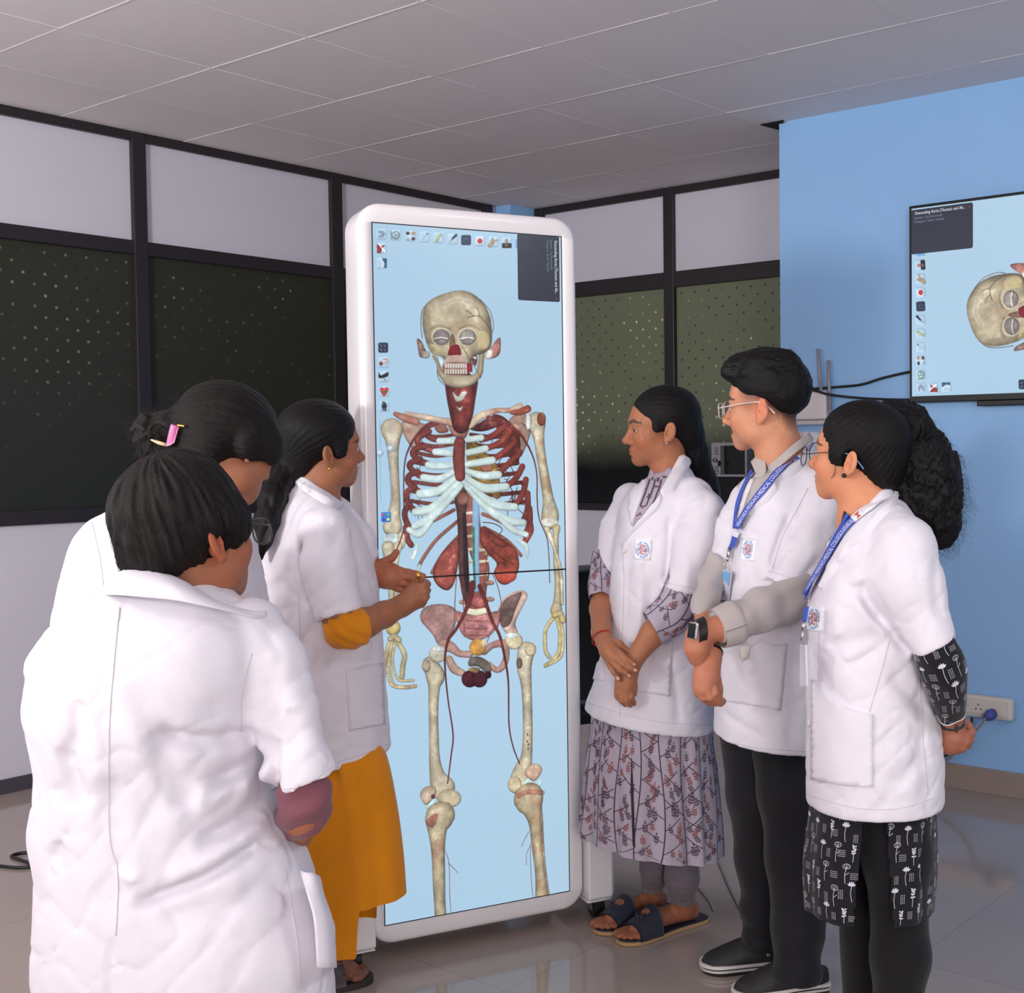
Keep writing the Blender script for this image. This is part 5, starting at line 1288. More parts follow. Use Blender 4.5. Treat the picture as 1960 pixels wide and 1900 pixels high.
def glasses(label, fr, m_rim, m_arm, m_tip, w=.025, h=.019, e=3.0, r=.0012, ra=.0013, y=.113, z=-.006, cx=.033, ex=.073):
    g = thing('eyeglasses', label, 'glasses', fr.O)
    for sx in (-1, 1):
        pth = rim_path(sx*cx, y, z, w, h, e); W_ = [fr.wor(p) for p in pth]
        V, F = tube_geo(W_, r*fr.s, 8, False, True); part('rim', np.array(V), F, m_rim, g)
        c = fr.wor(np.mean(pth, 0)); n = len(W_); part('lens', np.array([p*.985+c*.015 for p in W_]+[c]), [(i, (i+1) % n, n) for i in range(n)], m_lens, g)
        x0 = sx*(cx+w*.97); a = [(x0, y-abs(x0)*.10, z+h*.45), (sx*(ex-.001), y-.028, z+h*.5+.002), (sx*(ex+.004), .055, .010), (sx*(ex+.006), .012, .0135)]
        b = [(sx*(ex+.006), .012, .0135), (sx*(ex+.0055), -.004, .0125), (sx*(ex+.003), -.022, .002), (sx*(ex), -.040, -.018)]
        V, F = tube_geo(spline([fr.wor(p) for p in a], 5), ra*fr.s, 8); part('temple_arm', np.array(V), F, m_arm, g)
        V, F = tube_geo(spline([fr.wor(p) for p in b], 5), np.linspace(ra, ra*1.5, 16)*fr.s, 8); part('temple_tip', np.array(V), F, m_tip, g)
    br = [(-(cx-w*.95), y, z+h*.25), (0, y+.003, z+h*.5), ((cx-w*.95), y, z+h*.25)]
    V, F = tube_geo(spline([fr.wor(p) for p in br], 6), r*fr.s, 8); part('bridge', np.array(V), F, m_rim, g); return g
m_lblue = mat('lanyard_blue_ribbon', lin(62, 88, 190), .6, bump_s=800, bump_d=.0002); m_lwhite = mat('lanyard_white_ribbon', lin(228, 228, 238), .6); m_ltxt = mat('lanyard_white_print', lin(236, 236, 246), .6)
m_lsky = mat('lanyard_sky_print', lin(120, 160, 210), .6); m_lred = mat('lanyard_red_print', lin(206, 80, 66), .6)
LTXT = "VINAYAKA MISSION'S MEDICAL COLLEGE,KARAIKAL"
def lanyard(label, path, split, trees, D, back=None, txt=(0.02, .985), w=10.5, loc=None, hide_txt=0):
    """path runs from the chest up to the shoulder (x, y, width in px); split = share of the path that is blue"""
    p0, n0 = hit(trees, *path[0][:2], D); g = thing('lanyard', label, 'lanyard', p0)
    o, q, nn, W, s, G = ribbon('lanyard_strap', path, w, trees, m_lblue, g, .017, D, 5, 3, .35)
    o.data.materials.append(m_lwhite); N = len(q); L = s[-1]; k = G.shape[1]
    for f in o.data.polygons:
        v = [i % (N*k) for i in f.vertices]
        if np.mean([s[min(i//k, N-1)] for i in v]) > split*L: f.material_index = 1
    def S(a, b, off):      # a along 0..L px, b across 0 (bottom of letters) .. 1
        i = np.interp(a, s, np.arange(N)); i0 = min(int(i), N-2); t = i-i0; c = G[i0]*(1-t)+G[i0+1]*t; x = (1-b)*(k-1); j = min(int(x), k-2); u = x-j
        P = c[j]*(1-u)+c[j+1]*u; e = CAM-P; return P+e/np.linalg.norm(e)*off
    V, F = text_geo(LTXT, 1.0); mx = V[:, 0].max(); a0, a1 = txt[0]*L, split*L*txt[1]
    part('lanyard_print', np.array([S(a0+(a1-a0)*v[0]/mx, .20+v[1]*.83, .0012) for v in V]), F, m_ltxt, o, smooth=False)
    if split < .97:
        mb2 = MB(); b0 = split*L+3
        for j in range(3): mb2.add([S(a, b, .0010) for a, b in ((b0+15, .2+j*.22), (L*.985, .2+j*.22), (L*.985, .32+j*.22), (b0+15, .32+j*.22))], [(0, 1, 2, 3)], 0)
        mb2.add([S(b0+a, b, .0010) for a, b in ((1, .15), (5, .5), (1, .85), (11, .85), (7, .5), (11, .2))], [(0, 1, 4, 5), (1, 2, 3, 4)], 1)
        mb2.build('lanyard_emblem', None, o, mats=[m_lsky, m_lred])
    if back: ribbon('lanyard_strap', back, 6, trees, m_lblue, g, .012, D, 5, 2, .3)
    return g, S
def strands_from(V, N, idx, rnd, ln, curl, dirv, n=7):
    out = []
    for i in idx:
        p = V[i].copy(); d = N[i]*.6+dirv*.8+rnd.normal(0, .35, 3); d /= np.linalg.norm(d); pts = [p-N[i]*.004]; a = rnd.rand()*6; x, y = frame_of(d); l = ln*(.4+rnd.rand())
        for k in range(1, n): t = k/(n-1); c = curl*(.3+t); pts.append(p+d*l*t+(x*math.cos(a+t*7)+y*math.sin(a+t*7))*c-UP*.012*t*t)
        out.append(pts)
    return out
def shoe_last(c, ax, L, w, h, ankle=None):
    """closed shoe body as a list of round cones from heel to toe"""
    sd = np.cross(UP, ax); return [(c-ax*L*.5+ax*.035+UP*h*.52, h*.50), (c+UP*h*.42, h*.44), (c+ax*(L*.5-.045)+UP*h*.36, h*.38)]
# ================================================================== THINGS ROUND THE ROOM
def office_chair():
    c = at(1022, 1100, 4.75); c[2] = 0; t = thing('office_chair', 'black-backed office chair with grey frame standing behind the display table', 'chair', c)
    fw = -HF*.55+HR*.83; fw /= np.linalg.norm(fw); fw = HF*.9-HR*.44; fw /= np.linalg.norm(fw); sd = np.cross(fw, UP); P = lambda a, b, z: c+sd*a+fw*b+UP*z
    def pad(nm, lo, hi, tilt, m, r=.07, bow=.03):
        V, F = [], []; n = 14
        for k, (o, s) in enumerate(((0, .97), (.02, 1), (.04, .97))):
            for u, v in rounded(-1, 1, 0, 1, .28, 6): V.append(P(u*lo*s, tilt(v)+o-bow*(1-u*u), hi(v)))
        n = len(V)//3
        for i in range(2):
            for k in range(n): F.append((i*n+k, i*n+(k+1) % n, (i+1)*n+(k+1) % n, (i+1)*n+k))
        F += [tuple(range(n)), tuple(range(2*n, 3*n))]; return part(nm, V, F, m, t)
    m_mesh = mat('black_chair_mesh', lin(24, 24, 28), .8, bump_s=600, bump_d=.001); m_fr = mat('grey_chair_frame', lin(96, 96, 104), .4)
    pad('backrest', .215, lambda v: .54+v*.47, lambda v: -.20-v*.07, m_mesh)
    rim = [P(u*.228, -.18-v*.07-.03*(1-u*u), .53+v*.49) for u, v in rounded(-1, 1, 0, 1, .28, 6)]; V, F = tube_geo(rim, .014, 8, False, True); part('back_frame', np.array(V), F, m_fr, t)
    MB().box(P(0, .04, .47), (.48, .46, .07), (sd, fw, UP), .03).build('seat', m_mesh, t)
    for s in (-1, 1):
        m1 = MB(); m1.tube(spline([P(s*.25, -.12, .48), P(s*.29, -.12, .56), P(s*.285, -.10, .66), P(s*.28, .14, .67)], 4), .014, 8); m1.build('armrest_support', m_fr, t, smooth=True)
        MB().box(P(s*.28, .02, .685), (.055, .25, .03), (sd, fw, UP), .012).build('armrest', m_fr, t)
    m1 = MB(); m1.tube([P(0, .02, .10), P(0, .02, .44)], .028, 14); m1.build('gas_post', m_grey, t, smooth=True)
    for k in range(5):
        a = k*1.2566+.3; e = P(math.cos(a)*.29, .02+math.sin(a)*.29, .075); m1 = MB(); m1.tube([P(0, .02, .105), e], [.024, .014], 8); m1.build('leg', m_fr, t, smooth=True)
        m1 = MB(); m1.tube([e-UP*.048-sd*.02, e-UP*.048+sd*.02], .0265, 14); m1.build('caster', m_rubber, t, smooth=True)
office_chair()
yw = YBLUE
def W(x, y, o=0.0): p = on_axis(x, y, 1, yw); return p-np.array([0, o, 0])
def router():
    p = W(1530, 782); t = thing('wifi_router', 'white wall-mounted router with grey antennas left of the television', 'router', p)
    a, b = W(1476, 752), W(1588, 803); MB().span((a[0], yw-.034, b[2]), (b[0], yw-.004, a[2]), .010).build('case', mat('white_router_plastic', lin(214, 206, 210), .4), t)
    MB().span((a[0]-.01, yw-.045, b[2]-.022), (b[0]+.012, yw-.002, b[2]-.002), .004).build('shelf_bracket', mat('pale_grey_bracket', lin(196, 188, 190), .5), t)
    m_an = mat('grey_antenna', lin(150, 144, 150), .4)
    for x0, y0, x1, y1 in ((1570, 668, 1577, 752), (1590, 690, 1593, 778), (1517, 668, 1521, 752), (1490, 676, 1490, 752)):
        m1 = MB(); q0, q1 = W(x1, y1+6, .020), W(x0, y0, .020); m1.tube([q0, q1], [.0085, .0070], 8); m1.build('antenna', m_an, t, smooth=True)
        m1 = MB(); m1.tube([W(x1, y1+12, .020), q0], .0095, 8); m1.build('antenna_joint', m_an, t, smooth=True)
router()
m_cable = mat('black_cable', lin(22, 22, 24), .5); m_gcab = mat('grey_cable', lin(150, 140, 136), .5)
def cable(label, pts, r, m, name='cable'):
    V, F = tube_geo(spline(pts, 8), r, 8); o = part(name, np.array(V), F, m); tag(o, label, 'cable'); return o
cable('upper black cable curving from the router to the television', [W(1500, 748, .012), W(1560, 744, .010), W(1600, 741, .012), W(1650, 736, .010), W(1690, 724, .012), W(1738, 713, .016), W(1760, 711, .030)], .0055, m_cable)
cable('lower black cable running from the router to the bottom of the television', [W(1540, 742, .046), W(1570, 748, .048), W(1600, 756, .046), W(1640, 761, .012), W(1690, 764, .010), W(1742, 765, .016), W(1760, 765, .030)], .0055, m_cable)
def socket():
    p = W(1890, 1350); t = thing('socket_strip', 'white extension socket strip mounted low on the blue wall', 'socket', p)
    a, b = W(1838, 1327), W(1944, 1372); z0, z1 = W(1890, 1372)[2], W(1890, 1329)[2]; mw_ = mat('white_socket_plastic', lin(206, 200, 194), .4)
    MB().span((a[0]-.10, yw-.040, z0), (b[0], yw-.001, z1), .014).build('case', mw_, t)
    MB().span((a[0]-.08, yw-.043, z0+.018), (b[0]-.02, yw-.038, z1-.018), .004).build('face_plate', mw_, t)
    md_ = mat('dark_socket_hole', lin(60, 56, 56), .6)
    for k in range(3):
        x = a[0]-.05+k*.075; h = MB()
        for dx, dz in ((-.011, -.008), (.011, -.008), (0, .010)): h.tube([np.array([x+dx, yw-.0445, (z0+z1)/2+dz]), np.array([x+dx, yw-.041, (z0+z1)/2+dz])], .0035, 8)
        h.build('socket_outlet', md_, t)
    for k in range(2): MB().span((a[0]-.018+k*.075, yw-.047, (z0+z1)/2-.012), (a[0]-.004+k*.075, yw-.042, (z0+z1)/2+.012), .002).build('switch', mw_, t)
    q = W(1908, 1362, .045); t2 = thing('power_plug', 'blue plug with grey cord in the extension socket strip', 'plug', q); m1 = MB(); m1.tube([q+np.array([0, .004, 0]), q+np.array([-.004, -.020, -.004]), q+np.array([-.012, -.040, -.012])], [.022, .024, .014], 14); m1.build('plug_body', mat('blue_plug', lin(72, 78, 150), .5), t2, smooth=True)
    V, F = tube_geo(spline([q+np.array([-.012, -.038, -.012]), W(1880, 1392, .06), W(1848, 1425, .05), W(1820, 1452, .03), W(1795, 1472, .03), W(1760, 1500, .05), on_axis(1700, 1560, 2, .006), on_axis(1600, 1600, 2, .006)], 6), .0048, 8); part('cord', np.array(V), F, m_gcab, t2)
    cable('black cord hanging beside the grey cord by the beige skirting', [W(1760, 1470, .02), W(1803, 1450, .03), W(1832, 1434, .035), W(1856, 1418, .03), W(1862, 1380, .012), W(1862, 1372, .008)], .0055, m_cable, 'cord')
socket()
def wall_box():
    yb = YB; B = lambda x, y, o=0: on_axis(x, y, 1, yb)-np.array([0, o, 0])
    t = thing('wall_control_box', 'grey vented control box with black window on the glass partition behind the students', 'control box', B(1402, 880)); mg = mat('grey_box_plastic', lin(146, 142, 150), .4); mk = mat('black_box_window', lin(16, 15, 18), .25)
    a, b = B(1375, 847), B(1442, 912); m1 = MB(); x0, x1, z0, z1 = a[0], b[0], b[2], a[2]; xs = B(1392, 880)[0]; zt, zb2 = B(1400, 853)[2], B(1400, 907)[2]
    m1.span((x0, yb-.07, z0), (xs, yb-.0, z1), .003).span((xs-.004, yb-.066, zt), (x1, yb, z1), .003).span((xs-.004, yb-.066, z0), (x1, yb, zb2), .003).span((x1-.012, yb-.066, z0), (x1, yb, z1), .003); m1.build('frame', mg, t)
    MB().span((xs-.004, yb-.030, zb2-.004), (x1-.008, yb-.002, zt+.004)).build('window_panel', mk, t)
    for y in (857, 861, 865, 869, 893, 897, 901, 905): p, q = B(1382, y, .0715), B(1390, y, .0715); MB().box((p+q)/2, (q[0]-p[0], .003, .0035)).build('vent_slot', mk, t)
    m1 = MB(); p = B(1384, 880, .072); m1.tube([p, p-np.array([0, .012, 0])], .012, 16); m1.build('knob', m_grey, t, smooth=True)
    MB().box(B(1391, 886, .073), (.014, .008, .030)).build('latch', mk, t)
wall_box()
Z = lambda x, y, z=.006: on_axis(x, y, 2, z)
cable('black cable looping on the floor at the left edge', [Z(-60, 1652), Z(0, 1657), Z(32, 1660), Z(60, 1658), Z(52, 1650), Z(32, 1643), Z(22, 1638), Z(36, 1633), Z(60, 1631), Z(100, 1632), Z(160, 1640)], .006, m_cable)
cable('thin grey cable lying on the floor behind the leaf-print kurta', [Z(1350, 1600, .004), Z(1372, 1642, .004), Z(1392, 1690, .004), Z(1412, 1730, .004), Z(1432, 1768, .004), Z(1440, 1790, .004)], .0035, m_gcab)
cable('short thin grey cable on the floor beside the grey leggings', [Z(1318, 1672, .004), Z(1338, 1700, .004), Z(1356, 1722, .004), Z(1366, 1742, .004)], .003, m_gcab)
# ================================================================== PERSON: woman in leaf-print kurta
def person_d():
    D = 3.74
    foot_c = on_axis(1265, 1785, 2, 0)
    t = thing('person', 'woman in white coat over mauve leaf-print kurta, hands crossed, beside the display table', 'person', foot_c)
    base = lin(168, 108, 78)
    fr = Frame(1265.4, 817.5, D, 78.7, -3, 6, .985)
    neck = [(fr.wor((0, -.018, -.045)), .050), (at(1281, 905, D), .052), (at(1284, 935, D), .062), (at(1282, 985, D), .09)]
    def xt(q, c):
        # small shaded hair roots at temple
        e = d_ell(q, A_(-.066, .018, .005), (.02, .022, .035)); k = np.clip(-e/.01, 0, 1)*.35; return c*(1-k[:, None])
    hp = head_piece(fr, base, neck, dict(), dict(extra=xt, lip=(1.0, .66, .64)))
    # arms and hands
    la = limb_m([(1338, 1010, 3.62, .040), (1306, 1130, 3.575, .040), (1296, 1180, 3.56, .042), (1250, 1212, 3.545, .036), (1212, 1264, 3.535, .0255), (1203, 1284, 3.54, .026)])
    ra = limb_m([(1190, 985, 3.85, .034), (1155, 1110, 3.785, .033), (1150, 1165, 3.70, .032), (1151, 1210, 3.60, .0275), (1158, 1228, 3.56, .0245)])
    f = lambda L: limb_m(L)
    rh_p = f([(1156, 1226, 3.56, .024), (1166, 1245, 3.525, .026), (1176, 1258, 3.505, .022)])
    rf = [f([(1180, 1246, 3.51, .0115), (1188, 1252, 3.495, .0092), (1199, 1262, 3.483, .0086), (1208, 1267, 3.484, .0080), (1215, 1271, 3.49, .0070)]),
          f([(1174, 1253, 3.51, .0112), (1180, 1259, 3.492, .0094), (1192, 1271, 3.480, .0086), (1206, 1279, 3.483, .0080), (1217, 1283, 3.49, .0070)]),
          f([(1168, 1260, 3.512, .0110), (1174, 1268, 3.495, .0088), (1185, 1280, 3.485, .0082), (1197, 1288, 3.487, .0076), (1205, 1293, 3.492, .0068)]),
          f([(1163, 1264, 3.52, .0100), (1168, 1275, 3.505, .0080), (1175, 1286, 3.498, .0074), (1184, 1300, 3.50, .0064)]),
          f([(1172, 1228, 3.535, .0120), (1186, 1232, 3.53, .0100), (1198, 1243, 3.535, .0085)])]
    lh_p = f([(1205, 1278, 3.54, .0255), (1198, 1305, 3.54, .029), (1194, 1326, 3.54, .028)])
    lf = [f([(1205, 1318, 3.53, .0105), (1207, 1334, 3.525, .0095), (1213, 1346, 3.545, .0080)]),
          f([(1198, 1325, 3.522, .0105), (1199, 1340, 3.522, .0098), (1206, 1349, 3.55, .0080)]),
          f([(1189, 1325, 3.525, .0105), (1190, 1340, 3.525, .0094), (1197, 1348, 3.555, .0080)]),
          f([(1182, 1318, 3.532, .0098), (1183, 1332, 3.532, .0085), (1190, 1342, 3.56, .0075)]),
          f([(1210, 1296, 3.535, .0110), (1214, 1314, 3.545, .0095), (1214, 1328, 3.555, .0080)])]
    def hands(P): 
        a = smin(chain(P, la, .012), hand_sdf(P, lh_p, lf, .003), .012); b = smin(chain(P, ra, .012), hand_sdf(P, rh_p, rf, .005), .010)
        return np.minimum(a, b)
    allp = [p for p, r in la+ra+lh_p+rh_p]+[p for g in rf+lf for p, r in g]
    lo, hi = bounds(allp, .055); V, F = polygonize(hands, lo, hi, .0026, 1)
    C = np.tile(lin(172, 112, 82), (len(V), 1))*(1+vn3(V*90)*.10+vn3(V*260)*.05)[:, None]
    pieces = [hp, (V, F, C)]
    # legs and feet
    g0 = lambda x, y, z: on_axis(x, y, 2, 0)+UP*z
    lg = limb([(1262, 1380, 3.82, 36), (1262, 1540, 3.84, 31), (1254, 1660, 3.88, 24), (1248, 1718, 3.915, 16)]); rg = limb([(1300, 1380, 3.76, 38), (1306, 1540, 3.77, 34), (1305, 1680, 3.80, 28), (1308, 1738, 3.835, 18)])
    def foot(heel, toe, ank):
        h, b = g0(*heel, .045), g0(*toe, .026); ax = b-h; ax[2] = 0; L = np.linalg.norm(ax); ax /= L; sd = np.cross(UP, ax)
        m = h+(b-h)*.62+UP*.012; ch = [(ank, .027), (h+UP*.0, .027), (m+UP*.004, .031), (h+(b-h)*.80, .028)]
        toes = []
        for i, (o, r, ln) in enumerate(((-.030, .0125, 1.03), (-.011, .0098, 1.05), (.006, .0092, 1.02), (.021, .0086, .97), (.034, .0084, .90))):
            toes.append([(h+ax*L*.76+sd*o*.9+UP*-.016, .014), (h+ax*L*ln+sd*o-UP*.022, r)])
        return ch, toes, h, ax, L, sd
    f1 = foot((1258, 1748), (1152, 1786), lg[-1][0]); f2 = foot((1320, 1768), (1196, 1806), rg[-1][0])
    def feet(P):
        d = None
        for (ch, toes, *_), leg in ((f1, lg), (f2, rg)):
            e = smin(chain(P, ch, .02), chain(P, leg, .02), .02)
            for q in toes: e = smin(e, chain(P, q), .003)
            d = e if d is None else np.minimum(d, e)
        return np.maximum(d, .017-P[:, 2])
    lo, hi = bounds([p for p, r in lg[2:]+rg[2:]+f1[0]+f2[0]]+[q[1][0] for q in f1[1]+f2[1]], .05); lo[2] = 0; V, F = polygonize(feet, lo, hi, .0032, 1)
    C = np.tile(lin(150, 92, 66), (len(V), 1))*(1+vn3(V*90)*.12)[:, None]; pieces.append((V, F, C))
    body = body_of(t, pieces); eyes(fr, body, at(1090, 850, 3.6)-fr.O)
    handT = bvh(pieces[1][0], pieces[1][1]); footT = bvh(V, F)
    nl = []
    for g in rf[:4]:
        a, b = g[-2][0], g[-1][0]; p, n = hit([handT], *pix(b+(a-b)*.15)[:2], 3.48); nl.append((p+n*.0006, n, b-a))
    nails(nl, body)
    # leggings
    lgp = [(p, r+.006) for p, r in lg[:-1]]+[(lg[-1][0]+UP*.016, .030)]; rgp = [(p, r+.006) for p, r in rg[:-1]]+[(rg[-1][0]+UP*.014, .033)]
    def legg(P):
        d = np.minimum(chain(P, lgp, .02), chain(P, rgp, .02)); w = np.sin(P[:, 2]*260+vn3(P*20)*5)*.0014*np.clip((.32-P[:, 2])*6, 0, 1); return d+w
    lo, hi = bounds([p for p, r in lgp+rgp], .07); m_leg = cloth('grey_knit', lin(112, 100, 108)); solid('leggings', legg, lo, hi, .006, m_leg, t)
    # sandals
    m_sole = mat('tan_sandal_sole', lin(176, 140, 96), .6); m_in = mat('navy_sandal_leather', lin(40, 40, 56), .6, noise_s=200, noise_a=.2)
    for ch, toes, h, ax, L, sd in (f1, f2):
        out = [(-.055, 0), (-.045, -.030), (0, -.036), (.10*L/.2, -.030), (.8*L, -.048), (1.0*L, -.046), (1.10*L, -.024), (1.12*L, 0.004), (1.07*L, .026), (.95*L, .044), (.72*L, .046), (.3*L, .034), (0, .035), (-.045, .028)]
        q = spline(out, 4, True); c = h.copy(); c[2] = 0; n = len(q); V = []; F = []
        for z, s in ((.001, .985), (.004, 1.0), (.011, 1.0), (.012, .985)):
            V += [c+ax*(a-.03*L)*s+sd*b*s+UP*z for a, b in q]
        for i in range(3):
            for k in range(n): F.append((i*n+k, i*n+(k+1) % n, (i+1)*n+(k+1) % n, (i+1)*n+k))
        F += [tuple(range(n)), tuple(range(3*n, 4*n))]
        so = part('sandal', V, F, m_sole, t, smooth=False)
        part('insole', [c+ax*(a-.03*L)*.97+sd*b*.97+UP*z for z in (.0115, .0165) for a, b in q], [tuple(range(n)), tuple(range(n, 2*n))]+[(k, (k+1) % n, n+(k+1) % n, n+k) for k in range(n)], m_in, so, smooth=False)
        rows = []
        for a in (.56, .68, .80, .90):
            cc = c+ax*(a*L); r_ = []
            for th in np.linspace(0, math.pi, 11):
                hgt = .080-.042*(a-.56)/.34; r_.append(cc+sd*math.cos(th)*.047+UP*(.012+math.sin(th)**.7*hgt))
            rows.append(r_)
        band('strap', rows, m_in, so, .003, 2)
        cc = c+ax*.74*L+UP*.064+sd*-.005; fl = MB()
        for k in range(6):
            a = k*1.05; o_ = cc+(ax*math.cos(a)+sd*math.sin(a))*.012; fl.tube([o_-ax*.003, o_+UP*.004, o_+ax*.003], [.006, .011, .006], 8)
        fl.build('strap_flower', m_in, so, smooth=True)
    # kurta skirt
    hemf = lambda ca, sa: .0105*ca-.010
    sk = skirt_grid([(1335, 1136, 1358, D+.02, .15), (1400, 1132, 1362, D, .15), (1480, 1123, 1371, D, .155), (1560, 1116, 1377, D, .155), (1617, 1113, 1380, D, .155)], 200, 8, .045, 13, 3, hem=lambda ca, sa: .038*ca)
    printed('kurta_skirt', sk, m_leaf, t, leaf_print, .78, 5)
    skt = bvh(sk.G.reshape(-1, 3), sk.faces()); patch('skirt_slit_shade', [(1209, 1448), (1212, 1500), (1214, 1560), (1216, 1622), (1211, 1618), (1209, 1560), (1207, 1500)], [skt], cloth('slit_shade_cloth', lin(58, 50, 58)), t, .002, 8, D)  # dark wedge laid on the skirt, painting in the shaded gap of the slit
    # kurta sleeves (past the coat sleeves)
    wr = lambda tt, a: .0022*math.sin(a*5+tt*9)*tt
    s1 = limb_grid([(at(1314, 1095, 3.575), .050), (at(1304, 1140, 3.565), .056), (at(1288, 1172, 3.555), .060), (at(1266, 1190, 3.55), .055), (at(1248, 1201, 3.545), .051)], 48, 6, wr)
    printed('kurta_sleeve', s1, m_leaf, t, leaf_print, .72, 8)
    s2 = limb_grid([(at(1160, 1060, 3.80), .040), (at(1153, 1095, 3.775), .0385), (at(1150, 1118, 3.75), .037), (at(1149, 1146, 3.715), .0335)], 40, 6, wr)
    printed('kurta_sleeve', s2, m_leaf, t, leaf_print, .62, 9)
    # the coat
    rows = [(872, 1286, 1308, D+.03, .03), (890, 1272, 1318, D+.02, .05), (908, 1248, 1330, D, .072), (926, 1222, 1345, D, .10), (945, 1198, 1362, D, .13), (970, 1184, 1374, D, .15), (1010, 1178, 1379, D, .16), (1060, 1171, 1376, D, .165), (1120, 1166, 1372, D, .16), (1200, 1158, 1368, D, .16), (1280, 1142, 1366, D, .167), (1350, 1120, 1364, D, .175), (1440, 1100, 1362, D, .18)]
    sl1 = limb_m([(1330, 948, 3.66, .055), (1342, 985, 3.615, .064), (1336, 1040, 3.585, .066), (1303, 1146, 3.565, .060)]); c1 = hem_plane((1268, 1126), (1340, 1142), 3.56, 3.56, -.1)
    sl2 = limb_m([(1205, 955, 3.83, .05), (1180, 1010, 3.81, .046), (1156, 1100, 3.775, .040)]); c2 = hem_plane((1147, 1088), (1170, 1094), 3.77, 3.77, -.2)
    hp_ = hem_plane((1119, 1353), (1363, 1397), D, D, .03)
    folds = [(.012, .010, [(1281, 985), (1280, 1050), (1272, 1120)]), (.008, .012, [(1205, 1040), (1200, 1120), (1196, 1200)]), (-.007, .015, [(1222, 1060), (1225, 1150), (1222, 1250)]), (.008, .016, [(1248, 1110), (1244, 1200), (1240, 1290)]), (.006, .02, [(1345, 1180), (1342, 1280), (1338, 1380)]), (.006, .012, [(1196, 1300), (1190, 1340), (1186, 1372)]),
             (.006, .01, [(1330, 965), (1300, 985), (1284, 1010)]), (-.005, .014, [(1310, 1020), (1316, 1080), (1310, 1125)]), (.006, .013, [(1262, 1230), (1290, 1300), (1300, 1390)]), (.005, .02, [(1180, 985), (1178, 1040), (1190, 1080)])]
    co_, V, F, T = make_coat(t, rows, [(sl2, c2), (sl1, c1)], hp_, folds, lbox(1095, 1392, 865, 1415, D-.27, D+.22), D, 3.70, 3.58)
    TB = T+[bvh(*hp[:2])]
    # opening with the printed kurta, lapels, collar
    neckp = patch('kurta_front', [(1247, 898), (1254, 908), (1266, 906), (1284, 893), (1286, 908), (1262, 946), (1238, 976), (1213, 1008), (1222, 975), (1236, 932)], TB, m_leaf[0], t, .005, 6, D)
    nb = Motif(lambda x, y, o: (lambda h: h[0]+h[1]*.007)(hit(TB, x, y, D))); nb.g.len = 2000; rr = random.Random(2)
    for x0 in (1241, 1252, 1263):
        nb.line([(x0+4, 920), (x0-4, 945), (x0-14, 970)], 2.2, 1)
    for x, y in ((1262, 921), (1272, 914), (1254, 934), (1243, 952), (1232, 970), (1262, 938), (1248, 918), (1225, 985), (1240, 936)):
        for k in range(4): nb.leaf(x, y, rr.uniform(-3, 3), 5.5, 3, rr.choice((1, 2, 2, 3)))
    o_ = part('print', np.array(nb.V), nb.F, None, neckp, smooth=False, mats=m_leaf, mi=nb.M)
    patch('lapel', [(1267, 950), (1268, 961), (1258, 977), (1205, 1027), (1190, 1047), (1213, 1007), (1258, 951), (1266, 940)], T, m_coat, co_, .007, 6, D, lift=lambda x, y: .003)
    patch('lapel', [(1244, 902), (1222, 922), (1206, 945), (1204, 975), (1210, 1005), (1226, 962), (1237, 930)], T, m_coat, co_, .006, 6, D)
    patch('collar', [(1300, 872), (1308, 868), (1316, 876), (1322, 889), (1312, 908), (1290, 941), (1267, 950), (1261, 942), (1276, 916), (1288, 894)], TB, m_coat, co_, .011, 6, D, lift=lambda x, y: .004)
    for pth in ([(1192, 1046), (1194, 1120), (1192, 1200), (1190, 1290), (1186, 1372)], [(1126, 1345), (1200, 1368), (1280, 1383), (1362, 1386)], [(1268, 1113), (1300, 1120), (1343, 1130)]): ribbon('seam', pth, 1.4, T, m_coat2, co_, .0012, D)
    patch('pocket', [(1216, 1232), (1287, 1226), (1281, 1332), (1213, 1322)], T, m_coat, co_, .0055, 8, D); patch('pocket', [(1137, 1268), (1160, 1262), (1156, 1303), (1128, 1297)], T, m_coat, co_, .0055, 8, D)
    buttons([(1196, 1052)], T, co_, D, .0085)
    emblem('badge', 1231, 1052, 12.5, 16, .06, T, co_, D, 31, 38)
    # hair: parted, drawn back into a low plait
    pole = A_(.0, -.118, -.045)
    def hair(P):
        q = fr.loc(P); ax = np.abs(q[:, 0])
        d = d_ell(q, A_(0, -.018, .040), (.0815, .1045, .0855)); d = smin(d, d_ell(q, A_(0, -.075, -.010), (.058, .045, .060)), .03)
        d = smin(d, d_ell(np.stack([ax, q[:, 1], q[:, 2]], 1), A_(.0665, .026, .004), (.010, .012, .028)), .010)
        face = d_ell(q, A_(0, .125, -.045), (.105, .090, .128)); side = d_ell(q, A_(0, .040, -.075), (.14, .066, .080))
        d = smax(d, -face, .006); d = smax(d, -side, .008)
        part_ = np.exp(-(q[:, 0]/.0025)**2)*.004*np.clip((q[:, 1]+.02)/.05, 0, 1); f_, a, pl = flow_attr(q, pole)
        return (d+part_+np.sin(a*46+vn3(q*14)*3)*.0007+vn3(q*40)*.0016)*fr.s
    def tail(P):
        return chain(P, [(fr.wor((0, -.085, -.03)), .045), (at(1328, 870, D+.05), .042), (at(1350, 930, D+.10), .040), (at(1366, 1000, D+.12), .034), (at(1370, 1080, D+.14), .022)], .02)+vn3(P*A_(90, 90, 20))*.006
    H = lambda P: smin(hair(P), tail(P), .02)
    lo, hi = bounds([fr.wor((x, y, z)) for x in (-.1, .1) for y in (-.14, .1) for z in (-.08, .14)]+[at(1385, 1090, D+.2), at(1330, 860, D)], .02)
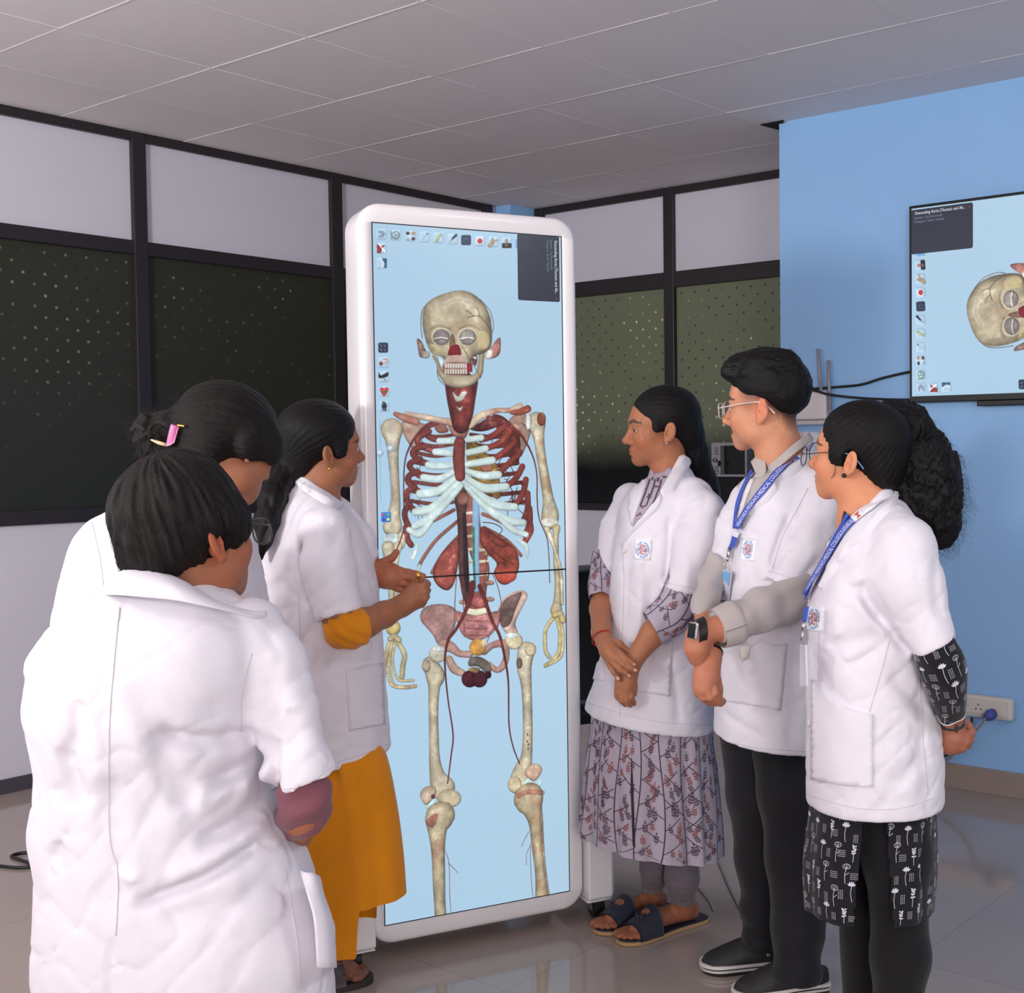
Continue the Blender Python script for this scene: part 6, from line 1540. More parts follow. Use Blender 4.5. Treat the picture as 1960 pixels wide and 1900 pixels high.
    V, F = polygonize(H, lo, hi, .0030, 1); fl, a, pl = flow_attr(fr.loc(V), pole)
    hr = part('hair', V, F, m_hair, t, attrs={'flow': fl}); HT = [bvh(V, F), bvh(*hp[:2])]
    ps = []
    def wisp(px_, off=.003): return spline([(lambda h: h[0]+h[1]*off)(hit(HT, x, y, D)) for x, y in px_], 5)
    for dx in (0,):
        ps.append(wisp([(1232+dx, 796), (1226+dx, 808), (1228+dx, 814), (1235+dx, 812), (1238, 808)])); ps.append(wisp([(1243+dx, 812), (1234+dx, 822), (1231+dx, 832), (1236+dx, 842), (1243+dx, 843)])); ps.append(wisp([(1249+dx, 815), (1246+dx, 828), (1250+dx, 842), (1255+dx, 844)]))
    V, F = strands(ps, .00032, .00010); part('loose_strands', V, F, m_strand, hr)
    p, n = hit([bvh(*hp[:2])], 1276, 848, D); st = MB(); st.tube([p, p+n*.004, p+n*.006], [.0035, .0042, .001], 10); st.build('ear_stud', m_silver, t, smooth=True)
    w = (ra[-2][0]+ra[-1][0])/2; ring_on('thread_bracelet', at(1152.5, 1222, 3.572), (at(1160, 1236, 3.55)-at(1148, 1208, 3.60)), .0285, .0022, mat('red_thread', lin(170, 30, 28), .7), t)
    ring_on('finger_ring', at(1173.5, 1268.5, 3.494), rf[2][2][0]-rf[2][1][0], .0092, .0011, m_gold, t); ring_on('finger_ring', at(1189.5, 1331, 3.524), UP, .0105, .0011, m_gold, t)
person_d()
# ================================================================== PERSON: man in grey shirt and white coat
def person_e():
    D = 3.42
    t = thing('person', 'man in white coat over grey shirt with clear glasses and blue lanyard, arms crossed low', 'person', on_axis(1470, 1850, 2, 0))
    base = lin(206, 142, 110)
    fr = Frame(1466.9, 775.4, D, 108.6, -1.8, 5.5, 1.053)
    neck = [(fr.wor((0, -.020, -.045)), .056), (at(1493, 872, D), .064), (at(1497, 930, D), .074), (at(1500, 985, D), .10)]
    YL, ZL = [-.12, -.09, -.06, -.02, .01, .045, .07, .09], [-.062, -.052, -.030, .022, .034, .036, .054, .070]
    def xt(q, c):
        ax = np.abs(q[:, 0])
        # clipped hair fading down the sides and nape, shaved beard shadow, thin moustache
        edge = np.interp(q[:, 1], YL, ZL)
        k = np.clip((q[:, 2]-edge+.036)/.040, 0, 1)*np.clip((.060-q[:, 1])/.030, 0, 1)*np.clip((ax+.06*(q[:, 1] < -.05)-.040)/.01, 0, 1)
        k = np.maximum(k, np.clip((.020-d_ell(np.stack([ax, q[:, 1], q[:, 2]], 1), A_(.07, .028, .026), (.02, .008, .030)))/.02, 0, 1)*.40*np.clip((q[:, 2]+.02)/.03, 0, 1))
        ear = d_ell(np.stack([ax, q[:, 1], q[:, 2]], 1), A_(.078, -.010, -.010), (.014, .024, .036)); k = np.where(ear < 0, 0, k)
        c = c*(1-k[:, None]*.90)+np.array([.012, .010, .010])*k[:, None]*.9
        S = np.stack([ax, q[:, 1], q[:, 2]], 1); m = np.clip(1-d_cap(S, A_(.003, .099, -.0565), A_(.026, .086, -.0640), .0052, .003)/.003, 0, 1)[:, None]*.80; c = c*(1-m)+np.array([.03, .02, .018])*m
        b = np.clip(1-d_ell(S, A_(.020, .060, -.088), (.045, .05, .03))/.02, 0, 1)[:, None]*.10; c = c*(1-b*np.array([1, .8, .6]))
        r = np.clip(1-d_ell(S, A_(.078, -.012, -.006), (.012, .022, .034))/.01, 0, 1)[:, None]; c = c*(1+r*np.array([.10, -.10, -.10]))
        ml = d_sph(q, fr.loc(at(1430.5, 835.5, D-.07)[None])[0], .0); c[ml < .0022] = (.10, .05, .04); return c
    hp = head_piece(fr, base, neck, dict(fem=False, jaw=1.1, nose=1.05, lips=.9), dict(extra=xt, lip=(.94, .66, .62), browt=.0075))
    f = limb_m
    la = f([(1556, 1040, 3.27, .046), (1520, 1130, 3.235, .044), (1515, 1150, 3.22, .044), (1455, 1172, 3.165, .040), (1390, 1200, 3.105, .0355), (1345, 1207, 3.075, .0270), (1334, 1212, 3.07, .0255)])
    lh_p = f([(1334, 1218, 3.07, .0255), (1333, 1238, 3.075, .029), (1336, 1254, 3.085, .027)])
    lf = [f([(1334, 1250, 3.075, .012), (1343, 1258, 3.10, .010), (1352, 1262, 3.135, .009)]), f([(1332, 1242, 3.07, .012), (1345, 1250, 3.085, .0105), (1358, 1252, 3.13, .009)]), f([(1336, 1258, 3.085, .011), (1341, 1268, 3.11, .0095), (1348, 1270, 3.14, .0085)]), f([(1344, 1225, 3.075, .012), (1356, 1232, 3.085, .0105), (1362, 1240, 3.11, .009)]), f([(1340, 1230, 3.06, .011), (1350, 1240, 3.075, .0105), (1356, 1248, 3.11, .009)])]
    ra = f([(1390, 1055, 3.42, .024), (1364, 1108, 3.38, .024), (1349, 1172, 3.27, .026), (1354, 1220, 3.16, .030), (1359, 1252, 3.11, .0275), (1357, 1268, 3.10, .0275)])
    rh_p = f([(1357, 1266, 3.10, .0275), (1352, 1292, 3.09, .032), (1348, 1314, 3.085, .030)])
    rf = [f([(1362, 1306, 3.078, .0118), (1369, 1325, 3.070, .0105), (1375, 1338, 3.09, .0095), (1384, 1342, 3.12, .0085)]), f([(1352, 1316, 3.068, .0115), (1359, 1334, 3.068, .0102), (1371, 1343, 3.095, .0098), (1380, 1346, 3.12, .0085)]), f([(1342, 1316, 3.072, .0112), (1346, 1335, 3.074, .0100), (1358, 1343, 3.10, .0095), (1370, 1346, 3.13, .008)]), f([(1335, 1311, 3.082, .0104), (1336, 1327, 3.085, .0092), (1348, 1337, 3.115, .0085), (1356, 1340, 3.14, .0075)]), f([(1366, 1280, 3.10, .0125), (1372, 1300, 3.105, .0110), (1377, 1318, 3.11, .0092), (1378, 1328, 3.115, .008)])]
    def hands(P): return np.minimum(smin(chain(P, la, .012), hand_sdf(P, lh_p, lf, .0035), .012), smin(chain(P, ra, .012), hand_sdf(P, rh_p, rf, .0025), .012))
    lo, hi = bounds([p for p, r in la+ra+lh_p+rh_p]+[p for g in rf+lf for p, r in g], .055)
    pieces = [hp, skin_solid(hands, lo, hi, .0028, lin(192, 124, 96))]
    lg = limb([(1442, 1420, 3.50, 40), (1458, 1770, 3.53, 24)]); rg = limb([(1502, 1420, 3.38, 40), (1524, 1810, 3.36, 26)])
    lo, hi = bounds([p for p, r in lg+rg], .07); pieces.append(skin_solid(lambda P: np.minimum(chain(P, lg), chain(P, rg)), lo, hi, .006, base))
    body = body_of(t, pieces); eyes(fr, body, at(1100, 800, 3.7)-fr.O)
    HB = [bvh(*hp[:2])]
    # trousers
    m_tr = cloth('black_trouser_cloth', lin(27, 25, 31), .75, na=.06)
    L1 = limb([(1440, 1400, 3.50, 64), (1448, 1520, 3.51, 56), (1455, 1640, 3.52, 47), (1458, 1740, 3.53, 36), (1460, 1830, 3.54, 37)]); L2 = limb([(1495, 1400, 3.38, 62), (1508, 1520, 3.37, 56), (1520, 1640, 3.36, 54), (1528, 1760, 3.355, 50), (1524, 1890, 3.355, 48)])
    c1, c2 = hem_plane((1425, 1806), (1490, 1816), 3.52, 3.52, .0), hem_plane((1478, 1866), (1572, 1880), 3.35, 3.35, .0)
    def tr(P):
        q = lev(P); w = np.sin(q[:, 2]*70+vn3(q*9)*6)*.004*np.clip((.30-q[:, 2])*5, 0, 1)+vn3(q*A_(16, 16, 7))*.008
        return smin(smax(chain(P, L1, .03), cut(*c1)(P), .004), smax(chain(P, L2, .03), cut(*c2)(P), .004), .012)+w
    lo, hi = bounds([p for p, r in L1+L2], .11); solid('trousers', tr, lo, hi, .0075, m_tr, t)
    # clogs
    m_clog = mat('black_clog_rubber', lin(34, 32, 35), .6); m_stripe = mat('white_clog_stripe', lin(214, 208, 204), .5)
    for (tx, ty), (hx, hy) in (((1340, 1858), (1520, 1848)), ((1402, 1912), (1574, 1894))):
        a, b = on_axis(tx, ty, 2, 0), on_axis(hx, hy, 2, 0); ax = (a-b)/np.linalg.norm(a-b); b = a-ax*.262; sd = np.cross(UP, ax); c = (a+b)/2; L = .262
        q = spline([(-.5*L, 0), (-.48*L, -.030), (-.2*L, -.036), (.15*L, -.045), (.36*L, -.046), (.47*L, -.028), (.5*L, 0), (.46*L, .030), (.33*L, .050), (.1*L, .046), (-.2*L, .036), (-.48*L, .030)], 5, True); n = len(q)
        cl = part('clog', [c+ax*u*.93+sd*v*.93+UP*z for z in (.001, .008) for u, v in q], [tuple(range(n)), tuple(range(n, 2*n))]+[(k, (k+1) % n, n+(k+1) % n, n+k) for k in range(n)], m_clog, t, smooth=False)
        def lay(z0, z1, s0, s1, m, nm):
            V = [c+ax*u*s+sd*v*s+UP*z for z, s in ((z0, s0), (z1, s1)) for u, v in q]; part(nm, V, [tuple(range(n)), tuple(range(n, 2*n))]+[(k, (k+1) % n, n+(k+1) % n, n+k) for k in range(n)], m, cl, smooth=False)
        lay(.0, .010, .95, 1.0, m_clog, 'outsole'); lay(.010, .0165, 1.0, 1.015, m_stripe, 'sole_stripe'); lay(.0165, .0205, .99, .99, m_clog, 'midsole'); lay(.0205, .0285, 1.015, 1.005, m_stripe, 'sole_stripe')
        pb = [(c-ax*.10+UP*.045, .034), (c-ax*.02+UP*.045, .040), (c+ax*.05+UP*.040, .042), (c+ax*.095+UP*.034, .036)]
        holes = []
        def up_(P):
            x, y, z = (P-c)@ax, (P-c)@sd, P[:, 2]; wd = np.interp(x, [-.132, -.1, -.05, .045, .10, .132], [.018, .034, .036, .046, .044, .012]); hh = np.interp(x, [-.135, -.115, -.03, .015, .07, .115, .134], [.06, .072, .074, .088, .066, .046, .020])
            d = (np.sqrt((y/wd)**2+(np.maximum(z-.012, 0)/np.maximum(hh-.012, .004))**2.6*1.0)-1)*.03
            d = np.maximum(d, np.maximum(np.abs(x)-.132, .024-z)); d = smax(d, -d_cap(P, c-ax*.115+UP*.10, c-ax*.03+UP*.095, .034, .040), .006)
            for h_ in holes: d = np.maximum(d, -d_sph(P, h_, .0058))
            return d
        solid('upper', up_, c-np.array([.17, .17, c[2]]), c+np.array([.17, .17, .12]), .0045, m_clog, cl)
        
        for sg in (-1, 1): rv = MB(); rv.tube([c-ax*.055+sd*.036*sg+UP*.050, c-ax*.055+sd*.041*sg+UP*.050], .0070, 14); rv.build('rivet', m_grey, cl, smooth=True)
    # shirt sleeves
    m_sh = cloth('grey_shirt_cotton', lin(186, 176, 174), .85)
    fo = lambda P: (lambda q: vn3(q*A_(20, 20, 20))*.006+np.sin((q[:, 0]*60-q[:, 2]*95)+vn3(q*12)*5)*.0028)(lev(P))
    pl = hem_plane((1366, 1176), (1384, 1231), 3.1, 3.1); pa = at(1366, 1177, 3.1); nrm = at(1366, 1177, 3.1)-at(1400, 1168, 3.12); nrm /= np.linalg.norm(nrm)
    shell(t, 'shirt_sleeve', f([(1528, 1090, 3.25, .054), (1520, 1136, 3.22, .055), (1508, 1150, 3.205, .055), (1458, 1166, 3.16, .051), (1408, 1190, 3.12, .046), (1380, 1198, 3.10, .044)]), m_sh, (pa, nrm), .005, fo)
    e0, e1 = at(1411, 1189, 3.118), at(1374, 1203, 3.098); axc = (e1-e0)/np.linalg.norm(e1-e0)
    x, y = frame_of(axc); rows = []
    for tt, rr in ((0, .0495), (.15, .0525), (.5, .0510), (.9, .0480), (1, .0460)): rows.append([e0+(e1-e0)*tt+(x*math.cos(a)*1.0+y*math.sin(a))*rr for a in np.linspace(0, 2*math.pi, 25)])
    cf, _, _ = band('shirt_cuff', rows, m_sh, t, .003, 2)
    tb = [at(x_, y_, d_) for x_, y_, d_ in ((1417, 1236, 3.085), (1437, 1234, 3.085), (1432, 1256, 3.08), (1421, 1265, 3.08), (1416, 1252, 3.082))]
    band('cuff_flap', [[tb[0], (tb[0]+tb[1])/2, tb[1]], [tb[4], (tb[4]+tb[2])/2-HF*.008, tb[2]], [tb[3], (tb[3]+tb[2])/2, tb[2]*.5+tb[3]*.5]], m_sh, t, .003, 3)
    shell(t, 'shirt_sleeve', f([(1390, 1050, 3.42, .036), (1364, 1105, 3.38, .035), (1350, 1150, 3.31, .034), (1348, 1184, 3.25, .033)]), m_sh, hem_plane((1333, 1178), (1362, 1186), 3.22, 3.22), .006, fo)
    # coat
    rows = [(828, 1516, 1568, D+.06, .04), (866, 1482, 1582, D+.03, .06), (900, 1446, 1598, D, .09), (928, 1420, 1610, D, .13), (965, 1411, 1620, D, .16), (1010, 1396, 1624, D, .175), (1080, 1381, 1620, D, .18), (1180, 1377, 1605, D, .175), (1300, 1371, 1592, D, .175), (1400, 1366, 1582, D, .18), (1500, 1362, 1576, D, .18)]
    sl = f([(1562, 930, 3.34, .056), (1578, 975, 3.29, .062), (1562, 1035, 3.265, .066), (1508, 1128, 3.235, .062)]); cp = hem_plane((1467, 1105), (1547, 1135), 3.235, 3.235, -.05)
    sl2 = f([(1432, 960, 3.46, .05), (1408, 1010, 3.42, .048), (1390, 1062, 3.37, .044)]); cp2 = hem_plane((1366, 1062), (1396, 1076), 3.37, 3.37)
    folds = [(.012, .010, [(1516, 985), (1496, 1030), (1476, 1095)]), (.006, .014, [(1450, 1010), (1440, 1080), (1446, 1140)]), (-.006, .02, [(1420, 1060), (1418, 1140), (1420, 1220)]), (.007, .012, [(1548, 960), (1530, 1000), (1512, 1030)]), (.008, .012, [(1400, 1245), (1420, 1300), (1440, 1330)]), (.006, .011, [(1385, 1380), (1430, 1400), (1470, 1420)]), (.005, .02, [(1520, 1240), (1516, 1340), (1522, 1430)]), (.006, .010, [(1570, 1060), (1545, 1090), (1530, 1120)])]
    co_, V, F, T = make_coat(t, rows, [(sl2, cp2), (sl, cp)], hem_plane((1378, 1425), (1542, 1447), D-.15, D-.15, .0), folds, lbox(1350, 1640, 830, 1480, D-.3, D+.22), D, 3.36, 3.22)
    TB = T+HB
    patch('shirt_front', [(1470, 905), (1486, 906), (1468, 935), (1442, 975), (1422, 1010), (1423, 985), (1433, 950), (1446, 915), (1458, 916)], TB, m_sh, t, .005, 6, D)
    B3 = lambda rows: [[at(*p) for p in r] for r in rows]
    band('shirt_collar', B3([[(1438, 884, 3.41), (1446, 876, 3.405), (1454, 869, 3.40), (1465, 880, 3.37)], [(1446, 902, 3.375), (1452, 898, 3.365), (1459, 896, 3.36), (1467, 898, 3.352)], [(1452, 915, 3.35), (1455, 917, 3.345), (1459, 917, 3.343), (1464, 909, 3.343)]]), m_sh, t, .003, 3)
    band('shirt_collar', B3([[(1470, 893, 3.352), (1498, 869, 3.34), (1526, 845, 3.352), (1548, 829, 3.41)], [(1473, 900, 3.345), (1499, 878, 3.332), (1528, 853, 3.344), (1553, 835, 3.40)], [(1476, 906, 3.34), (1500, 887, 3.326), (1530, 861, 3.338), (1556, 842, 3.395)]]), m_sh, t, .003, 3)
    patch('lapel', [(1489, 912), (1521, 882), (1557, 846), (1562, 862), (1546, 886), (1521, 911), (1489, 920), (1486, 925), (1490, 938), (1474, 958), (1442, 980), (1424, 1000), (1442, 966), (1466, 940)], TB, m_coat, co_, .010, 6, D, lift=lambda x, y: .003)
    patch('lapel', [(1428, 913), (1415, 924), (1414, 934), (1419, 940), (1414, 966), (1412, 1000), (1421, 985), (1432, 950), (1444, 920)], T, m_coat, co_, .006, 6, D)
    patch('pocket', [(1380, 1252), (1380, 1339), (1493, 1359), (1505, 1232), (1482, 1234), (1456, 1223), (1440, 1236)], T, m_coat, co_, .0055, 8, D)
    for pth in ([(1384, 1417), (1450, 1430), (1542, 1438)], [(1470, 1092), (1505, 1103), (1550, 1120)], [(1547, 934), (1520, 985), (1497, 1029), (1478, 1090)], [(1386, 1330), (1440, 1341), (1490, 1350)]): ribbon('seam', pth, 1.6, T, m_coat2, co_, .0012, D)
    emblem('badge', 1433, 1052, 9.5, 18, .10, T, co_, D, 27, 42); buttons([(1451, 924)], TB, t, D, .006)
    # lanyard with card
    g, S = lanyard('blue lettered lanyard with identity card worn by the man in grey shirt', [(1418, 1014, 11), (1432, 990, 11), (1446, 968, 11), (1469, 938, 11), (1497, 904, 11), (1529, 872, 11), (1556, 852, 10)], .80, TB, D, back=[(1445, 904), (1431, 930), (1420, 958), (1413, 990), (1412, 1014)])
    FT = T
    def free(px, off=.012): p, n = hit(FT, *px, D); return p+n*off
    pq = [free(p) for p in ((1411, 1017), (1422, 1021), (1418, 1030), (1409, 1028))]; part('joint', pq, [(0, 1, 2, 3)], m_lwhite, g, smooth=False)
    rows_ = [[free((1410, 1027)), free((1419, 1030))], [free((1405, 1040)), free((1414, 1046))], [free((1398, 1052)), free((1407, 1053))]]
    band('strap_end', [[r[0], (r[0]+r[1])/2, r[1]] for r in rows_], m_lblue, g, .002, 2)
    hk = MB(); a, b = free((1402, 1052)), free((1402, 1066), .016); hk.tube([a, b], .0055, 10); hk.tube([b, free((1400, 1074), .016)], .004, 8); c3 = free((1398, 1082), .016)
    rp = [c3+(HR*math.cos(k)*.005+UP*math.sin(k)*.010) for k in np.linspace(0, 6.28, 13)[:-1]]; hk.tube(rp, .0014, 6, closed=True); hk.build('clip', m_silver, g, smooth=True)
    cc = [free(p, .016) for p in ((1385, 1092), (1409, 1096), (1393, 1153), (1375, 1149))]
    nn_ = np.cross(cc[1]-cc[0], cc[3]-cc[0]); nn_ /= np.linalg.norm(nn_); nn_ = -nn_ if np.dot(nn_, CAM-cc[0]) < 0 else nn_
    m_card = mat('identity_card', lin(206, 204, 226), .35); m_cb = mat('card_blue_header', lin(120, 180, 232), .35); m_ink = mat('card_dark_ink', lin(70, 70, 96), .5); m_sleeve = mat('clear_card_sleeve', lin(214, 212, 222), .2)
    Cq = lambda u, v, o: cc[0]+(cc[1]-cc[0])*u+(cc[3]-cc[0])*v+nn_*o
    cb = MB(); 
    def qd(u0, u1, v0, v1, o, mi): cb.add([Cq(u0, v0, o), Cq(u1, v0, o), Cq(u1, v1, o), Cq(u0, v1, o)], [(0, 1, 2, 3)], mi)
    V8 = [Cq(u, v, o) for o in (-.002, 0) for u, v in ((-.06, -.04), (1.06, -.04), (1.06, 1.04), (-.06, 1.04))]; cb.add(V8, [(0, 1, 2, 3), (4, 5, 6, 7), (0, 1, 5, 4), (1, 2, 6, 5), (2, 3, 7, 6), (3, 0, 4, 7)], 3)
    qd(0, 1, 0, 1, .0005, 0); cb.add([Cq(0, 0, .0010), Cq(1, 0, .0010), Cq(1, .42, .0010), Cq(.7, .30, .0010), (Cq(.3, .16, .0010)), Cq(0, .13, .0010)], [(0, 1, 2, 3, 4, 5)], 1)
    for i in range(9): qd(.16+.07*(i % 3), .16+.07*(i % 3)+.045, .30+.05*i, .30+.05*i+.12, .0012, 2)
    for i in range(7): qd(.42, .42+.3*((i*7) % 5)/5+.1, .36+.065*i, .36+.065*i+.014, .0012, 2)
    for i in range(10): qd(.12+.075*i, .12+.075*i+.05, .90, .90+.05*(1+(i*3) % 2), .0012, 2)
    co2 = cb.build('identity_card', None, g, mats=[m_card, m_cb, m_ink, m_sleeve])
    # glasses, watch, band, ring
    m_clear = mat('clear_plastic_rim', lin(214, 200, 198), .12, alpha=.75, spec=.7)
    glasses('clear-framed rectangular eyeglasses worn by the man in grey shirt', fr, m_clear, m_clear, mat('pale_temple_tip', lin(222, 190, 188), .2), w=.026, h=.0185, e=5, r=.0017, ra=.0018, y=.116)
    wt = thing('smartwatch', 'square smartwatch with silver case and black strap on the wrist of the man', 'watch', at(1328, 1208, 3.05))
    wx = at(1345, 1207, 3.075)-at(1332, 1213, 3.07); wx /= np.linalg.norm(wx); c = at(1339, 1209, 3.073); rg_ = [c+(UP*math.cos(a)*.98-np.cross(UP, wx)*math.sin(a)/np.linalg.norm(np.cross(UP, wx)))*.0318 for a in np.linspace(0, 2*math.pi, 33)[:-1]]
    Vs, Fs = [], []
    for p in rg_:
        n_ = (p-c)/np.linalg.norm(p-c); Vs += [p+wx*.011, p+n_*.002+wx*.011, p+n_*.002-wx*.011, p-wx*.011]
    for i in range(32):
        for k in range(4): Fs.append((i*4+k, i*4+(k+1) % 4, ((i+1) % 32)*4+(k+1) % 4, ((i+1) % 32)*4+k))
    st = part('strap', np.array(Vs), Fs, m_rubber, wt, smooth=False)
    dd = MB()
    for i in range(3, 15):
        for k in (-1, 0, 1):
            p = c+(rg_[i+12-32 if i+12 >= 32 else i+12]-c)*1.075+wx*.006*k; dd.box(p, (.0028, .0028, .0016), (wx, frame_of(wx)[0], (rg_[(i+12) % 32]-c)/.0305))
    dd.build('strap_holes', mat('strap_hole_white', lin(190, 190, 196), .5), st)
    fx = (at(1331, 1194, 3.045)-at(1321, 1202, 3.045)); fx /= np.linalg.norm(fx); fo_ = at(1322, 1210, 3.04)-at(1345, 1207, 3.075); fo_ = fo_-wx*0; fo_ = -HR*.80-HF*.55+UP*.15; fo_ /= np.linalg.norm(fo_); up2 = UP-fo_*np.dot(UP, fo_); up2 /= np.linalg.norm(up2); sd = np.cross(up2, fo_)
    cm = MB(); cc_ = at(1327, 1207, 3.036); cm.box(cc_, (.034, .040, .010), (sd, up2, fo_), .004); cm.build('case', m_silver, wt, smooth=False); cm = MB(); cm.box(cc_+fo_*.0052, (.029, .035, .0016), (sd, up2, fo_), .0006); cm.build('dial', mat('dark_watch_glass', lin(26, 44, 50), .08, spec=.7), wt)
    axr = at(1357, 1268, 3.10)-at(1354, 1220, 3.16); axr /= np.linalg.norm(axr); ring_on('wristband', at(1358, 1250, 3.112), axr, .0290, .0052, m_rubber, t); ring_on('bangle', at(1357, 1243, 3.118), axr, .0292, .0014, m_silver, t)
    ring_on('finger_ring', at(1339, 1327, 3.088), UP+HR*.1, .0118, .0018, m_silver, t)
    # hair: swept-up top over clipped sides
    pole = A_(0, -.09, .10)
    def hair(P):
        q = fr.loc(P); ax = np.abs(q[:, 0])
        lim = np.interp(q[:, 1], YL, ZL); up = np.clip((q[:, 2]-lim)/.05, 0, 1)
        d = d_ell(q, A_(0, -.012, .036), (.0745, .0975, .0815))-.007*up; d = smin(d, d_ell(q, A_(0, -.022, .060), (.079, .094, .078)), .02)
        d = smin(d, d_cap(q, A_(-.030, .082, .092), A_(.030, .082, .092), .024, .024), .03); d = smin(d, d_ell(q, A_(0, .005, .106), (.062, .085, .036)), .03)
        d = smax(d, lim-.004-q[:, 2], .004)
        d = smax(d, -d_ell(q, A_(0, .115, .020), (.085, .040, .064)), .008)
        f_, a, pl = flow_attr(q, pole); w = (vn3(np.stack([q[:, 0]*75, q[:, 1]*24, q[:, 2]*60], 1))*.0075+vn3(np.stack([q[:, 0]*190, q[:, 1]*60, q[:, 2]*160], 1))*.004)*up
        return (d+w)*fr.s
    lo, hi = bounds([fr.wor((x, y, z)) for x in (-.1, .1) for y in (-.14, .13) for z in (-.06, .17)], .02)
    V, F = polygonize(hair, lo, hi, .0030, 1); fl, a, pl_ = flow_attr(fr.loc(V), pole); part('hair', V, F, m_hair, t, attrs={'flow': fl})
person_e()
# ================================================================== PERSON: woman with curly ponytail
def person_f():
    D = 2.85
    t = thing('person', 'woman in white coat over black flower-print kurta with curly ponytail, hands behind back', 'person', unlev(*(lev1(at(1690, 1500, D))[:2]), 0))
    base = lin(210, 140, 104)
    fr = Frame(1641.5, 869.9, D, 115.4, 6.7, 7.6, .97)
    neck = [(fr.wor((0, -.020, -.045)), .050), (at(1655, 958, D), .054), (at(1660, 1000, D), .066), (at(1668, 1050, D), .10)]
    hp = head_piece(fr, base, neck, dict(chk=1.08), dict(lip=(.92, .62, .60)))
    f = limb_m
    la = f([(1735, 1080, 2.70, .042), (1784, 1235, 2.665, .036), (1808, 1290, 2.68, .036), (1820, 1350, 2.75, .029), (1822, 1380, 2.79, .0245), (1824, 1392, 2.80, .0235)])
    lp = f([(1824, 1392, 2.80, .0240), (1822, 1412, 2.80, .029), (1818, 1424, 2.80, .024)])
    lf = [f([(1835, 1402, 2.785, .0105), (1850, 1408, 2.79, .0098), (1860, 1400, 2.80, .0088), (1855, 1388, 2.81, .008)]), f([(1833, 1412, 2.782, .0105), (1848, 1420, 2.785, .0098), (1858, 1414, 2.80, .009), (1856, 1402, 2.815, .008)]), f([(1828, 1420, 2.785, .0105), (1842, 1430, 2.788, .0095), (1852, 1426, 2.80, .0085), (1852, 1416, 2.815, .008)]), f([(1822, 1424, 2.79, .0098), (1834, 1435, 2.795, .0088), (1842, 1434, 2.81, .008)]), f([(1830, 1392, 2.79, .0115), (1842, 1384, 2.80, .0098), (1850, 1380, 2.815, .008)])]
    rp = f([(1800, 1400, 2.90, .026), (1826, 1404, 2.85, .026), (1846, 1404, 2.84, .020)])
    def hands(P): return smin(smin(chain(P, la, .012), hand_sdf(P, lp, lf, .0045), .010), chain(P, rp, .01), .004)
    lo, hi = bounds([p for p, r in la+lp+rp]+[p for g in lf for p, r in g], .05); pieces = [hp, skin_solid(hands, lo, hi, .0028, lin(160, 100, 80))]
    s0, f0, _ = lev1(at(1690, 1500, D))
    legs = [[(unlev(s0+.022, f0-.070, .50), .04), (unlev(s0+.012, f0-.07, .09), .034)], [(unlev(s0-.03, f0+.08, .50), .04), (unlev(s0-.035, f0+.08, .09), .034)]]
    lo, hi = bounds([p for g in legs for p, r in g], .07); pieces.append(skin_solid(lambda P: np.minimum(chain(P, legs[0]), chain(P, legs[1])), lo, hi, .007, base))
    body = body_of(t, pieces); eyes(fr, body, at(1100, 850, 3.7)-fr.O); HB = [bvh(*hp[:2])]
    m_tr = cloth('black_legging_cloth', lin(20, 18, 22), .85, na=.05)
    L1 = [(unlev(s0+.015, f0-.050, .72), .085), (unlev(s0+.020, f0-.07, .55), .072), (unlev(s0+.028, f0-.07, .33), .062), (unlev(s0+.012, f0-.07, .09), .045)]; L2 = [(unlev(s0-.02, f0+.06, .72), .080), (unlev(s0-.03, f0+.08, .5), .066), (unlev(s0-.035, f0+.08, .09), .045)]
    def tr(P): return np.maximum(smin(chain(P, L1, .03), chain(P, L2, .03), .02)+vn3(P*A_(14, 14, 7))*.008, .075-P[:, 2])
    lo, hi = bounds([p for p, r in L1+L2], .11); solid('leggings', tr, lo, hi, .008, m_tr, t)
    for ds, df in ((.0, -.07), (-.035, .08)):
        c = unlev(s0+ds-.06, f0+df, 0); sh = shoe_last(c, -HR, .24, .09, .07)
        solid('shoe', lambda P: np.maximum(chain(P, sh, .02), .001-P[:, 2]), *bounds([p for p, r in sh], .06), .006, m_black_cloth, t)
    # kurta skirt with a side slit, and sleeve
    sk = skirt_grid([(1470, 1554, 1794, D, .15), (1560, 1548, 1790, D, .155), (1650, 1538, 1790, D, .16), (1735, 1541, 1782, D, .165)], 170, 8, .022, 9, 6, hem=lambda ca, sa: -.012*sa)
    def gap(px): x, y, d = pix(px); return d < D and y > 1535 and (1655-(y-1560)*.10) < x < (1699+(y-1560)*.07)
    printed('kurta_skirt', sk, m_flow, t, flower_print, .74, 4, skip=lambda i, j: gap(sk.G[i, j]), keep=lambda p: not gap(p))
    wr = lambda tt, a: .003*math.sin(a*4+tt*8)*tt
    s1 = limb_grid([(at(1778, 1210, 2.665), .044), (at(1790, 1242, 2.665), .0475), (at(1806, 1282, 2.675), .0485), (at(1815, 1325, 2.71), .041), (at(1817, 1364, 2.755), .031)], 44, 6, wr)
    ks = printed('kurta_sleeve', s1, m_flow, t, flower_print, .66, 9)
    e = s1.G[-1]; Vt, Ft = tube_geo([p for p in e], .0013, 6, False, True); part('sleeve_piping', np.array(Vt), Ft, m_badge, ks)
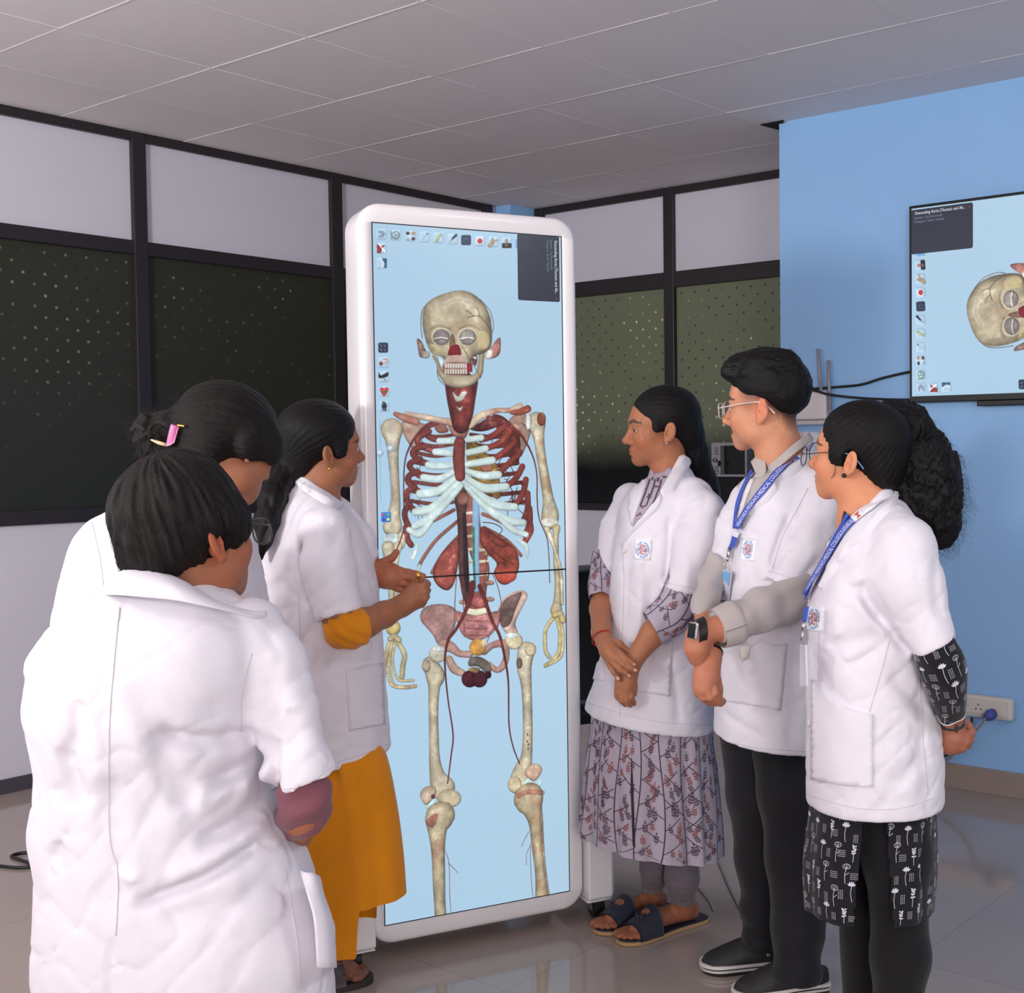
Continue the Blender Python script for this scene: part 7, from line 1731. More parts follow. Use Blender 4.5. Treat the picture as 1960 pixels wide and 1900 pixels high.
    rows = [(934, 1692, 1712, D+.07, .03), (955, 1656, 1730, D+.04, .06), (980, 1624, 1744, D, .09), (1005, 1607, 1760, D, .125), (1040, 1589, 1775, D, .15), (1090, 1570, 1788, D, .165), (1150, 1548, 1792, D, .165), (1220, 1545, 1788, D, .16), (1320, 1541, 1791, D, .165), (1400, 1543, 1800, D, .17), (1480, 1543, 1804, D, .175), (1600, 1545, 1800, D, .175)]
    sl = f([(1706, 1010, 2.78, .052), (1730, 1050, 2.72, .064), (1742, 1120, 2.69, .066), (1790, 1245, 2.662, .050)]); cp = hem_plane((1750, 1256), (1827, 1217), 2.66, 2.66, .0)
    folds = [(.013, .010, [(1656, 1110), (1664, 1150), (1700, 1205), (1745, 1254)]), (.009, .012, [(1635, 1120), (1655, 1150), (1690, 1190)]), (-.006, .012, [(1640, 1150), (1670, 1190), (1700, 1215)]), (.006, .016, [(1590, 1250), (1640, 1230), (1690, 1215)]), (.007, .014, [(1620, 1290), (1660, 1260), (1700, 1230)]), (.007, .016, [(1705, 1290), (1740, 1330), (1790, 1380)]), (.006, .02, [(1700, 1500), (1740, 1470), (1790, 1450)]), (.005, .02, [(1690, 1400), (1735, 1420), (1780, 1430)]), (.006, .02, [(1765, 1330), (1770, 1430), (1778, 1540)]), (.006, .011, [(1790, 1060), (1780, 1120), (1795, 1180)]), (-.005, .018, [(1610, 1100), (1600, 1170), (1606, 1230)]), (.006, .012, [(1705, 1050), (1730, 1035), (1752, 1045)])]
    co_, V, F, T = make_coat(t, rows, [(sl, cp)], hem_plane((1547, 1532), (1800, 1530), D, D, .0), folds, lbox(1525, 1835, 925, 1580, D-.28, D+.22), D, 2.79, 2.68, h=.0052)
    TB = T+HB
    patch('kurta_front', [(1618, 978), (1630, 992), (1646, 984), (1638, 1010), (1614, 1040), (1600, 1062), (1606, 1030)], TB, m_flow[0], t, .005, 5, D)
    patch('lapel', [(1684, 940), (1700, 930), (1714, 932), (1724, 944), (1712, 972), (1690, 990), (1672, 1012), (1648, 1040), (1630, 1046), (1624, 1062), (1598, 1096), (1572, 1130), (1590, 1080), (1616, 1034), (1630, 1004), (1652, 974)], TB, m_coat, co_, .010, 6, D, lift=lambda x, y: .003)
    patch('lapel', [(1612, 990), (1626, 984), (1608, 1022), (1592, 1060), (1580, 1084), (1586, 1050), (1584, 1040)], T, m_coat, co_, .007, 5, D)
    patch('pocket', [(1556, 1300), (1577, 1303), (1590, 1330), (1612, 1350), (1640, 1360), (1671, 1366), (1671, 1505), (1620, 1503), (1556, 1490)], T, m_coat, co_, .006, 9, D)
    for pth in ([(1549, 1522), (1618, 1541), (1670, 1548), (1723, 1546), (1797, 1524)], [(1706, 1212), (1685, 1290), (1664, 1362)], [(1568, 1200), (1567, 1330), (1570, 1500)], [(1760, 1300), (1766, 1400), (1776, 1520)]): ribbon('seam', pth, 1.7, T, m_coat2, co_, .0012, D)
    emblem('badge', 1561, 1184, 11, 20, .08, T, co_, D, 30, 46); buttons([(1549, 1383)], T, co_, D, .0085)
    lanyard('blue lettered lanyard worn by the woman with the curly ponytail', [(1552, 1140, 6), (1575, 1102, 10), (1600, 1060, 12), (1625, 1020, 13), (1650, 994, 13), (1673, 978, 12), (1712, 950, 11)], .66, TB, D, back=[(1628, 985), (1606, 1030), (1590, 1062), (1566, 1110), (1548, 1150)], txt=(.03, .99))
    g = thing('hanging_identity_card', 'thin identity card holder hanging edge-on at the front of the ponytailed woman', 'card', at(1540, 1250, 2.72))
    def free(x, y, o=.012): p, n = hit(T, x, y, D); return p+n*o-HR*.006
    band('strap_end', [[at(1541, 1162, 2.72), at(1545, 1161, 2.71), at(1549, 1160, 2.70)], [at(1538, 1178, 2.72), at(1542, 1178, 2.71), at(1546, 1177, 2.70)], [at(1537, 1190, 2.72), at(1541, 1190, 2.71), at(1544, 1189, 2.70)]], m_lblue, g, .002, 2)
    hk = MB(); hk.tube([at(1540, 1190, 2.71), at(1537, 1206, 2.71)], .0050, 10); hk.tube([at(1537, 1208, 2.71), at(1536, 1216, 2.71), at(1534, 1226, 2.71)], .0028, 8); hk.build('clip', m_silver, g, smooth=True)
    a, b, c_, d_ = at(1533, 1232, 2.73), at(1543, 1234, 2.68), at(1545, 1312, 2.68), at(1532, 1314, 2.73); mcs = mat('clear_card_holder', lin(208, 208, 224), .2); cb = MB(); nn = np.cross(b-a, d_-a); nn /= np.linalg.norm(nn)
    V8 = [q+nn*o for o in (-.002, .002) for q in (a, b, c_, d_)]; cb.add(V8, [(0, 1, 2, 3), (4, 5, 6, 7), (0, 1, 5, 4), (1, 2, 6, 5), (2, 3, 7, 6), (3, 0, 4, 7)]); cb.build('card', mcs, g)
    m_rim = mat('dark_metal_rim', lin(52, 56, 58), .25, metal=.7); m_tip = mat('blue_temple_tip', lin(96, 150, 214), .25)
    glasses('thin round dark-rimmed eyeglasses with blue tips worn by the ponytailed woman', fr, m_rim, m_rim, m_tip, w=.025, h=.0225, e=2.3, r=.0011, ra=.0011, y=.122, z=-.012, cx=.034)
    p, n = hit(HB, 1618, 909, D); st = MB(); st.tube([p-n*.001, p+n*.004, p+n*.0075, p+n*.009], [.003, .0052, .0045, .001], 12); st.build('ear_stud', m_rubber, t, smooth=True)
    wa = thing('wristwatch', 'dark strapped watch on the wrist behind the back of the ponytailed woman', 'watch', la[-2][0]); axw = la[-1][0]-la[-3][0]; ring = MB()
    axn = axw/np.linalg.norm(axw); V_, F_ = [], []
    xx_a, yy_a = frame_of(axn)
    for k in range(32):
        a_ = k*math.pi/16; dr = xx_a*math.cos(a_)+yy_a*math.sin(a_)
        for r_, o_ in ((.0255, -.010), (.0285, -.009), (.0285, .009), (.0255, .010)): V_.append(la[-2][0]+dr*r_+axn*o_)
    for k in range(32):
        for q_ in range(4): F_.append((k*4+q_, k*4+(q_+1) % 4, ((k+1) % 32)*4+(q_+1) % 4, ((k+1) % 32)*4+q_))
    part('strap', np.array(V_), F_, mat('dark_grey_strap', lin(52, 54, 60), .5), wa); cpos = at(1834, 1389, 2.77)
    m1 = MB(); m1.box(cpos, (.026, .030, .008), (axw/np.linalg.norm(axw), np.cross(axw/np.linalg.norm(axw), -HF*.7+HR*.6)/1.0, (-HF*.7+HR*.6)), .003); m1.build('case', mat('dark_watch_case', lin(60, 62, 66), .25), wa)
    # hair
    pole = A_(.0, -.085, .085)
    tie = at(1702, 790, D+.02)
    def hair(P):
        q = fr.loc(P); ax = np.abs(q[:, 0])
        d = d_ell(q, A_(0, -.018, .042), (.084, .106, .087)); d = smin(d, d_ell(q, A_(0, -.068, -.020), (.060, .044, .056)), .03); d = smin(d, d_ell(np.stack([ax, q[:, 1], q[:, 2]], 1), A_(.070, .022, .010), (.014, .026, .034)), .012)
        face = d_ell(q, A_(0, .128, -.040), (.11, .088, .125)); side = d_ell(q, A_(0, .030, -.088), (.14, .066, .080))
        d = smax(d, -face, .006); d = smax(d, -side, .008); ear = d_ell(np.stack([ax, q[:, 1], q[:, 2]], 1), A_(.085, -.008, -.012), (.022, .020, .034)); d = smax(d, -ear, .004)
        f_, a, pl = flow_attr(q, pole); return (d+np.sin(a*40+vn3(q*16)*4)*.0008+vn3(q*45)*.002)*fr.s
    tl = [(at(1704, 796, D+.02), .034), (at(1735, 822, D+.04), .056), (at(1762, 880, D+.05), .068), (at(1778, 930, D+.05), .068), (at(1786, 972, D+.05), .058), (at(1796, 1008, D+.05), .040), (at(1800, 1034, D+.05), .016)]
    lowt = [(at(1690, 905, D+.02), .040), (at(1722, 945, D+.05), .044), (at(1756, 985, D+.05), .046)]
    def tail(P):
        w = vn3(P*A_(50, 50, 38))*.016+vn3(P*A_(170, 170, 110))*.010; return smin(chain(P, tl, .03), chain(P, lowt, .03), .03)+w
    H = lambda P: smin(hair(P), tail(P), .012)
    lo, hi = bounds([fr.wor((x, y, z)) for x in (-.1, .1) for y in (-.13, .1) for z in (-.09, .14)]+[p for p, r in tl+lowt], .09)
    V, F = polygonize(H, lo, hi, .0032, 1); fl, a, pl = flow_attr(fr.loc(V), pole); hr = part('hair', V, F, m_hair, t, attrs={'flow': fl})
    N = normals(V, F); rnd = np.random.RandomState(3); px = np.array([pix(v)[:2] for v in V[::9]]); ii = np.arange(len(V))[::9]
    sel = ii[(px[:, 0] > 1745) & (px[:, 1] > 800)]; idx = rnd.choice(sel, 700); ps = strands_from(V, N, idx, rnd, .022, .005, HR*.3-UP*.5, 8)
    idx2 = rnd.choice(ii[(px[:, 0] > 1775) & (px[:, 1] > 870)], 260); ps += strands_from(V, N, idx2, rnd, .034, .008, HR*.6-UP*.5, 10)
    s2 = ii[(px[:, 1] < 860)]; ps += strands_from(V, N, rnd.choice(s2, 120), rnd, .014, .003, HR*.2)
    def wisp(pp, off=.003): return spline([(lambda h: h[0]+h[1]*off)(hit(HB+[bvh(V, F)], x, y, D)) for x, y in pp], 5)
    for k in range(7):
        dx = rnd.uniform(-3, 3); ps.append(wisp([(1596+dx, 872), (1600+dx, 890), (1598+dx*1.5, 905), (1592+dx*2, 915)]))
    Vs, Fs = strands(ps, .00028, .00012, 3); part('loose_strands', Vs, Fs, m_strand, hr)
person_f()
# ================================================================== PERSON: short-haired student seen from behind, nearest the camera
def standing_legs(t, s0, f0, z0, dx, m_tr, base, ax, sc=1.0):
    for sg in (-1, 1):
        p0, p1 = unlev(s0+sg*dx, f0, z0), unlev(s0+sg*dx*1.05, f0, .09)
        shell(t, 'trouser_leg', [(p0, .088*sc), ((p0+p1)/2, .075*sc), (p1, .058*sc)], m_tr, (p1-UP*.03, -UP), .009)
        c = unlev(s0+sg*dx*1.05, f0, 0)+ax*.05; sh = shoe_last(c, ax, .25, .09, .075)
        solid('shoe', lambda P: np.maximum(chain(P, sh, .02), .001-P[:, 2]), *bounds([p for p, r in sh], .06), .007, m_shoe, t)
m_shoe = mat('dark_shoe_leather', lin(40, 36, 36), .45)
m_dtr = cloth('dark_navy_trouser_cloth', lin(38, 40, 54), .8)
m_hairb = hair_material('dark_brown_black_hair', (.011, .0085, .008), .5, .8)
def person_a():
    D = 2.10
    s0, f0, _ = lev1(at(345, 1500, D)); t = thing('person', 'short-haired student in white coat and glasses seen from behind, nearest the camera', 'person', unlev(s0, f0, 0))
    base = lin(164, 102, 74)
    fr = Frame(356, 1028, 2.12, -150, 6, 4, 1.06)
    neck = [(fr.wor((0, -.020, -.045)), .054), (at(333, 1120, D+.0), .060), (at(326, 1165, D), .075), (at(325, 1210, D), .10)]
    def xt(q, c):
        k = np.clip((-.035-q[:, 1])/.03, 0, 1)*np.clip((q[:, 2]+.118)/.03, 0, 1)*.75; c = c*(1-k[:, None])+np.array([.02, .015, .013])*k[:, None]
        S = np.stack([np.abs(q[:, 0]), q[:, 1], q[:, 2]], 1); r = np.clip(1-d_ell(S, A_(.078, -.012, -.006), (.012, .022, .034))/.01, 0, 1)[:, None]; return c*(1+r*np.array([.25, -.05, -.12]))
    hp = head_piece(fr, base, neck, dict(jaw=1.02), dict(extra=xt), h=.0019)
    f = limb_m
    ra = f([(582, 1535, 2.06, .034), (584, 1562, 2.08, .033), (560, 1600, 2.18, .028), (520, 1620, 2.30, .024), (500, 1625, 2.36, .030), (490, 1628, 2.42, .022)])
    la = f([(150, 1330, 2.16, .030), (150, 1470, 2.22, .030), (130, 1600, 2.34, .030), (230, 1640, 2.44, .025), (270, 1645, 2.46, .030)])
    lo, hi = bounds([p for p, r in ra+la], .06); pieces = [hp, skin_solid(lambda P: np.minimum(chain(P, ra, .012), chain(P, la, .012)), lo, hi, .006, base)]
    body = body_of(t, pieces); eyes(fr, body, at(900, 1000, 3.6)-fr.O); HB = [bvh(*hp[:2])]
    standing_legs(t, s0, f0, .66, .10, m_dtr, base, HF)
    m_ma = cloth('maroon_sleeve_cloth', lin(126, 76, 88), .85)
    fo = lambda P: (lambda q: np.sin(q[:, 2]*120-q[:, 0]*60+vn3(q*14)*5)*.003)(lev(P))
    shell(t, 'shirt_sleeve', f([(576, 1470, 2.06, .032), (582, 1500, 2.06, .037), (584, 1528, 2.065, .043), (580, 1550, 2.08, .041), (562, 1580, 2.14, .034), (536, 1600, 2.24, .030)]), m_ma, None, .005, fo, kk=.008)
    rows = [(1092, 262, 398, D+.01, .058), (1112, 232, 420, D+.01, .07), (1140, 184, 452, D, .095), (1172, 140, 486, D, .125), (1208, 104, 508, D, .15), (1250, 78, 522, D, .165), (1300, 76, 524, D, .175), (1345, 72, 516, D, .18), (1400, 86, 506, D, .178), (1460, 92, 500, D, .172), (1520, 84, 512, D, .17), (1585, 74, 548, D, .172), (1650, 86, 580, D, .178), (1732, 84, 606, D, .185), (1795, 83, 632, D, .19), (1880, 88, 630, D, .192), (2020, 88, 636, D, .195), (2160, 86, 640, D, .198)]
    sl = f([(470, 1215, 2.10, .066), (512, 1275, 2.095, .060), (540, 1360, 2.075, .0545), (582, 1500, 2.06, .0575)]); cp = hem_plane((524, 1524), (640, 1476), 2.06, 2.06, .0)
    sl2 = f([(176, 1230, 2.12, .06), (142, 1300, 2.14, .053), (132, 1400, 2.17, .045)]); cp2 = hem_plane((50, 1440), (150, 1440), 2.16, 2.16)
    folds = [(.018, .010, [(486, 1440), (488, 1490), (492, 1530)]), (.022, .012, [(484, 1462), (430, 1500), (372, 1520)]), (.020, .014, [(494, 1520), (465, 1565), (400, 1612), (360, 1620)]), (-.012, .022, [(488, 1470), (430, 1530), (350, 1550)]), (.018, .014, [(296, 1392), (330, 1420), (420, 1440), (484, 1448)]), (-.010, .020, [(220, 1290), (260, 1390), (318, 1520), (334, 1616)]), (.016, .016, [(300, 1400), (310, 1470), (345, 1560)]),
             (.022, .011, [(445, 1655), (380, 1690), (320, 1712), (258, 1735)]), (-.010, .018, [(470, 1630), (390, 1665), (320, 1690)]), (.014, .013, [(500, 1600), (470, 1640), (420, 1668)]), (.015, .016, [(128, 1430), (140, 1500), (160, 1545)]), (.012, .014, [(158, 1340), (150, 1390), (150, 1440)]), (.010, .012, [(102, 1615), (104, 1650), (96, 1665)]), (.010, .02, [(225, 1600), (235, 1640), (228, 1665)]), (-.008, .016, [(240, 1590), (252, 1650), (262, 1690)]), (.008, .02, [(380, 1390), (400, 1360), (450, 1390), (486, 1420)]), (.007, .006, [(222, 1790), (219, 1850), (217, 1960)]), (.009, .016, [(470, 1320), (482, 1380), (490, 1440)]), (.008, .018, [(520, 1380), (516, 1430), (520, 1480)]), (.008, .02, [(300, 1760), (420, 1740), (560, 1750)]), (.006, .02, [(190, 1740), (215, 1720), (250, 1690)]), (-.007, .02, [(170, 1260), (180, 1380), (200, 1520)]), (.009, .016, [(214, 1480), (212, 1560), (222, 1610)])]
    co_, V, F, T = make_coat(t, rows, [(sl2, cp2), (sl, cp)], hem_plane((86, 2120), (640, 2120), D, D), folds, lbox(40, 660, 1070, 2140, D-.30, D+.24), D, 2.04, 1.93, k=.010, h=.0056, wrk=1.2)
    # turned-down collar
    up = [(196, 1128, D-.005), (232, 1096, D-.055), (266, 1091, D-.07), (306, 1097, D-.075), (349, 1113, D-.065), (386, 1136, D-.04), (428, 1158, D-.02), (470, 1166, D-.01), (508, 1171, D+.0)]
    lw = [(190, 1139, D-.02), (226, 1139, D-.105), (262, 1142, D-.130), (332, 1149, D-.137), (372, 1157, D-.130), (412, 1165, D-.115), (452, 1174, D-.09), (490, 1184, D-.06), (510, 1178, D-.02)]
    md_ = [((a[0]+b[0])/2, (a[1]+b[1])/2-2, (a[2]+b[2])/2-.018) for a, b in zip(up, lw)]
    inn = [(x+1, y+10, d+.012) for x, y, d in up]
    band('collar', [[at(*p) for p in r] for r in (inn, up, md_, lw)], m_coat, co_, .003, 4)
    for pth in ([(229, 1163), (222, 1230), (215, 1310), (209, 1400), (208, 1480), (210, 1605), (226, 1675), (222, 1790)], [(482, 1250), (470, 1290), (462, 1340), (462, 1400)], [(516, 1510), (560, 1508), (600, 1492), (636, 1466)], [(545, 1660), (556, 1720), (568, 1800), (575, 1890)]): ribbon('seam', pth, 2.0, T, m_coat2, co_, .0014, D)
    band('pocket', [[at(578, 1666, D-.06), at(596, 1672, D-.075), at(608, 1679, D-.03), at(611, 1690, D+.03)], [at(586, 1708, D-.10), at(606, 1712, D-.09), at(617, 1716, D-.04), at(616, 1720, D+.03)], [at(600, 1760, D-.12), at(622, 1764, D-.10), at(634, 1768, D-.04), at(630, 1770, D+.03)], [at(606, 1850, D-.12), at(628, 1852, D-.10), at(640, 1852, D-.04), at(634, 1852, D+.03)]], m_coat, co_, .004, 4)
    m_rim = mat('grey_metal_rim', lin(84, 80, 80), .3, metal=.6)
    glasses('thin grey-rimmed eyeglasses worn by the short-haired student in front', fr, m_rim, m_rim, m_rim, w=.025, h=.0215, e=2.6, r=.0013, ra=.0014, y=.124, z=-.012, cx=.034)
    pole = A_(0, -.03, .13)
    def hair(P):
        q = fr.loc(P); ax = np.abs(q[:, 0]); S = np.stack([ax, q[:, 1], q[:, 2]], 1)
        d = d_ell(q, A_(.004, -.012, .040), (.085, .105, .099)); d = smin(d, d_ell(S, A_(.058, .018, .008), (.031, .055, .044)), .03); d = smin(d, d_ell(q, A_(.004, -.062, -.018), (.062, .044, .056)), .03)
        d = smax(d, -d_ell(q, A_(0, .150, -.030), (.095, .078, .100)), .008); d = smax(d, -d_ell(q, A_(0, .052, -.098), (.16, .080, .082)), .010); d = smax(d, (-.062+.046*np.clip((ax-.035)/.045, 0, 1))-q[:, 2], .008)
        d = smax(d, -d_ell(S, A_(.098, .0, -.036), (.036, .034, .040)), .006)
        f_, a, pl = flow_attr(q, pole); st = np.sin(a*34+vn3(np.stack([np.cos(a)*4, np.sin(a)*4, pl*1.5], 1))*7); return (d+st*.0011*np.clip(pl*1.2-.3, .2, 1)+vn3(np.stack([np.cos(a)*13, np.sin(a)*13, pl*3], 1))*.008)*fr.s
    lo, hi = bounds([fr.wor((x, y, z)) for x in (-.115, .115) for y in (-.15, .12) for z in (-.12, .15)], .02)
    V, F = polygonize(hair, lo, hi, .0030, 1); fl, a, pl = flow_attr(fr.loc(V), pole); hr = part('hair', V, F, m_hairb, t, attrs={'flow': fl})
    q = fr.loc(V); N = normals(V, F); rnd = np.random.RandomState(4); ps = []
    lowv = np.where((pl > 1.25) & (q[:, 1] < .05))[0]
    for i in rnd.choice(lowv, 200):
        dn = -fr.R[2]-N[i]*np.dot(-fr.R[2], N[i])+N[i]*.06; dn /= np.linalg.norm(dn); p = V[i]; ps.append([p-dn*.020, p+N[i]*.0012, p+dn*.012+N[i]*.001, p+dn*.022-N[i]*.002])
    Vs, Fs = strands(ps, .0004, .00015, 3); part('loose_strands', Vs, Fs, m_strand, hr)
person_a()
# ================================================================== PERSON: student with bun and hair clip
def person_b():
    D = 2.78
    s0, f0, _ = lev1(at(310, 1500, D)); t = thing('person', 'student with hair in a bun under a pink clip, head bowed, behind the short-haired student', 'person', unlev(s0, f0, 0))
    base = lin(172, 112, 84)
    fr = Frame(436, 854, D, -146, -18, 4, 1.0)
    neck = [(fr.wor((0, -.020, -.045)), .050), (at(395, 935, D), .055), (at(360, 985, D), .07), (at(340, 1040, D), .10)]
    hp = head_piece(fr, base, neck, dict())
    f = limb_m; la = f([(160, 1120, 2.72, .044), (150, 1260, 2.70, .040), (220, 1340, 2.90, .032), (330, 1340, 3.02, .026), (360, 1340, 3.04, .030)]); ra = f([(470, 1120, 2.85, .044), (480, 1240, 2.88, .040), (430, 1330, 3.02, .030), (390, 1340, 3.06, .030)])
    lo, hi = bounds([p for p, r in la+ra], .06); pieces = [hp, skin_solid(lambda P: np.minimum(chain(P, la, .012), chain(P, ra, .012)), lo, hi, .007, base)]
    body = body_of(t, pieces); eyes(fr, body, at(700, 1000, 3.6)-fr.O)
    standing_legs(t, s0, f0, .66, .09, m_dtr, base, HF)
    rows = [(938, 345, 440, D, .05), (956, 270, 455, D, .08), (970, 226, 465, D, .11), (995, 176, 474, D, .14), (1035, 148, 484, D, .16), (1085, 132, 494, D, .17), (1150, 118, 508, D, .175), (1200, 110, 512, D, .175), (1300, 118, 516, D, .17), (1420, 112, 520, D, .172), (1560, 108, 524, D, .175), (1680, 106, 526, D, .178)]
    folds = [(.010, .014, [(170, 1100), (180, 1160), (200, 1200)]), (-.008, .016, [(150, 1080), (160, 1150), (176, 1210)]), (.008, .012, [(452, 1050), (470, 1120), (476, 1190)])]
    co_, V, F, T = make_coat(t, rows, [], hem_plane((106, 1650), (526, 1650), D, D), folds, lbox(90, 540, 925, 1670, D-.25, D+.24), D, 2.72, 2.6, h=.0075)
    ribbon('seam', [(176, 1000), (190, 1060), (200, 1130)], 1.8, T, m_coat2, co_, .0012, D)
    bunp = fr.wor((-.012, -.128, .028)); bp = at(306, 828, D-.06)
    pole = fr.loc(bp[None])[0]
    def hair(P):
        q = fr.loc(P); S = np.stack([np.abs(q[:, 0]), q[:, 1], q[:, 2]], 1)
        d = d_ell(q, A_(0, -.012, .044), (.094, .116, .098)); d = smin(d, d_ell(q, A_(0, -.070, -.020), (.066, .05, .066)), .03); d = smin(d, d_ell(S, A_(.070, .040, .006), (.028, .050, .052)), .02); d = smin(d, d_ell(S, A_(.080, -.006, .006), (.022, .034, .044)), .012)
        d = smax(d, -d_ell(q, A_(0, .145, -.040), (.095, .080, .115)), .008); d = smax(d, -d_ell(q, A_(0, .050, -.094), (.15, .070, .078)), .008)
        f_, a, pl = flow_attr(q, pole); return (d+np.sin(a*42+vn3(q*14)*4)*.0010+vn3(q*30)*.004)*fr.s
    def bun(P):
        q = P-bp; d = d_ell(q@np.stack([HR, HF, UP]).T, A_(0, 0, 0), (.052, .055, .046)); a = np.arctan2(q@UP, q@HR); return d+np.sin(a*5+vn3(P*28)*9)*.005+vn3(P*70)*.010
    H = lambda P: smin(hair(P), smin(bun(P), d_cap(P, bp, fr.wor((0, -.09, .03)), .034, .045), .02), .02)
    lo, hi = bounds([fr.wor((x, y, z)) for x in (-.11, .11) for y in (-.14, .12) for z in (-.10, .15)]+[bp], .075)
    V, F = polygonize(H, lo, hi, .0036, 1); fl, a, pl = flow_attr(fr.loc(V), pole); hr = part('hair', V, F, m_hairb, t, attrs={'flow': fl})
    N = normals(V, F); rnd = np.random.RandomState(6); px = np.array([pix(v)[0] for v in V]); ps = strands_from(V, N, rnd.choice(np.where(px < 345)[0], 260), rnd, .028, .006, HR*.1); Vs, Fs = strands(ps, .00035, .00015, 3); part('loose_strands', Vs, Fs, m_strand, hr)
    HT = [bvh(V, F)]; ck = thing('hair_clip', 'pink and cream claw clip holding the hair bun of the bowed student', 'hair clip', bp)
    def lay(pts, o): return [(lambda h: h[0]+h[1]*o)(hit(HT, x, y, D)) for x, y in pts]
    band('clip_jaw', [lay([(335, 812), (330, 826), (326, 848)], .008), lay([(341, 813), (337, 828), (333, 848)], .016), lay([(346, 816), (343, 830), (340, 846)], .008)], mat('pink_clip_plastic', lin(222, 130, 180), .3), ck, .004, 4)
    m1 = MB(); m1.tube(lay([(346, 814), (352, 816), (358, 818)], .010), .0025, 8); m1.build('clip_spring', m_gold, ck)
    band('clip_jaw', [lay([(297, 833), (306, 841), (320, 846)], .010), lay([(299, 838), (307, 847), (320, 850)], .010)], mat('cream_clip_plastic', lin(228, 206, 168), .3), ck, .005, 4)
person_b()
# ================================================================== PERSON: woman in mustard kurta pointing at the screen
def person_c():
    D = 3.42
    t = thing('person', 'woman in white coat over mustard kurta gesturing at the display with both hands', 'person', on_axis(650, 1880, 2, 0))
    base = lin(158, 102, 74)
    fr = Frame(616.7, 855.4, D, -124.3, 2, -12, 1.0)
    neck = [(fr.wor((0, -.018, -.045)), .048), (at(608, 920, D), .050), (at(604, 955, D), .062), (at(602, 1010, D), .09)]
    hp = head_piece(fr, base, neck, dict(), dict(lip=(.95, .64, .62)))
    f = limb_m
    ra = f([(618, 1080, 3.24, .044), (648, 1172, 3.20, .044), (660, 1200, 3.20, .043), (700, 1192, 3.24, .0375), (735, 1176, 3.29, .0335), (768, 1160, 3.34, .0275), (780, 1152, 3.355, .0265)])
    rp = f([(780, 1152, 3.355, .0265), (794, 1142, 3.36, .031), (802, 1134, 3.365, .028)])
    rf = [f([(798, 1124, 3.35, .0115), (810, 1122, 3.35, .0108), (818, 1118, 3.375, .0095), (808, 1112, 3.39, .0085), (800, 1112, 3.38, .008)]), f([(800, 1132, 3.345, .0118), (813, 1133, 3.35, .0108), (818, 1130, 3.385, .0095), (808, 1128, 3.40, .009)]), f([(799, 1142, 3.345, .0118), (812, 1145, 3.35, .0108), (816, 1142, 3.385, .0095), (805, 1140, 3.40, .009)]), f([(796, 1152, 3.35, .0112), (807, 1156, 3.355, .0100), (811, 1152, 3.385, .009), (802, 1149, 3.40, .008)]), f([(784, 1134, 3.37, .0125), (790, 1122, 3.375, .0108), (798, 1110, 3.38, .0092), (801, 1104, 3.385, .008)])]
    la = f([(690, 1060, 3.51, .028), (706, 1090, 3.52, .027), (716, 1098, 3.54, .0265)])
    lp = f([(714, 1098, 3.54, .0265), (730, 1100, 3.53, .034), (748, 1104, 3.52, .034), (756, 1108, 3.52, .026)])
    lf = [f([(752, 1086, 3.52, .0125), (766, 1092, 3.515, .0105), (782, 1095, 3.512, .0098), (798, 1098, 3.512, .0088), (811, 1102, 3.515, .0075)]), f([(756, 1098, 3.518, .0125), (772, 1103, 3.512, .0105), (790, 1107, 3.510, .0096), (806, 1110, 3.512, .0088), (818, 1114, 3.515, .0075)]), f([(755, 1110, 3.518, .0120), (770, 1116, 3.513, .0102), (786, 1121, 3.512, .0092), (800, 1126, 3.515, .008)]), f([(750, 1120, 3.52, .0112), (762, 1127, 3.515, .0092), (775, 1132, 3.515, .0084), (786, 1136, 3.518, .007)]), f([(726, 1080, 3.525, .0150), (740, 1074, 3.515, .0125), (752, 1066, 3.508, .0108), (759, 1056, 3.505, .0088)])]
    def hands(P): return np.minimum(smin(chain(P, ra, .012), hand_sdf(P, rp, rf, .003), .012), smin(chain(P, la, .012), hand_sdf(P, lp, lf, .0035), .010))
    lo, hi = bounds([p for p, r in ra+rp+la+lp]+[p for g in rf+lf for p, r in g], .055); V, F, C = skin_solid(hands, lo, hi, .0026, lin(156, 100, 72))
    palm = np.array([(lambda q: 700 < q[0] < 825 and q[2] > 3.43)(pix(v)) for v in V]); C[palm] = C[palm]*np.array([1.25, 1.12, 1.15])
    pieces = [hp, (V, F, C)]
    toe, heel = on_axis(708, 1874, 2, 0), on_axis(600, 1900, 2, 0); ax = (toe-heel); L = np.linalg.norm(ax); ax /= L; sd = np.cross(UP, ax); heel = toe-ax*.235; L = .235
    h2 = heel+sd*.095-ax*.05
    def foot(h, ank):
        ch = [(ank, .034), (h+ax*.03+UP*.045, .034), (h+ax*.12+UP*.048, .034), (h+ax*.175+UP*.036, .030)]; tg = [[(h+ax*.185+sd*o*.9+UP*.026, .013), (h+ax*(.21+ln)+sd*o+UP*.024, r)] for o, r, ln in ((.026, .0135, .012), (.006, .0100, .016), (-.010, .0094, .010), (-.024, .0088, .0), (-.036, .0086, -.012))]
        return ch, tg
    a1, a2 = heel+ax*.03+UP*.10, h2+ax*.03+UP*.10; F1, F2 = foot(heel, a1), foot(h2, a2)
    lg = [[(a1+UP*.55+HF*.03, .055), (a1, .036)], [(a2+UP*.55-HF*.03, .055), (a2, .036)]]
    def feet(P):
        d = None
        for (ch, tg), l in ((F1, lg[0]), (F2, lg[1])):
            e = smin(chain(P, ch, .02), chain(P, l, .02), .02)
            for q in tg: e = smin(e, chain(P, q), .006)
            d = e if d is None else np.minimum(d, e)
        return np.maximum(d, .0175-P[:, 2])
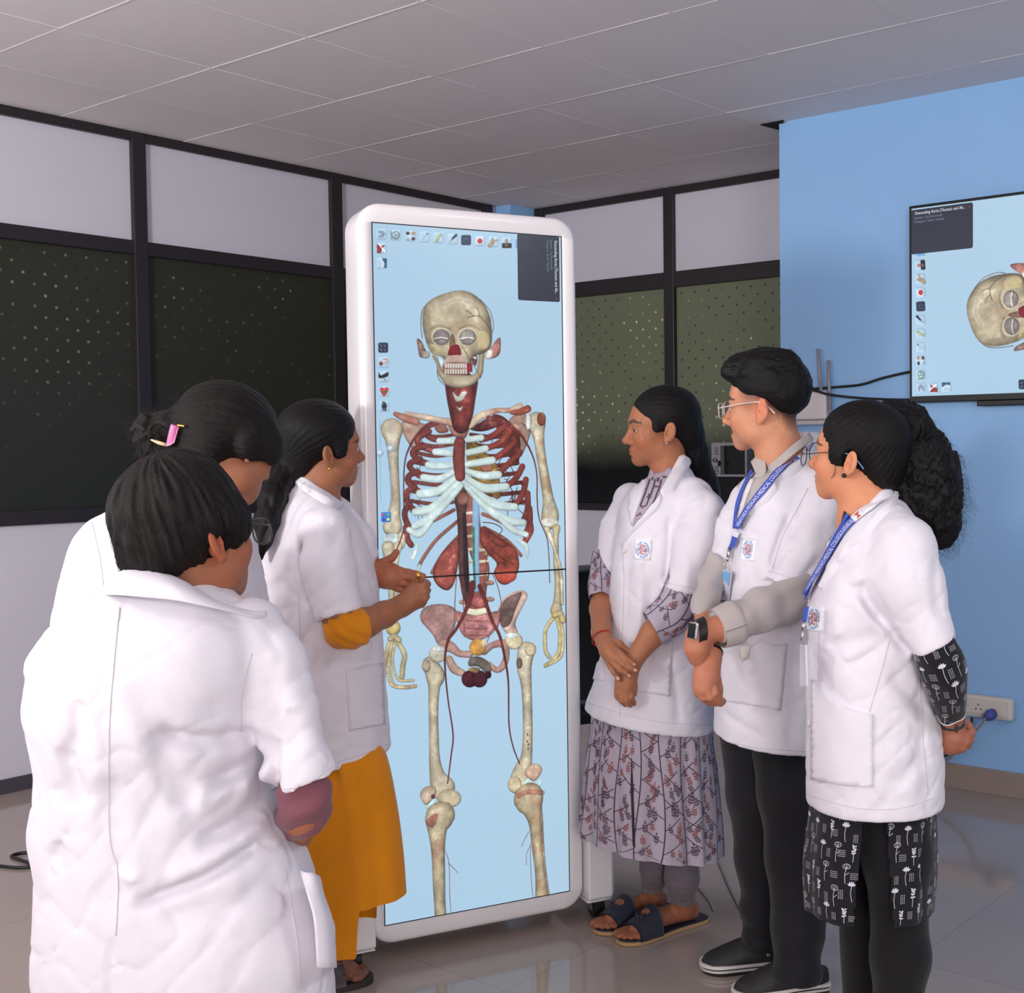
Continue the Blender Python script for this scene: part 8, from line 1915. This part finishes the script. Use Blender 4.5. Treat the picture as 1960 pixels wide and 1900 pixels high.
    lo, hi = bounds([p for p, r in lg[0]+lg[1]+F1[0]+F2[0]]+[q[1][0] for q in F1[1]+F2[1]], .06); lo[2] = 0; pieces.append(skin_solid(feet, lo, hi, .0042, lin(128, 80, 62), .14))
    body = body_of(t, pieces); eyes(fr, body, at(900, 900, 3.9)-fr.O); HB = [bvh(*hp[:2])]
    m_sole = mat('dark_sandal_sole', lin(52, 42, 44), .6); m_bd = mat('beaded_sandal_strap', lin(74, 62, 72), .4, noise_s=300, noise_a=.5)
    for h in (heel, h2):
        q = spline([(-.03, 0), (-.02, -.028), (.06, -.032), (.16, -.046), (.225, -.036), (.242, 0), (.225, .030), (.16, .042), (.06, .033), (-.02, .028)], 5, True); n = len(q)
        c = h.copy(); c[2] = 0; V = [c+ax*a+sd*b+UP*z for z in (.001, .018) for a, b in q]; so = part('sandal', V, [tuple(range(n)), tuple(range(n, 2*n))]+[(k, (k+1) % n, n+(k+1) % n, n+k) for k in range(n)], m_sole, t, smooth=False)
        rows = [[c+ax*a+sd*math.cos(th)*.043+UP*(.014+math.sin(th)**.7*hh) for th in np.linspace(0, math.pi, 11)] for a, hh in ((.125, .068), (.14, .062), (.155, .055))]; band('strap', rows, m_bd, so, .003, 2)
        bd = MB()
        for k in range(9): th = math.pi*(.12+.76*k/8); p = c+ax*.150+sd*math.cos(th)*.046+UP*(.016+math.sin(th)**.7*.060); bd.tube([p, p+UP*.007], [.005, .002], 7)
        bd.build('strap_beads', m_bd, so, smooth=True)
    # kurta
    m_mu = cloth('mustard_cotton', lin(214, 132, 14), .8, na=.05)
    sm = lambda x, a, b: (lambda u: u*u*(3-2*u))(min(max((x-a)/(b-a), 0), 1))
    sk = skirt_grid([(1380, 548, 705, D-.03, .09), (1440, 538, 728, D-.04, .10), (1500, 532, 745, D-.06, .11), (1600, 538, 762, D-.07, .115), (1700, 548, 774, D-.08, .115), (1796, 556, 780, D-.08, .115)], 200, 8, .03, 7, 4, hem=lambda ca, sa: -.125*sm(ca, .30, .36)+.012*sa)
    part('kurta_skirt', sk.G.reshape(-1, 3), sk.faces(), m_mu, t)
    fo = lambda P: (lambda q: np.sin(q[:, 0]*150+q[:, 2]*170+vn3(q*14)*4)*.0022)(lev(P))
    pa = at(694, 1196, 3.235); nr = at(700, 1192, 3.24)-at(660, 1200, 3.20); nr /= np.linalg.norm(nr)
    shell(t, 'kurta_sleeve', f([(638, 1120, 3.21, .034), (648, 1160, 3.205, .038), (655, 1186, 3.20, .045), (660, 1202, 3.20, .052), (676, 1202, 3.215, .050), (705, 1192, 3.245, .042)]), m_mu, (pa, nr), .0046, fo, kk=.008)
    lgm = [[(p, r+.012) for p, r in l] for l in lg]; lgm = [[l[0], (l[1][0]+UP*.02, .044)] for l in lgm]
    lo, hi = bounds([p for g in lgm for p, r in g], .07); solid('leggings', lambda P: np.minimum(chain(P, lgm[0]), chain(P, lgm[1])), lo, hi, .008, m_mu, t)
    # coat
    rows = [(902, 556, 596, D+.02, .03), (928, 547, 622, D, .07), (958, 533, 650, D, .12), (1000, 517, 682, D, .15), (1050, 506, 702, D, .165), (1110, 501, 718, D, .165), (1200, 513, 729, D, .16), (1300, 520, 735, D, .165), (1400, 522, 741, D, .17), (1520, 522, 748, D, .175)]
    sl = f([(600, 985, 3.34, .054), (620, 1020, 3.26, .062), (624, 1080, 3.22, .066), (652, 1184, 3.20, .060)]); cp = hem_plane((606, 1190), (697, 1162), 3.2, 3.2, .0)
    sl2 = f([(650, 985, 3.48, .046), (684, 1030, 3.50, .042), (704, 1078, 3.51, .038)]); cp2 = hem_plane((690, 1100), (722, 1070), 3.55, 3.55)
    folds = [(.012, .009, [(582, 1018), (572, 1070), (582, 1130), (606, 1186)]), (.009, .012, [(545, 1060), (552, 1110), (575, 1150)]), (.008, .010, [(520, 1110), (550, 1140), (590, 1165)]), (-.006, .012, [(560, 1100), (580, 1140), (596, 1170)]), (.006, .02, [(560, 1230), (556, 1330), (562, 1450)]), (.006, .012, [(690, 1100), (706, 1160), (712, 1230)]), (.006, .02, [(620, 1260), (660, 1280), (712, 1280)]), (.005, .014, [(652, 996), (640, 1050), (652, 1110)]), (.006, .01, [(586, 1010), (604, 1000), (640, 996)])]
    co_, V, F, T = make_coat(t, rows, [(sl2, cp2), (sl, cp)], hem_plane((634, 1472), (744, 1434), D-.13, D+.02, .0), folds, lbox(490, 760, 895, 1490, D-.3, D+.24), D, 3.36, 3.22)
    patch('collar', [(546, 912), (556, 902), (576, 908), (598, 922), (620, 940), (642, 955), (656, 966), (656, 974), (634, 972), (606, 956), (578, 938), (558, 926)], T+HB, m_coat, co_, .010, 6, D, lift=lambda x, y: .003)
    patch('pocket', [(662, 1282), (730, 1268), (734, 1386), (668, 1398)], T, m_coat, co_, .0055, 8, D)
    for pth in ([(636, 1460), (690, 1444), (742, 1424)], [(571, 1140), (576, 1280), (580, 1460)]): ribbon('seam', pth, 1.6, T, m_coat2, co_, .0012, D)
    pn = thing('pen', 'small gold-tipped pen held upright in the fist of the woman in mustard', 'pen', at(796, 1116, 3.365)); m1 = MB(); m1.tube([at(793, 1122, 3.362), at(800, 1106, 3.366)], .0050, 12); m1.build('barrel', mat('amber_pen_barrel', lin(150, 90, 20), .3, metal=.4), pn, smooth=True); m1 = MB(); p = at(801, 1101, 3.366); m1.tube([p-UP*.008, p-UP*.003, p+UP*.004, p+UP*.010], [.0035, .0085, .0080, .002], 12); m1.build('tip', m_gold, pn, smooth=True)
    ring_on('earring', at(629.5, 897, D-.085), HR*.8+HF*.5, .0052, .0014, m_gold, t)
    pole = A_(.0, -.112, -.055)
    def hair(P):
        q = fr.loc(P); ax_ = np.abs(q[:, 0]); S = np.stack([ax_, q[:, 1], q[:, 2]], 1)
        d = d_ell(q, A_(0, -.018, .044), (.084, .107, .088)); d = smin(d, d_ell(q, A_(0, -.070, -.020), (.062, .048, .066)), .03); d = smin(d, d_ell(S, A_(.070, .024, .012), (.012, .022, .034)), .012)
        d = smax(d, -d_ell(q, A_(0, .128, -.038), (.105, .086, .122)), .006); d = smax(d, -d_ell(q, A_(0, .042, -.085), (.14, .066, .080)), .008); d = smax(d, -d_ell(S, A_(.088, -.006, -.014), (.022, .020, .032)), .004)
        f_, a, pl = flow_attr(q, pole); return (d+np.sin(a*44+vn3(q*14)*3)*.0007+vn3(q*40)*.0014)*fr.s
    tl = [(at(556, 880, D-.01), .040), (at(538, 915, D-.06), .036), (at(522, 955, D-.12), .033), (at(510, 1000, D-.15), .030), (at(502, 1036, D-.165), .020), (at(497, 1068, D-.17), .008)]
    H = lambda P: smin(hair(P), chain(P, tl, .02)+vn3(P*A_(100, 100, 22))*.006, .02)
    lo, hi = bounds([fr.wor((x, y, z)) for x in (-.1, .1) for y in (-.13, .1) for z in (-.10, .14)]+[p for p, r in tl], .045)
    V, F = polygonize(H, lo, hi, .0032, 1); fl, a, pl = flow_attr(fr.loc(V), pole); hr = part('hair', V, F, m_hair, t, attrs={'flow': fl})
    rnd = np.random.RandomState(2); ps = []
    for k in range(12):
        dx, dy = rnd.uniform(-4, 4), rnd.uniform(-3, 3); ps.append(spline([at(x+dx, y+dy, d) for x, y, d in ((560, 905, D-.10), (552, 930, D-.15), (548, 950, D-.17), (538, 975, D-.18), (524, 1000, D-.19))], 4))
    for k in range(2):
        dx = rnd.uniform(-2, 2); ps.append(spline([at(x+dx, y, d) for x, y, d in ((588, 920, D-.10), (578, 928, D-.12), (578, 938, D-.13), (586, 944, D-.135), (596, 938, D-.13), (598, 930, D-.12))], 4))
    Vs, Fs = strands(ps, .00026, .00012, 3); part('loose_strands', Vs, Fs, m_strand, hr)
person_c()
# ================================================================== LIGHT
def area(name, loc, target, sx, sy, power, col=(1, 1, 1), spread=180):
    l = bpy.data.lights.new(name, 'AREA'); l.shape = 'RECTANGLE'; l.size = sx; l.size_y = sy; l.energy = power; l.color = col; l.spread = math.radians(spread)
    o = bpy.data.objects.new(name, l); COL.objects.link(o); o.location = loc
    o.rotation_euler = (Vector(target)-Vector(loc)).to_track_quat('-Z', 'Y').to_euler(); return o
area('side_fill_light', (4.4, -2.4, 1.85), (-2.4, 3.2, 1.3), 3.6, 1.9, 400, (0.985, 1.0, 0.99))  # added fill from the right for the display front; no window there
area('rear_fill_light', (-1.2, -5.85, 1.85), (-2.4, 3.2, 1.3), 4.2, 1.9, 240, (0.985, 1.0, 0.985))  # added broad fill from behind the camera, not from a real window
area('left_window_light', (-5.35, 0.3, 1.7), (-2.0, 2.4, 1.2), 1.4, 1.2, 22, (0.985, 0.985, 1.0))
area('bounced_flash', (-2.6, -1.2, 1.9), (-3.2, -0.4, 2.925), 0.5, 0.5, 160, (0.99, 1.0, 0.975))
area('overhead_fill_light', (1.2, 2.2, 2.88), (1.2, 2.2, 0), 1.2, 0.6, 40, (0.93, 0.99, 1.0))  # added unseen fill under the ceiling, with no fixture of its own
w = bpy.data.worlds.new('room_ambient'); SC.world = w; w.use_nodes = True
w.node_tree.nodes['Background'].inputs[0].default_value = (0.9, 0.92, 1.0, 1); w.node_tree.nodes['Background'].inputs[1].default_value = 0.3
SC.view_settings.view_transform = 'Standard'; SC.view_settings.look = 'None'; SC.view_settings.exposure = -0.26; SC.view_settings.gamma = 1.0
SC.view_settings.use_curve_mapping = False
SC.cycles.use_denoising = True
SC.cycles.max_bounces = 6
SC.cycles.diffuse_bounces = 4
SC.cycles.glossy_bounces = 3
SC.cycles.transmission_bounces = 4
SC.cycles.use_adaptive_sampling = True
SC.cycles.adaptive_threshold = 0.04
SC.cycles.caustics_reflective = False
SC.cycles.caustics_refractive = False
bpy.context.view_layer.update()
